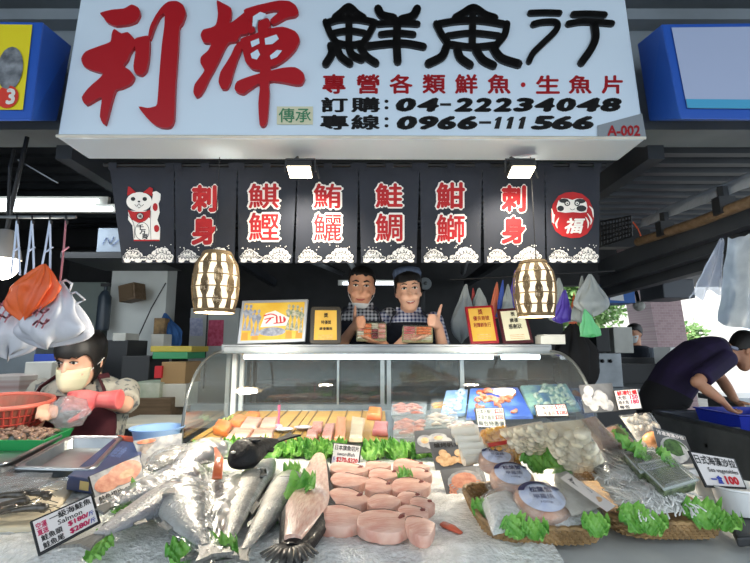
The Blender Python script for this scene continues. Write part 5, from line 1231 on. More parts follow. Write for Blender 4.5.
def hair(t, H, zf, zs, zb, k=1.10, fringe=0, name='hair', m=None, seed=1):
    """cap of hair: zf hairline over the face, zs at the ears, zb at the nape"""
    b = MB(); NA, NV = 48, 14; rs = random.Random(seed); jit = [rs.uniform(-.006, .006) for _ in range(NA)]
    def lo(a):
        c = math.cos(a)
        if c > .55: return zf+jit[int(a/(2*PI)*NA) % NA]
        if c > -.1: f = (.55-c)/.65; return zf*(1-f)+zs*f+jit[int(a/(2*PI)*NA) % NA]
        f = (-.1-c)/.9; return zs*(1-f)+zb*f+jit[int(a/(2*PI)*NA) % NA]
    rings = []
    for j in range(NV+1):
        v = j/NV; ring = []
        for q in range(NA):
            a = 2*PI*q/NA; z0 = lo(a); z = z0+(.121-z0)*v; kk = k*(1+.02*math.sin(q*2.7)); p = headp(max(z, -.09), a, kk); p.z = z+(.014*v)+.002; ring.append(H(p))
        rings.append(ring)
    top = H((0, .0, .138)); b.loft(rings, False); n0 = len(b.v)-NA; b.add([top], []); b.f += [[n0+i, n0+(i+1) % NA, len(b.v)-1] for i in range(NA)]; b.m += [0]*NA
    return obj(name, b, m or m_hair, t, world=False, smooth=180, solid=.006)
def shirt(t, trunk, arms, m, s0=.2, slv=.55, off=.012, vox=.009, name='shirt', full=False, s1=1.0):
    b = MB(); trunk(b, off, s0, s1)
    for (sh, el, wr, *_r) in arms:
        sh, el, wr = V(sh), V(el), V(wr); b.ball(sh, .064, 12, 8)
        if full: b.tube([sh, sh*.5+el*.5, el, el*.6+wr*.4, el*.12+wr*.88], [.062, .058, .050, .047, .037], 12); b.ball(el, .051, 10, 8)
        else: b.tube([sh, sh*(1-slv)+el*slv, sh*(1-slv*1.15)+el*slv*1.15], [.063, .062, .063], 12)
    return obj(name, remesh(b, vox), m, t, world=False, smooth=180)
def apron(t, tors, m, s0, s1, half=1.0, off=.026, top=.75, straps=True, mp=None):
    b = MB(); b.grid(lambda u, v: tors(s0+(s1-s0)*v, PI/2+(u-.5)*2*half*(1 if v < .7 else 1-(v-.7)/.3*(1-top)), off)+V((0, 0, 0)), 20, 16)
    a = obj('apron', b, m, t, world=False, smooth=180, solid=.004)
    if straps:
        for sx in (-1, 1):
            pts = [tors(s1-.02, PI/2+sx*half*top*.85, off+.004), tors(min(1, s1+.08), PI/2+sx*.62, off+.012), tors(.97, PI/2+sx*.72, off+.014), tors(1, PI/2+sx*1.25, off+.012)]
            obj('strap', MB().tube(pts, .014, 6, flat=.3), mp or m, a, world=False)
    return a
def stdspine(h, wd=1.0):
    return [((0, .0, h*.47), .15*wd, .10), ((0, .0, h*.54), .165*wd, .115), ((0, 0, h*.62), .145*wd, .10), ((0, -.005, h*.70), .16*wd, .11), ((0, 0, h*.77), .175*wd, .105), ((0, .01, h*.815), .15*wd, .085), ((0, .012, h*.84), .07*wd, .06)]
m_navy = mat('apron_navy', '#1d2230', .85, col2='#171b26', nsc=30); m_plaid1 = plaid('plaid_navy', '#b9bdc4', '#161b2c', 14); m_plaid2 = plaid('plaid_blue', '#c3c8d6', '#1c2c63', 14)
m_trous = mat('dark_trousers', '#14151a', .85)

# ---- man with thumb up behind the case
ML = V((-.085, 2.72, .18))
def loc_of(px, py, Y, L): return P(px, py, Y)-L
hc = loc_of(361.5, 289, 2.66, ML); h = hc.z+.12
sp = stdspine(h*1.025, .93)
tw = loc_of(354, 327, 2.47, ML); rw = loc_of(381, 341, 2.47, ML)
armsM = [((-.17, .0, h*.83), (-.20, -.05, h*.66), tw, (.35, -.75, .25), (.85, .45, 0), 1, 85, (0.05, -.05, 1)),
         ((.17, .0, h*.83), (.215, -.08, h*.66), rw, (-.8, -.55, .05), (0, .1, 1), 1, 12, (-.2, -1, .4))]
t, tors, trunk, H, M = person('man in blue plaid shirt and dark apron giving a thumbs up behind the case', tuple(ML), 0, sp, hc, (4, 3, 0), armsM, m_skin)
face(t, H, M, 1.25); hair(t, H, .072, .03, -.05, 1.09, seed=2); shirt(t, trunk, armsM, m_plaid1, .25, .5); apron(t, tors, m_navy, .1, .74, 1.05)
b = MB(); b.grid(lambda u, v: H(headp(-.115+.032*v, (u-.5)*2.3, 1.10)+V((0, -.004, -.004))), 16, 4); mk = obj('face_mask', b, mat('mask_white', '#d9dcdc', .8), t, world=False, smooth=180, solid=.004)
for sx in (-1, 1): obj('ear_loop', MB().tube([H(headp(-.09, sx*1.1, 1.1)), H((sx*.074, -.01, -.04)), H((sx*.082, .012, .012))], .002, 5), MATS['mask_white'], mk, world=False)
for sx in (-1, 1): obj('collar', MB().hexa([V(sp[-1][0])+V((sx*.02, -.065, -.02)), V(sp[-1][0])+V((sx*.075, -.03, .0)), V(sp[-1][0])+V((sx*.066, -.02, .04)), V(sp[-1][0])+V((sx*.028, -.06, .03))], [V(sp[-1][0])+V((sx*.03, -.075, -.045)), V(sp[-1][0])+V((sx*.085, -.04, -.01)), V(sp[-1][0])+V((sx*.072, -.028, .04)), V(sp[-1][0])+V((sx*.03, -.068, .03))]), m_plaid1, t, world=False)
b = MB(); trunk(b, .016, 0, .3)
for sx in (-1, 1): b.tube([(sx*.09, 0, h*.5), (sx*.1, 0, .1)], [.1, .07], 12)
obj('trousers', b, m_trous, t, world=False, smooth=60)
# ---- woman with thumb up beside him
WL = V((.20, 2.70, .18)); hc = loc_of(408.5, 292, 2.62, WL); h = hc.z+.12; sp = stdspine(h*1.02, .86)
tw = loc_of(438, 325, 2.47, WL); rw = loc_of(404, 340, 2.46, WL)
armsW = [((-.15, .0, h*.825), (-.18, -.08, h*.66), rw, (.8, -.45, .0), (0, .1, 1), -1, 14, (.2, -1, .4)),
         ((.15, .0, h*.825), (.215, -.06, h*.66), tw, (-.35, -.75, .25), (-.85, .45, 0), -1, 85, (.3, -.05, 1))]
t, tors, trunk, H, M = person('smiling woman in plaid shirt, dark apron and cap giving a thumbs up behind the case', tuple(WL), 0, sp, hc, (2, -4, 0), armsW, m_skinf, hs=.97)
face(t, H, M, .8, smile=1, hs=.97); hair(t, H, .052, -.03, -.09, 1.13, seed=5); shirt(t, trunk, armsW, m_plaid2, .25, .6); apron(t, tors, m_navy, .1, .76, 1.1)
b = MB(); b.lathe([(.084, .085), (.089, .115), (.078, .142), (.045, .155), (.001, .157)], 24, (0, .012, 0)); b.v = [H(p) for p in b.v]; cp = obj('cap', b, mat('cap_blue', '#51627f', .8, col2='#43526c', nsc=40), t, world=False, smooth=60)
em = MB(); 
for sx in (-.03, .03): em.ball(tors(.62, PI/2+sx*8, .032), (.012, .004, .012), 10, 6)
obj('emblem', em, m_red, t, world=False)
for sx in (-1, 1): obj('collar', MB().hexa([V(sp[-1][0])+V((sx*.02, -.065, -.02)), V(sp[-1][0])+V((sx*.075, -.03, .0)), V(sp[-1][0])+V((sx*.066, -.02, .035)), V(sp[-1][0])+V((sx*.028, -.06, .025))], [V(sp[-1][0])+V((sx*.03, -.075, -.045)), V(sp[-1][0])+V((sx*.085, -.04, -.01)), V(sp[-1][0])+V((sx*.072, -.028, .035)), V(sp[-1][0])+V((sx*.03, -.068, .025))]), m_plaid2, t, world=False)
b = MB(); trunk(b, .016, 0, .3)
for sx in (-1, 1): b.tube([(sx*.085, 0, h*.5), (sx*.1, 0, .1)], [.095, .065], 12)
obj('trousers', b, m_trous, t, world=False, smooth=60)
# trays of sliced fish held up by the two
def sash(c4, label, cols, seed):
    f = Q(*c4); t = thing('sashimi_tray', label, 'food tray', tuple((f.c[0]+f.c[1])/2)); n = f.n
    obj('tray', MB().hexa([p-n*.03 for p in f.c], [p-n*.004 for p in f.c]), mat('tray_gold', '#b9a57a', .4, col2='#d8cba8', nsc=60), t, bevel=.004)
    rs = random.Random(seed)
    for u0, u1, v0, v1, m in cols:
        for k in range(3):
            v = v0+(v1-v0)*(k+.5)/3; b = MB().tube([f.at(u0+.01, v, .0), f.at((u0+u1)/2, v, .003), f.at(u1-.01, v, .0)], f.hh*(v1-v0)/5.6, 8, flat=.8); obj('slice', b, m, t, smooth=60)
    obj('lid', MB().hexa([f.at(u, v, -.004) for u, v in ((0, 0), (1, 0), (1, 1), (0, 1))], [f.at(u, v, .02) for u, v in ((.03, .05), (.97, .05), (.97, .95), (.03, .95))]), m_glass, t)
m_s1 = mat('slice_orange', '#d9622c', .35, col2='#e89468', nsc=50); m_s2 = mat('slice_pink', '#c9786c', .35, col2='#dca69a', nsc=50); m_s3 = mat('slice_dark', '#5e1a22', .35, col2='#9a4a4c', nsc=50); m_s4 = mat('slice_white', '#d9cdbd', .35)
sash([P(356, 340, 2.40), P(386.5, 340, 2.40), P(386.5, 322.5, 2.43), P(356, 322.5, 2.43)], 'sashimi tray with orange and dark slices held by the man', [(.04, .25, .06, .5, m_s4), (.04, .25, .5, .95, m_s2), (.26, .5, .06, .95, m_s1), (.52, .72, .06, .62, m_s3), (.52, .72, .62, .95, m_s4), (.74, .96, .06, .95, m_s2)], 1)
sash([P(402, 341, 2.40), P(433, 341.5, 2.40), P(433, 326, 2.43), P(402.5, 325.5, 2.43)], 'sashimi tray with pink and orange slices held by the woman', [(.04, .30, .06, .4, m_s2), (.3, .62, .06, .4, m_s2), (.62, .96, .06, .4, m_s4), (.04, .42, .42, .95, mat('slice_red', '#c4565c', .35, col2='#d58a88', nsc=50)), (.45, .95, .42, .95, m_s1)], 2)

# ---- masked woman working at the side table
LW = V((-1.36, 2.16, 0)); hc = loc_of(80, 361, 2.06, LW); h = 1.515
sp = stdspine(h, 1.12); sp = [(V(p)+V((0, .0, 0)), a, b) for p, a, b in sp]
gl = loc_of(94, 400, 1.93, LW); g2 = loc_of(40, 408, 1.90, LW)
armsL = [((-.19, .0, h*.79), (-.25, -.05, h*.60), g2, (.5, -.6, .1), (0, -.3, -1), -1, 35, None),
         ((.185, .0, h*.79), tuple(loc_of(121, 405, 2.06, LW)), gl, (-1, -.1, .0), (.0, .9, -.35), 1, 18, (-.8, -.2, -.5))]
t, tors, trunk, H, M = person('woman in cream mask, floral shirt and maroon apron holding a plastic bag', tuple(LW), R(4), sp, hc, (12, 0, -6), armsL, m_skinf, hs=1.05)
face(t, H, M, .9, mouth=False, hs=1.05); hair(t, H, .034, -.085, -.11, 1.17, seed=9)
b = MB(); b.grid(lambda u, v: H(headp(-.108+.095*v, (u-.5)*2.3, 1.16)+V((0, -.030*math.sin(PI*min(1,v*.8+.2))**.7*max(0, 1-abs(u-.5)*2.2), 0))), 18, 8); mk = obj('face_mask', b, mat('mask_cream', '#d5d3b4', .8, col2='#c8c6a6', nsc=4, stretch=(1, 1, 12)), t, world=False, smooth=180, solid=.004)
for sx in (-1, 1): obj('ear_loop', MB().tube([H(headp(-.03, sx*1.15, 1.14)), H((sx*.084, .0, .0)), H((sx*.086, .02, .01))], .002, 5), m_wht, mk, world=False)
m_flor = mat('floral_shirt', '#a9a69a', .85, col2='#5d6266', nsc=32, lo=.52, hi=.6, detail=2)
shirt(t, trunk, armsL, m_flor, .2, .8, off=.014); apron(t, tors, mat('maroon', '#4a1420', .85, col2='#3d101a', nsc=20), .0, .70, 1.1, straps=True)
b = MB(); d, n, sd = frame_from((-1, -.1, 0), (0, .9, -.35)); w_ = gl
hand(b, w_, (-1, -.1, .0), (0, .9, -.35), 1, 18, (-.8, -.2, -.5), s=1.1); b.tube([w_-V((-.085, -.0, .0)), w_-V((-.04, 0, 0)), w_], [.043, .037, .033], 12)
obj('rubber_glove', remesh(b, .005), mat('glove_pink', '#d85a5c', .5, col2='#e07672', nsc=20), t, world=False, smooth=180)
b = MB(); trunk(b, .016, 0, .3)
for sx in (-1, 1): b.tube([(sx*.09, 0, h*.5), (sx*.1, 0, .1)], [.1, .07], 12)
obj('trousers', b, m_trous, t, world=False, smooth=60)

# ---- man in purple polo bending over the sink
RL = V((2.08, 3.32, 0)); rz = R(78); Rm = Matrix.Rotation(-rz, 4, 'Z')
def loc_r(px, py, Y): return Rm @ (P(px, py, Y)-RL)
nk = loc_r(725, 349, 3.15); hp_ = V((0, .03, .93)); 
def lerp(a, b, f): return V(a)*(1-f)+V(b)*f
md = lerp(hp_, nk, .5)+V((0, .075, .07))
sp = [(hp_-V((0, 0, .08)), .15, .11), (hp_+V((0, .01, .06)), .165, .125), (lerp(hp_, md, .6)+V((0, .02, 0)), .16, .12), (md, .17, .12), (lerp(md, nk, .55)+V((0, .01, .03)), .185, .115), (lerp(md, nk, .85)+V((0, 0, .015)), .15, .09), (nk, .075, .065)]
hcR = loc_r(744, 351, 3.12)
shz = lerp(md, nk, .72)
wl = loc_r(722, 401, 2.85); wr = loc_r(735, 400, 3.15)
armsR = [(shz+V((-.175, 0, -.02)), loc_r(697, 382, 2.92), wl, (.2, -.6, -.7), (0, -.5, .5), -1, 30, None), (shz+V((.175, 0, -.02)), loc_r(722, 380, 3.3), wr, (-.2, -.6, -.7), (0, -.5, .5), 1, 30, None)]
t, tors, trunk, H, M = person('man in dark purple polo shirt bending over the steel sink', tuple(RL), rz, sp, hcR, (38, 0, 0), armsR, m_skin)
face(t, H, M, 1.1); hair(t, H, .06, .0, -.06, 1.1, seed=3); shirt(t, trunk, armsR, mat('purple_polo', '#241640', .85, col2='#1c1232', nsc=10), .22, .75, off=.016)
obj('collar', MB().tube([nk+V((.07*math.cos(q), .07*math.sin(q)-.005, .012+.02*math.sin(q))) for q in [2*PI*k/16 for k in range(17)]], .012, 6), mat('collar_grey', '#9aa0b4', .8), t, world=False)
b = MB(); trunk(b, .02, 0, .32)
for sx in (-1, 1): b.tube([hp_+V((sx*.09, 0, 0)), (sx*.1, .01, .5), (sx*.1, 0, .08)], [.11, .09, .07], 12)
obj('trousers', b, m_trous, t, world=False, smooth=60)

# ---- passer-by far inside, beyond the counters
BL = V((4.05, 5.95, 0)); hz_ = P(635, 334, 5.95).z
h = hz_+.12; sp = stdspine(h, 1.05); a_ = [((-.19, 0, h*.79), (-.22, -.05, h*.6), (-.1, -.3, h*.55), (0, -1, 0), (0, 0, -1), -1, 20, None), ((.19, 0, h*.79), (.22, -.05, h*.6), (.1, -.3, h*.55), (0, -1, 0), (0, 0, -1), 1, 20, None)]
BL.x = P(637, 333, 5.9).x
t, tors, trunk, H, M = person('small figure in mask and dark vest standing beyond the far counters', tuple(BL), R(-60), sp, (0, 0, hz_), (8, 0, 0), a_, m_skin, vox=.011)
hair(t, H, .06, .0, -.06, 1.12, seed=3); shirt(t, trunk, a_, mat('grey_hoodie', '#6d7680', .85), .15, off=.03, full=True, vox=.014); shirt(t, trunk, [], mat('dark_vest', '#1d2430', .8), .1, off=.042, vox=.014, name='vest')
b = MB(); b.grid(lambda u, v: H(headp(-.108+.095*v, (u-.5)*2.3, 1.13)), 12, 6); obj('face_mask', b, MATS['mask_white'], t, world=False, smooth=180, solid=.004)
b = MB()
for sx in (-1, 1): b.tube([(sx*.09, 0, h*.5), (sx*.1, 0, .1)], [.1, .07], 12)
obj('trousers', b, m_trous, t, world=False, smooth=60)
# ================================================================== things on top of the case
zt = ZT+.0335
def upright(name, label, cat, pxs, Y, lean, bgm, fm, fw, draw, th=.02, rounded=False):
    c4 = [P(*pxs[0], Y), P(*pxs[1], Y), P(*pxs[2], Y+lean), P(*pxs[3], Y+lean)]
    dz = zt+.001-min(c4[0].z, c4[1].z); c4 = [p+V((0, 0, dz)) for p in c4]
    f = Q(*c4); t = thing(name, label, cat, tuple((f.c[0]+f.c[1])/2)); n = f.n
    if rounded:
        pts = []; 
        for (cu, cv, a0) in ((.88, .10, -90), (.9, .9, 0), (.1, .9, 90), (.12, .10, 180)):
            for k in range(6): a = R(a0+18*k); pts.append((cu+.12*math.cos(a), cv+.10*math.sin(a)))
        obj('board', MB().prism(pts, -th, 0, f), fm, t, bevel=.003)
    else: obj('frame', MB().hexa([p-n*th for p in f.c], [p for p in f.c]), fm, t, bevel=.003)
    a, b_ = fw, fw*f.w/f.hh; p = obj('panel', MB().fpoly(f, [(a, b_), (1-a, b_), (1-a, 1-b_), (a, 1-b_)], .0015), bgm, t); draw(f, p)
    obj('prop_leg', MB().tube([f.at(.5, .55, -th), V((f.at(.5, 0).x, f.at(.5, .0).y+.07, zt+.004))], .005, 5), m_dark, t); return t
m_pyel = mat('poster_yellow', '#c9a02c', .5, col2='#d9b84a', nsc=8); m_gold2 = mat('plaque_gold', '#d9a93e', .35, .3, col2='#e6bd5c', nsc=6)
def d_poster(f, p):
    g1, g2 = mat('figure_grey', '#6f7688', .5, col2='#9aa0ac', nsc=60), mat('figure_green', '#5a6e52', .5, col2='#b7b0a0', nsc=60)
    rs = random.Random(2)
    for cx, n, m in ((.18, 4, g1), (.82, 4, g2)):
        b = MB()
        for k in range(n):
            x = cx+(k-1.5)*.065; y = .16+.14*rs.random(); b.fpoly(f, [(x-.03, y), (x-.005, y+.25), (x-.045, y+.45), (x, y+.52), (x+.045, y+.42), (x+.01, y+.25), (x+.035, y)], .002+.0001*k); b.fell(f, x, y+.56, .022, .045, .0025)
        obj('figure_print', b, m, p)
    b = MB().fpoly(f, [(.32, .36), (.7, .38), (.74, .56), (.52, .74), (.38, .68)], .0022); obj('title_print', b, m_card, p)
    b = MB()
    for q in ([(.36, .62), (.46, .66), (.54, .62)], [(.38, .54), (.5, .58)], [(.4, .45), (.46, .55)], [(.52, .44), (.66, .46), (.68, .54)], [(.55, .6), (.56, .46)], [(.6, .6), (.62, .45)], [(.66, .58), (.67, .47)]): b.fstroke(f, q, .025, .003)
    obj('title_print', b, m_red, p)
    b = MB().fell(f, .5, .25, .2, .1, .0021); obj('group_print', b, g1, p)
    b = MB()
    for x in (.1, .25, .75, .9): b.fpoly(f, [(x-.05, .08), (x+.05, .08), (x+.04, .25), (x-.04, .25)], .0018)
    obj('orange_print', b, mat('poster_orange', '#cf8a2a', .5), p)
upright('framed_poster', 'silver framed yellow poster with grouped figures standing on the glass case', 'picture', [(237, 346), (305, 343.5), (308, 301), (242, 302.5)], 2.27, .05, m_pyel, mat('frame_silver', '#b9bdc2', .35, .6), .045, d_poster)
def d_award(c, lines):
    def d(f, p):
        b = MB()
        for s, x0, y0, x1, y1 in lines: b.text(f, s, x0, y0, x1, y1, .003, bold=.02)
        obj('lettering', b, m_blk if c == 0 else mat('plaque_red', '#8a2a1c', .5), p)
        b = MB()
        for k in range(3): b.fpoly(f, [(.26, .22-.05*k), (.74, .22-.05*k), (.74, .235-.05*k), (.26, .235-.05*k)], .003)
        obj('fine_print', b, m_ph_tan, p)
    return d
upright('award_plaque', 'gold award plaque on dark rounded board next to the yellow poster', 'plaque', [(309.5, 345.5), (341, 345.5), (340.5, 308), (311.5, 308)], 2.27, .04, m_gold2, mat('plaque_dark', '#3b362d', .4), .13, d_award(0, [('特優獎', .35, .52, .68, .62), ('績優攤商', .3, .36, .72, .44), ('獎', .44, .70, .58, .82)]), rounded=True)
upright('award_plaque', 'gold award certificate in a bright red frame beside the other certificate', 'plaque', [(471, 345.5), (499.5, 344.5), (493, 306.5), (465, 308)], 2.27, .06, m_gold2, mat('frame_red', '#8f1220', .35, coat=.4), .09, d_award(1, [('優良商號', .22, .60, .78, .72), ('利輝鮮魚行', .2, .42, .8, .54), ('獎', .42, .76, .58, .9)]))
upright('award_plaque', 'pale certificate in a dark maroon frame next to the red framed one', 'plaque', [(503.5, 345), (534, 343.5), (525, 308), (497, 310)], 2.27, .06, mat('cert_paper', '#cfcbae', .5), mat('frame_maroon', '#3f1016', .35, coat=.4), .10, d_award(0, [('績優', .36, .58, .64, .7), ('感謝狀', .28, .40, .72, .54), ('獎', .44, .76, .58, .88)]))
c = P(550, 341, 2.27); c.z = zt; solo('paper_stack', 'white stack of papers on the case beside the maroon certificate', 'papers', MB().box(c+V((0, 0, .02)), (.12, .08, .04)).box(c+V((.005, 0, .044)), (.11, .075, .006), Matrix.Rotation(.1, 4, 'Z')), m_offw)

# ================================================================== side table with trays (masked woman's side)
ZS = 1.04
tb = thing('side_table', 'steel topped side table with blue front beside the fish counter', 'table', (-1.5, 1.4, 0))
obj('table_top', MB().box((-1.62, 1.44, ZS-.02), (1.5, .98, .04)), m_steel2, tb); obj('front_panel', MB().box((-1.62, .955, .72), (1.5, .02, .56)), mat('panel_blue', '#33475f', .5), tb)
for x in (-2.3, -.92):
    for y in (1.0, 1.88): obj('leg', MB().box((x, y, .5), (.05, .05, 1.0)), m_steel2, tb)
def ons(px, py, dz=0): return PZ(px, py, ZS+dz)
def steeltray(c4, h, label):
    f = Q(*c4); t = thing('steel_tray', label, 'tray', tuple(c4[0])); a = .06
    out = [(0, 0), (1, 0), (1, 1), (0, 1)]; inn = [(a, a), (1-a, a), (1-a, 1-a), (a, 1-a)]; i2 = [(a*1.5, a*1.5), (1-a*1.5, a*1.5), (1-a*1.5, 1-a*1.5), (a*1.5, 1-a*1.5)]
    def rr(q, k=6, r=.09):
        pts = []
        (u0, v0), (u1, v1) = q[0], q[2]
        for cu, cv, a0 in ((u1-r, v0+r, -90), (u1-r, v1-r, 0), (u0+r, v1-r, 90), (u0+r, v0+r, 180)):
            for j in range(k): an = R(a0+90*j/(k-1)); pts.append((cu+r*math.cos(an), cv+r*math.sin(an)))
        return pts
    b = MB(); b.loft([[f.at(*p, hh) for p in rr(q)] for q, hh in ((out, h-.004), (out, h), (inn, h), (i2, .004))], False); b.f.append(list(range(len(b.v)-24, len(b.v)))); b.m.append(0)
    obj('pan', b, m_steel, t, smooth=40, solid=.002); obj('rolled_rim', MB().tube([f.at(*p, h) for p in rr(out)]+[f.at(*rr(out)[0], h)], .005, 6), m_steel, t, smooth=60)
steeltray([ons(-70, 478), ons(3, 478), ons(63, 445), ons(-10, 443)], .035, 'empty steel tray cut off at the edge beside its matching tray')
steeltray([ons(10, 482), ons(92, 484), ons(122, 447), ons(68, 447)], .035, 'empty steel tray between its matching tray and the dark blue box')
# green tray of shrimp, colander, blue bowl
f4 = [ons(-40, 444, .03), ons(44, 444, .03), ons(74, 431, .03), ons(-10, 431, .03)]; f = Q(*f4); t = thing('green_tray', 'shallow green plastic tray heaped with brown shellfish meat', 'tray', tuple(f4[0]))
b = MB().loft([[f.at(u, v, h) for u, v in q] for q, h in ((((.05, .05), (.95, .05), (.95, .95), (.05, .95)), -.028), (((0, 0), (1, 0), (1, 1), (0, 1)), .012), (((.03, .03), (.97, .03), (.97, .97), (.03, .97)), .012), (((.08, .08), (.92, .08), (.92, .92), (.08, .92)), -.02))], True); obj('tray_body', b, mat('green_plastic', '#1f9a52', .4), t)
rs = random.Random(8); b = MB()
for k in range(160):
    u, v = rs.uniform(.1, .86), rs.uniform(.1, .88); hh = .035*(1-(2*u-1)**2)*(1-(2*v-1)**2)+.0; b.ball(f.at(u, v, hh*rs.uniform(.4, 1)), (rs.uniform(.009, .016), .008, .007), 7, 5, Euler((rs.uniform(0, 3), 0, rs.uniform(0, 3))).to_matrix().to_4x4())
tag(obj('shellfish_meat', b, mat('brown_meat', '#6b4f42', .4, col2='#a08472', nsc=60), smooth=180), 'heap of small brown shellfish meat in the green tray', 'shellfish', None, 'stuff')
c = P(6, 413, 1.86); Mx = Euler((R(5), R(3), 0)).to_matrix().to_4x4(); rC = .155
t = thing('colander', 'pink red plastic colander tilted in the masked woman\'s hand', 'colander', tuple(c))
b = MB()
for k in range(40):
    a = 2*PI*k/40; b.tube([c+(Mx @ V((rC*q*math.cos(a), rC*q*math.sin(a), z)).to_4d()).to_3d() for q, z in ((.62, -.06), (.85, -.03), (1, .045))], .0045, 4)
for q, z in ((.70, -.052), (.8, -.04), (.88, -.02), (.94, .01)): b.tube([c+(Mx @ V((rC*q*math.cos(2*PI*k/40), rC*q*math.sin(2*PI*k/40), z)).to_4d()).to_3d() for k in range(41)], .0035, 4, cap=False)
m_pinkp = mat('pink_plastic', '#b8483c', .4); obj('bowl_wall', MB().lathe([(rC*.60, -.058), (rC*.83, -.028), (rC*.975, .044), (rC*.955, .044), (rC*.81, -.026), (rC*.58, -.054)], 40, c, Mx), mat('pink_brown', '#a0503f', .5, col2='#8d5a48', nsc=20), t); obj('lattice', b, m_pinkp, t)
obj('rim', MB().tube([c+(Mx @ V((rC*math.cos(2*PI*k/40), rC*math.sin(2*PI*k/40), .047)).to_4d()).to_3d() for k in range(41)], .009, 8, cap=False), mat('pink_rim', '#cf6a58', .4), t, smooth=180)
obj('bottom', MB().lathe([(.001, -.062), (rC*.63, -.06), (rC*.63, -.056), (.001, -.058)], 30, c, Mx), m_pinkp, t)
bb = MB(); 
for k in range(60): a, q = rs.uniform(0, 6.3), rs.uniform(0, .75)*rC; bb.ball(c+(Mx @ V((q*math.cos(a), q*math.sin(a), -.035+rs.uniform(-.01, .03))).to_4d()).to_3d(), (.016, .010, .009), 7, 5)
tag(obj('shellfish_meat', bb, MATS['brown_meat'], smooth=180), 'brown shellfish meat inside the tilted pink colander', 'shellfish', None, 'stuff')
def crumple(c, r, seed, mb, pinch=None, n=26, m=18):
    def fn(u, v):
        a, e = 2*PI*u, PI*(v-.5); d = V((math.cos(a)*math.cos(e), math.sin(a)*math.cos(e), math.sin(e))); k = 1+.28*nz(d.x*2.4+seed, d.y*2.4, 1, d.z*2.4)+.12*abs(nz(d.x*6, d.y*6+seed, 1, d.z*6))
        if pinch: k *= 1-.75*max(0, (v-.55)/.45)
        p = V((d.x*r[0], d.y*r[1], d.z*r[2]))*k; 
        if pinch: p.z += max(0, (v-.55)/.45)*r[2]*.7
        return c+p
    return mb.grid(fn, n, m)
c = P(68, 413, 1.86); solo('plastic_bag', 'clear crinkled plastic bag held in the pink rubber glove', 'bag', crumple(c, (.075, .05, .06), 3, MB(), n=36, m=24), film('crinkle', '#ffffff', .16, .1, bump=.8, bsc=40, refl=1), smooth=60)
c = ons(156, 447); b = MB().lathe([(.001, .004), (.062, .004), (.075, .055), (.084, .06), (.085, .064), (.074, .062), (.058, .010), (.001, .01)], 32, V((c.x, c.y, ZS)))
solo('blue_bowl', 'light blue plastic bowl behind the seafood picture bag', 'bowl', b.map(Matrix.Translation(V((c.x, c.y, ZS))) @ Matrix.Scale(1.12, 4) @ Matrix.Translation(-V((c.x, c.y, ZS)))), mat('sky_plastic', '#7d9fcb', .4), smooth=50)
# dark blue box under the salmon picture, orange carton beyond
f4 = [ons(66, 490), ons(112, 498), ons(148, 455), ons(112, 449)]; up = V((0, 0, .035)); t = thing('blue_box', 'flat dark blue box lying between steel tray and salmon picture card', 'box', tuple(f4[0]))
obj('carton', MB().hexa(f4, [p+up for p in f4]), mat('box_navy', '#24355e', .45, col2='#1d2b50', nsc=8), t, bevel=.003)
f = Q(*[p+up for p in f4]); obj('lettering', MB().text(f, '鮭魚', .35, .5, .65, .8, .001, bold=.02), mat('box_print', '#5a6c98', .5), t)
ff = Q(f4[0], f4[1], f4[1]+up, f4[0]+up); obj('gold_seal', MB().fpoly(ff, [(.3, .2), (.5, .2), (.5, .8), (.3, .8)], .001).fell(ff, .68, .5, .08, .3, .001), mat('gold_print', '#b9a56a', .4), t)
f4 = [ons(112, 449), ons(133, 452), ons(137, 445), ons(117, 443)]; solo('orange_carton', 'small orange red carton behind the dark blue box', 'box', MB().hexa(f4, [p+V((0, 0, .03)) for p in f4]), mat('carton_orange', '#c8553a', .5), bevel=.003)
# foam board with dark prawns at the counter edge
f4 = [ons(-30, 543, -.03), ons(40, 541, -.03), ons(78, 492, -.03), ons(-10, 484, -.03)]; t = thing('foam_board', 'cream foam board with dark prawns beside the salmon price card', 'board', tuple(f4[0])); obj('board', MB().hexa([p-V((0, 0, .015)) for p in f4], [p+V((0, 0, .028)) for p in f4]), mat('cream_foam', '#cdbfa0', .6, col2='#dccfb4', nsc=5), t, bevel=.006)
f = Q(*[p+V((0, 0, .03)) for p in f4])
m_prn = mat('dark_prawn', '#3d3832', .35, col2='#5a544b', nsc=50, coat=.4)
def prawn(px, py, ang, label, s=1):
    c = PZ(px, py, ZS+.012); t = thing('prawn', label, 'prawn', tuple(c), rz=R(ang), group='dark prawns on the foam board')
    ar = [V((.055*s*math.cos(R(q))-.0, .03*s*math.sin(R(q)), .006)) for q in range(20, 165, 16)]
    obj('shell', MB().tube(ar, [.006*s]+[(.0165-.0011*k)*s for k in range(len(ar)-2)]+[.003*s], 8), m_prn, t, world=False, smooth=60)
    e = ar[-1]; obj('tail_fan', MB().hexa([e+V((0, -.003, -.001)), e+V((0, .003, -.001)), e+V((-.02*s, .008, -.001)), e+V((-.02*s, -.014, -.001))], [e+V((0, -.003, .001)), e+V((0, .003, .001)), e+V((-.02*s, .008, .001)), e+V((-.02*s, -.014, .001))]), m_prn, t, world=False)
    h = ar[0]; a = MB()
    for k in (-1, 1): a.tube([h, h+V((.03*s, -.02+.01*k, .006)), h+V((.06*s, -.04+.025*k, .0))], .0009, 4)
    obj('antenna', a, m_prn, t, world=False)
for px, py, an, l in ((6, 500, 10, 'dark prawn at the far side of the foam board, cut off at the edge'), (22, 497, 30, 'dark prawn lying farthest back on the foam board'), (34, 499, -20, 'dark prawn nearest the blue box on the foam board'), (12, 508, 50, 'dark prawn in the middle of the foam board'), (27, 514, 15, 'long dark prawn lying nearest the salmon price card'), (4, 516, 70, 'dark prawn nearest the blue table front')): prawn(px, py, an, l, .62)
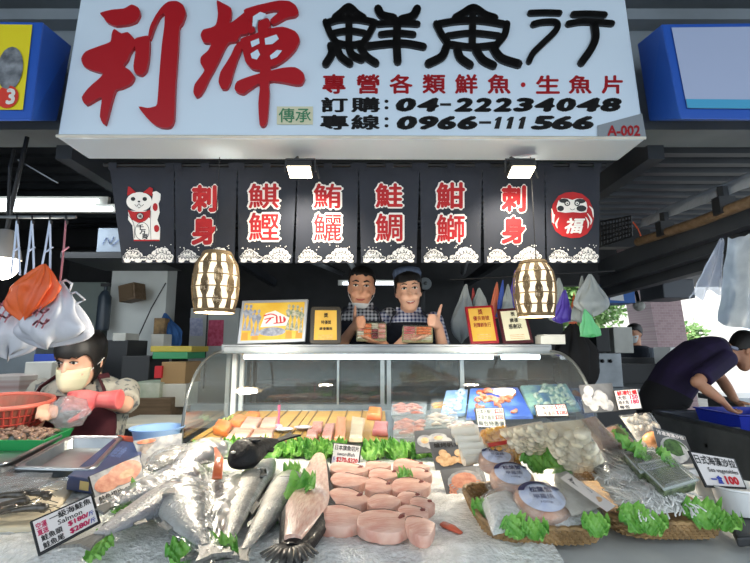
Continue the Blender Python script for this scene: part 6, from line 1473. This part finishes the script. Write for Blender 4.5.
b = MB().grid(lambda u, v: f.at(.0+.75*u, .45+.5*v, .028+.006*nz(u*6, v*6)), 12, 8); solo('film_sheet', 'clear plastic film laid over the dark prawns', 'film', b, m_film, smooth=180)
solo('film_sheet', 'clear film draped over the trays in front of the prawns', 'film', MB().grid(lambda u, v: Q(*[ons(-20, 492, .04), ons(62, 490, .04), ons(70, 478, .045), ons(0, 476, .045)]).at(u, v, .004*nz(u*6, v*4)), 14, 6), m_filmw if 0 else m_film, smooth=180)

# ================================================================== hanging bags and cords
def hangbag(name, label, cat, tpx, bpx, wpx, Y, m, pleat=9, belly=.72, flat=.45, seed=1, group=None, skew=0, thick=None):
    a, b_ = P(*tpx, Y), P(*bpx, Y); w_ = (P(tpx[0]+wpx/2, tpx[1], Y)-a).length; rs = random.Random(seed)
    def fn(u, v):
        an = 2*PI*u; c = a*(1-v)+b_*v
        r = w_*(.08+.92*min(1, v/belly)**.9)*(1 if v < belly else max(.05, 1-((v-belly)/(1-belly))**3))
        r *= 1+.20*math.sin(pleat*an+seed+v*3+2*nz(an, v*2, 1, seed))*(1-.45*v)+.34*nz(math.cos(an)*1.8+seed, math.sin(an)*1.8, 1, v*3.2)
        return c+V((r*math.cos(an), r*math.sin(an)*flat, .10*w_*math.sin(an*3+seed)*v+.25*w_*nz(math.cos(an)*2, math.sin(an)*2, 1, seed+v*2)*v))
    _m = MB().grid(fn, 72, 26)
    mb = _m
    return solo(name, label, cat, mb, m, group, loc=tuple(a), smooth=180)
m_bagw = mat('bag_white', '#c2c4ca', .35, col2='#adb0ba', nsc=5, bump=.3, bsc=20, trans=.0, coat=.3); m_bago = mat('bag_orange', '#c8481a', .45, col2='#d45e26', nsc=6, bump=.3, bsc=20)
m_cord = mat('cord_white', '#b9c6da', .5)
wb1 = hangbag('carrier_bag', 'white plastic carrier bag with red print hanging lowest beside the orange bag', 'bag', (59, 281), (48, 345), 66, 1.50, m_bagw, seed=3, belly=.72, pleat=7)
wb2 = hangbag('carrier_bag', 'white plastic carrier bag behind the orange bag, partly cut off', 'bag', (20, 288), (8, 356), 58, 1.56, m_bagw, seed=5, belly=.72, pleat=7)
hangbag('carrier_bag', 'knotted orange plastic bag bundle hanging from white cords', 'bag', (44, 264), (24, 318), 42, 1.46, m_bago, seed=7, belly=.42, pleat=11)
for par, cx, cy in ((wb1, 41, 318), (wb2, 4, 312)):
    pf = PixF(P(cx, cy, 1.505 if par is wb1 else 1.56)+V((0, -.085 if par is wb1 else -.07, 0)), (0, -1, 0)); b = MB()
    for k in range(2): 
        y = cy-6+k*11; b.fstroke(pf, [(cx-8, y+2), (cx-3, y-2), (cx+2, y+1), (cx+8, y-3)], 2.2, 0).fstroke(pf, [(cx-5, y+4), (cx, y-5)], 1.6, .0005).fstroke(pf, [(cx+1, y+5), (cx+6, y-4)], 1.6, .0005)
    par_o = obj('red_print', b, mat('pale_red_print', '#c8737c', .6), par)
b = MB()
lp = PixF(P(78, 295, 1.5), (0, -1, 0)); q = MB().tube([lp.at(58, 284), lp.at(66, 280), lp.at(72, 284), lp.at(70, 290), lp.at(60, 290)], .004, 5).tube([lp.at(62, 296), lp.at(76, 292), lp.at(85, 300), lp.at(78, 303), lp.at(64, 302)], .004, 5); obj('handle', q, m_bagw, wb1, smooth=180)
rl = P(-10, 217, 1.56), P(76, 217, 1.56)
t = thing('hanging_rail', 'thin steel rail with hooks that carries the hung bags', 'rail', tuple(rl[0])); obj('rail', MB().tube([*rl], .006, 8), m_steel2, t)
for x in (17, 32, 50, 66): obj('hook', MB().tube([P(x, 216, 1.555), P(x, 219, 1.545), P(x+1, 224, 1.545), P(x+2, 221, 1.54)], .003, 6), m_dark, t)
obj('rail_stay', MB().tube([P(8, 217, 1.56), P(10, 168, 1.60), P(14, 150, 1.7)], .006, 6), m_dark, t); obj('rail_stay', MB().tube([P(18, 160, 1.65), P(54, 181, 1.65), P(58, 183, 1.65)], .003, 6), m_steel2, t)
for x0, x1, y1, m_, l in ((17, (11, 20), 275, m_cord, 'white cord loop on the first hook above the bags'), (32, (25, 34), 275, m_cord, 'white cord loop on the second hook above the bags'), (50, (40, 50), 276, m_cord, 'white cord loop holding the orange bag bundle'), (66, (60, 60), 284, mat('cord_pink', '#c88a96', .5), 'single pink cord holding the lowest white bag')):
    b = MB(); 
    for xx in x1: b.tube([P(x0, 221, 1.545), P((x0+xx)/2+.5, (221+y1)/2, 1.54), P(xx, y1, 1.50)], .0035, 5)
    b.tube([P(x0-4, 252, 1.525), P(x0, 249, 1.53), P(x0+3, 247, 1.53)], .003, 5); solo('string_loop', l, 'cord', b, m_, loc=tuple(P(x0, 221, 1.545)))
# bags hung over the case beyond the pendant lamp
m_b = {k: mat('bag_'+k, c, .4, col2=c2, nsc=6, bump=.25, bsc=18, coat=.2) for k, c, c2 in (('grey', '#8c9494', '#a6adac'), ('red', '#b82a2c', '#c8483e'), ('orng', '#d9603a', '#e27a52'), ('royal', '#2a4aa8', '#3a5cba'), ('violet', '#4a35a0', '#5a44b2'), ('green', '#4fb06a', '#6ac284'), ('clear', '#b4bab8', '#9aa29e'))}
for tp, bp, w_, Y, k, l, be in (((466, 284), (461, 342), 20, 2.75, 'grey', 'grey crumpled bag hanging nearest the woman vendor', .5), ((473, 288), (474, 318), 9, 2.8, 'red', 'red bag hanging beside the grey crumpled bag', .8), ((479, 288), (480, 312), 18, 2.78, 'clear', 'white bag hanging between red and orange bags', .85), ((497, 282), (494, 318), 12, 2.75, 'orng', 'narrow orange bag hanging behind the red framed certificate', .8),
    ((503, 280), (500, 318), 9, 2.72, 'royal', 'narrow royal blue bag hanging beside the orange one', .8), ((508, 284), (507, 320), 15, 2.7, 'clear', 'white bag hanging beside the wicker lamp', .85), ((515, 270), (513, 312), 10, 2.75, 'violet', 'violet bag hanging directly behind the wicker lamp', .7),
    ((559, 278), (561, 322), 24, 2.6, 'clear', 'pale clear bag hanging on the far side of the wicker lamp', .8), ((565, 290), (562, 322), 20, 2.58, 'violet', 'violet bag hanging in front of the pale clear bag', .7), ((574, 292), (573, 325), 8, 2.62, 'orng', 'narrow orange bag hanging beside the violet one past the lamp', .8),
    ((582, 276), (580, 322), 16, 2.55, 'clear', 'long clear bag hanging next to the green bag', .8), ((590, 274), (592, 314), 34, 2.5, 'grey', 'bulging grey clear bag hanging under the roof beam', .6), ((585, 309), (591, 336), 20, 2.48, 'green', 'light green bag hanging lowest beside the black cloth', .9)):
    hangbag('carrier_bag', l, 'bag', tp, bp, w_, Y, m_b[k], seed=int(tp[0]), belly=min(.95, be+.15), pleat=6, flat=.3)
b = MB().tube([P(450, 280, 2.8), P(615, 271, 2.6)], .006, 6); solo('hanging_rail', 'thin rail behind the noren that carries the coloured bags', 'rail', b, m_dark)
hangbag('black_apron', 'black cloth hanging by the end of the glass case', 'cloth', (573, 322), (578, 400), 40, 2.62, mat('black_cloth', '#0c0c0e', .9), seed=4, belly=.4, flat=.4)
# ================================================================== roof channels, pole and hung sheets on the sink side
def along(px0, y0, X, px1, y1):
    def at(px, py):
        d = ray(px, py); return V((0, 0, CAMZ))+d*(X/d.x)
    return at(px0, y0), at(px1, y1)
a, b_ = along(638, 242, 1.5, 790, 186); d = b_-a; solo('bamboo_pole', 'thick brown pole lashed under the roof edge above the sink', 'pole', MB().tube([a, a+d*.5+V((0, 0, -.01)), b_], .024, 12), m_wood, smooth=60)
for px, py in ((665, 229), (724, 206)):
    c, _ = along(px, py, 1.5, px, py); t = None
    b = MB().box(c, (.07, .045, .075)).tube([c+V((0, 0, .03)), c+V((0, 0, .085))], .022, 6); solo('pole_clamp', 'dark clamp on the brown pole, '+('nearer the lattice basket' if px < 700 else 'nearer the hung plastic sheets'), 'clamp', b, m_dark)
for i, (p0, p1, X, th) in enumerate((((602, 268), (800, 196), 1.62, .05), ((604, 281), (800, 216), 1.72, .045), ((606, 292), (800, 236), 1.84, .04))):
    a, b_ = along(*p0, X, *p1); d = (b_-a).normalized(); up = V((0, 0, 1)); b = MB()
    b.hexa([a+V((-.03, 0, -th)), b_+V((-.03, 0, -th)), b_+V((.03, 0, -th)), a+V((.03, 0, -th))], [a+V((-.03, 0, th)), b_+V((-.03, 0, th)), b_+V((.03, 0, th)), a+V((.03, 0, th))]).hexa([a+V((-.04, 0, -th-.006)), b_+V((-.04, 0, -th-.006)), b_+V((.03, 0, -th-.006)), a+V((.03, 0, -th-.006))], [a+V((-.04, 0, -th)), b_+V((-.04, 0, -th)), b_+V((.03, 0, -th)), a+V((.03, 0, -th))]); struct('beam_channel', b, m_deck)
a, b_ = along(640, 228, 1.52, 800, 168); fl = Q(a, b_, b_+V((0.10, 0, .12)), a+V((.10, 0, .12))); solo('rolled_sheet', 'long clear plastic sheet rolled along the brown pole', 'sheet', MB().grid(lambda u, v: fl.at(u, v, .02*math.sin(v*5)+.006*nz(u*20, v*4)), 40, 8), film('sheet_film', '#dfe9f5', .35, .2, bump=.5, bsc=14, refl=1), smooth=180)
lb = [P(601, 246, 2.6), P(632, 236, 2.6), P(631, 216, 2.6), P(600, 222, 2.6)]; f = Q(*lb); b = MB()
for k in range(11): b.tube([f.at(k/10, 0), f.at(k/10, 1)], .005, 4)
for k in range(6): b.tube([f.at(0, k/5), f.at(1, k/5)], .005, 4)
t = thing('lattice_basket', 'black lattice basket stowed under the roof beside the noren', 'basket', tuple(lb[0])); obj('lattice', b, m_black, t); obj('back_panel', MB().hexa([p+V((0, .12, 0)) for p in lb], [p+V((0, .14, 0)) for p in lb]), m_dark, t)
solo('orange_ribbon', 'orange ribbon tied at the end of the brown pole', 'ribbon', MB().tube([P(633, 222, 2.45), P(638, 229, 2.44), P(641, 236, 2.44)], .012, 6, flat=.3), m_bago)
# hung sheets
m_sheet = film('hung_sheet', '#e8eef8', .55, .2, bump=.5, bsc=12, refl=.9, hcol='#c9d4e6')
def sheet(c4, label, seed, m=None, Y=0):
    f = Q(*c4); return solo('plastic_sheet', label, 'sheet', MB().grid(lambda u, v: f.at(u+.03*nz(v*4, u*3, 1, seed), v*(1+.06*nz(u*7, 1, 1, seed)), .03*math.sin(u*14+seed)*(1-.5*v)+.02*nz(u*6, v*5, 1, seed)), 36, 24), m or m_sheet, smooth=180)
sheet([P(716, 322, 1.85), P(790, 340, 1.75), P(790, 232, 1.72), P(727, 238, 1.85)], 'folded grey plastic sheets hanging from the pole at the picture edge', 2, mat('grey_sheet', '#8f9aa4', .4, col2='#aab4bc', nsc=10, bump=.4, bsc=14, coat=.3))
sheet([P(686, 300, 1.98), P(722, 290, 1.9), P(724, 240, 1.9), P(720, 240, 1.98)], 'clear bluish plastic sheet hanging beside the folded grey sheets', 5)

# ================================================================== sink side
sk = thing('steel_sink', 'long stainless steel sink trough where the man in purple leans', 'sink', (2.25, 2.5, 0))
sx0, sx1, sy0, sy1, sz = 1.85, 2.75, 1.7, 3.08, .98
obj('basin', MB().box((sx0+.01, (sy0+sy1)/2, sz-.2), (.02, sy1-sy0, .4)).box((sx1-.01, (sy0+sy1)/2, sz-.2), (.02, sy1-sy0, .4)).box(((sx0+sx1)/2, sy0+.01, sz-.2), (sx1-sx0, .02, .4)).box(((sx0+sx1)/2, sy1-.01, sz-.2), (sx1-sx0, .02, .4)).box(((sx0+sx1)/2, (sy0+sy1)/2, sz-.12), (sx1-sx0, sy1-sy0, .02)).box(((sx0+sx1)/2, 2.62, sz-.08), (sx1-sx0, .02, .12)), m_steel2, sk)
obj('rim', MB().tube([(sx0, sy0, sz), (sx1, sy0, sz), (sx1, sy1, sz), (sx0, sy1, sz), (sx0, sy0, sz)], .014, 6), m_steel, sk)
for x in (sx0+.05, sx1-.05):
    for y in (sy0+.05, sy1-.05): obj('leg', MB().tube([(x, y, 0), (x, y, .6)], .025, 8), m_steel2, sk)
c = P(738, 412, 2.8); c.z = sz-.10; t = thing('blue_basin', 'blue plastic basin standing in the steel sink', 'basin', tuple(c)); f4 = [c+V((x, y, 0)) for x, y in ((-.15, -.2), (.22, -.2), (.22, .14), (-.15, .14))]; b = MB(); cc = c+V((.035, -.03, 0))
def sc(k, z): return [cc+(p-cc)*k+V((0, 0, z)) for p in f4]
b.loft([sc(.9, 0), sc(1.04, .14), sc(1.09, .145), sc(1.09, .15), sc(1.0, .15), sc(.86, .01)], True); obj('basin_wall', b, mat('blue_plastic', '#1b2fa8', .4), t, bevel=.003)
# far counters, boxes and fittings between sink and pier
def bxpx(name, label, cat, x0, y0, x1, y1, Y, dep, m, base=None, **k):
    a, b_ = P(x0, y1, Y), P(x1, y0, Y)
    if base is not None: a.z = base
    return solo(name, label, cat, MB().box(((a.x+b_.x)/2, Y+dep/2, (a.z+b_.z)/2), (abs(b_.x-a.x), dep, abs(b_.z-a.z))), m, **k)
fc = thing('far_counter', 'long steel counter with drawers beyond the end of the glass case', 'counter', (2.4, 4.6, 0))
def cnt(fc, p0, p1, zc, w_, mm): 
    a, b_ = PZ(*p0, zc), PZ(*p1, zc); o = V((0, w_, 0)); return MB().hexa([V((q.x, q.y, 0)) for q in (a, b_, b_+o, a+o)], [a, b_, b_+o, a+o])
obj('counter_body', MB().hexa([(1.6, 3.7, 0), (3.1, 4.9, 0), (3.1, 5.6, 0), (1.6, 5.6, 0)], [(1.6, 3.7, .98), (3.1, 4.9, .98), (3.1, 5.6, .98), (1.6, 5.6, .98)]), m_dark, fc)
obj('counter_top', MB().hexa([(1.56, 3.64, .98), (3.14, 4.86, .98), (3.14, 5.6, .98), (1.56, 5.6, .98)], [(1.56, 3.64, 1.01), (3.14, 4.86, 1.01), (3.14, 5.6, 1.01), (1.56, 5.6, 1.01)]), m_steel, fc)
for i, (x0, y0, x1, y1, Y, dp, m, l) in enumerate(((594, 353, 621, 371, 4.6, .5, m_steel2, 'grey steel drawer unit on the far counter'), (615, 327, 632, 353, 5.0, .3, m_offw, 'white carton stacked on the drawer unit beside the passer-by'), (597, 328, 609, 352, 4.9, .3, m_dark, 'black appliance standing on the drawer unit'), (604, 340, 616, 353, 5.2, .3, m_offw, 'pale carton tucked between black appliance and white carton'))):
    o = bxpx('storage_box', l, 'box', x0, y0, x1, y1, Y, dp, m, base=1.012 if i == 0 else None, bevel=.006)
    if i == 0:
        for q in range(2): pf = PixF(P(600, 360, 4.598), (0, -1, 0)); obj('knob', MB().ball(pf.at(602+q*8, 361, .01), .018), m_dark, o)
for x0, x1, y, Y, l in ((622, 668, 361, 5.4, 'dark roller tray along the far counter, upper one'), (622, 672, 367, 5.1, 'dark roller tray along the far counter, lower one')): bxpx('metal_rack', l, 'rack', x0, y-3, x1, y+2, Y, .2, m_dark, base=1.011 if Y < 5.3 else 1.012)
b = MB().box((4.1, 4.4, .93), (1.7, .5, .05)); tt = thing('wet_shelf', 'steel work shelf with wet reflections behind the bending man', 'shelf', (4.1, 4.4, 0)); obj('shelf_board', b, m_steel, tt); [obj('trestle', MB().box((x, 4.4, .45), (.05, .45, .9)), m_steel2, tt) for x in (3.35, 4.85)]
bxpx('foam_box', 'white foam box leaning at the foot of the tiled pier', 'box', 671, 347, 687, 360, 4.95, .3, m_white, base=1.012, bevel=.01)
bxpx('air_conditioner', 'dark grey air unit hung beside the tiled pier under the channels', 'air conditioner', 664, 279, 694, 298, 4.4, .4, mat('ac_grey', '#565b62', .5), bevel=.01)
o = bxpx('hung_carton', 'blue and white carton hung under the roof beside the tiled pier', 'box', 603, 284, 634, 303, 4.0, .25, mat('carton_blue', '#2868b8', .5), bevel=.004)
pf = PixF(P(618, 294, 3.995), (0, -1, 0)); obj('white_patch', MB().fpoly(pf, [(610, 300), (624, 301), (622, 287), (609, 286)], .002), m_white, o); obj('emblem', MB().fell(pf, 617, 293, 3, 3, .004), mat('teal_print', '#5aa8b8', .5), o)
c = P(639, 306, 4.9); t = thing('dome_lamp', 'small dome lamp on a stalk against the dark side of the tiled pier', 'lamp', tuple(c)); obj('dome', MB().ball(c, (.062, .062, .055), 16, 10), m_offw, t, smooth=180); obj('stalk', MB().tube([c, c+V((0, .02, .12)), c+V((.03, .1, .2))], .02, 6), m_dark, t)
# ================================================================== background behind the masked woman
wp = P(110, 300, 4.2); wq = P(166, 300, 4.2); b = MB().box(((wp.x+wq.x)/2, 4.3, 1.1), (wq.x-wp.x, .2, 2.2)); struct('wall_panel', b, mat('panel_white', '#d4d9d5', .6, col2='#c6cbc8', nsc=2))
pf = PixF(P(138, 294, 4.1), (0, -1, 0)); c = pf.at(137, 294, .08); t = thing('wall_speaker', 'tilted brown wooden speaker box on the pale wall panel', 'speaker', tuple(c)); Mx = Euler((0, R(-10), R(-14))).to_matrix().to_4x4()
obj('box', MB().box(c, (.17, .14, .15), Mx), m_wood, t, bevel=.006); obj('grille', MB().box(c+(Mx @ V((-.0, -.073, 0)).to_4d()).to_3d(), (.14, .01, .12), Mx), mat('grille_brown', '#5c4a35', .8), t)
solo('cable', 'thin black cable running down the pale wall panel', 'cable', MB().tube([pf.at(166, 283, .005), pf.at(152, 308, .01), pf.at(138, 338, .005)], .006, 5), m_black)
bxpx('steel_cabinet', 'grey green steel cabinet beside the pale wall panel', 'cabinet', 62, 282, 106, 372, 4.6, .5, mat('cab_green', '#8e9993', .5, col2='#828d87', nsc=3), base=0, bevel=.006)
c = P(104, 308, 4.05); t = thing('fire_extinguisher', 'dark cylinder hung between the steel cabinet and the pale panel', 'extinguisher', tuple(c)); obj('cylinder', MB().lathe([(.001, -.2), (.05, -.2), (.055, -.18), (.055, .1), (.03, .15), (.015, .16), (.015, .2), (.001, .2)], 16, c), mat('ext_dark', '#2f3a44', .4), t, smooth=40); obj('valve', MB().box(c+V((0, 0, .21)), (.08, .03, .03)), m_black, t)
o = bxpx('steel_locker', 'pale grey locker with pink poster behind the wicker lamp', 'cabinet', 184, 308, 239, 420, 4.3, .5, mat('locker_grey', '#b0b5b2', .5, col2='#a4a9a6', nsc=3), base=0, bevel=.006)
pf = PixF(P(200, 330, 4.295), (0, -1, 0)); a_ = obj('notice_sheet', MB().fpoly(pf, [(190, 336), (203, 336), (203, 318), (190, 318)], .003), mat('sheet_blue', '#8d95b4', .6, col2='#a8aec6', nsc=40), o); a_ = obj('pink_poster', MB().fpoly(pf, [(207, 346), (223, 346), (224, 320), (209, 320)], .003), mat('poster_pink', '#a8284c', .6, col2='#c25072', nsc=30), o); obj('locker_seam', MB().box(pf.at(206, 345, .003), (.012, .006, .8)), m_dark, o)
hangbag('blue_jacket', 'blue cloth hanging between pale panel and locker', 'cloth', (165, 313), (172, 352), 24, 3.9, mat('jacket_blue', '#2a5a94', .8, col2='#234c80', nsc=8), seed=6, belly=.5)
bxpx('kraft_bag', 'brown paper bag with dark picture next to the blue cloth', 'bag', 153, 318, 165, 334, 3.8, .1, mat('kraft', '#9a7d52', .7, col2='#5c4a33', nsc=14), bevel=.004)
bxpx('white_box', 'small white box with blue print below the brown paper bag', 'box', 150, 334, 164, 352, 3.7, .15, m_offw, bevel=.004)
# shelves and boxes at the woman's back
sh = thing('back_counter', 'cluttered work counter behind the masked woman', 'counter', (-1.6, 3.2, 0)); obj('counter_top', MB().box((-1.75, 3.05, .97), (2.3, .8, .04)), m_offw, sh); obj('counter_body', MB().box((-1.75, 3.08, .47), (2.2, .7, .94)), m_dark, sh)
bx = [(128, 398, 171, 419, 2.72, .3, m_wood, 'drawer_box', 'brown wooden drawer box on the work counter behind the woman'), (126, 383, 160, 399, 2.74, .28, mat('carton_green', '#8f9f86', .6, col2='#c3c8b8', nsc=8), 'carton', 'green and white carton stacked on the brown drawer box'), (160, 362, 186, 384, 2.80, .25, mat('cardboard', '#a08258', .7), 'carton', 'open cardboard carton with white labels by the case end'),
      (158, 384, 186, 407, 2.78, .2, m_offw, 'carton', 'white carton below the open cardboard carton'), (120, 356, 150, 382, 3.1, .3, m_dark, 'appliance', 'dark appliance on the work counter beside the cardboard carton'), (104, 340, 128, 352, 3.4, .3, m_dark, 'appliance', 'low black appliance in front of the pale wall panel'), (112, 333, 126, 342, 3.4, .2, m_offw, 'white_box', 'small white box on the low black appliance'),
      (22, 362, 52, 391, 2.8, .4, m_offw, 'foam_box', 'white foam box at the far side of the masked woman'), (-30, 376, 20, 397, 2.66, .3, mat('red_lid', '#7d2a2e', .5, col2='#c8c4bc', nsc=5, stretch=(.1, .1, 3)), 'red_carton', 'red and white carton cut off beside the foam box'), (33, 354, 62, 363, 3.1, .3, mat('lid_blue', '#2443a0', .5), 'blue_tub', 'flat blue tub behind the masked woman'), (-20, 345, 36, 374, 3.5, .4, m_beam, 'grey_bin', 'grey plastic bin behind the foam box'),
      (152, 352, 188, 359, 2.9, .3, mat('tray_grn', '#2f8a5a', .5), 'serving_tray', 'green flat tray on top of the cartons'), (150, 346, 192, 352, 2.95, .3, mat('tray_yel', '#b5a23a', .5), 'serving_tray', 'yellowish flat tray on top of the green tray')]
for x0, y0, x1, y1, Y, dp, m, nm, l in bx: bxpx(nm, l, 'box' if 'tray' not in nm else 'tray', x0, y0, x1, y1, Y, dp, m, base=.991 if ('appliance' in nm or nm in ('foam_box', 'blue_tub', 'red_carton')) else 0 if nm in ('grey_bin',) else None, bevel=.005)
f = PixF(P(170, 372, 2.798), (0, -1, 0)); 
bxpx('red_packet', 'small red packet leaning on the open cardboard carton', 'packet', 154, 366, 162, 378, 2.78, .02, m_red)
bxpx('worktop_board', 'pale cutting board lying beside the blue bowl', 'board', 106, 424, 186, 429, 2.2, .3, m_offw, bevel=.004)
# carton and shelf high up under the roof
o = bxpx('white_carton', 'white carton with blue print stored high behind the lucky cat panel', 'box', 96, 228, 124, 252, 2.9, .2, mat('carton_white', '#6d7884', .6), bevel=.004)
pf = PixF(P(110, 240, 2.895), (0, -1, 0)); b = MB().fstroke(pf, [(103, 244), (107, 238), (110, 243), (114, 237)], 1.2, .002).fstroke(pf, [(112, 246), (119, 240)], 1.2, .002); obj('lettering', b, mat('print_slate', '#5a6a8a', .6), o)
bxpx('storage_shelf', 'dark shelf under the roof carrying the white carton', 'shelf', 60, 252, 150, 258, 2.9, .5, m_dark)
# wall clock far inside, above the woman's shoulder
c = P(425, 284, 4.6); t = thing('wall_fan', 'round pale wall fan far inside above the woman vendor', 'fan', tuple(c)); obj('guard', MB().lathe([(.001, 0), (.06, 0), (.065, .02), (.06, .04), (.001, .04)], 24, c, Matrix.Rotation(PI/2, 4, 'X')), mat('fan_grey', '#8f989c', .5), t, smooth=40); obj('hub', MB().ball(c+V((0, -.06, 0)), (.02, .02, .02)), m_steel2, t); obj('arm', MB().tube([c, c+V((0, .15, -.05)), c+V((0, .2, -.25))], .02, 6), m_dark, t)
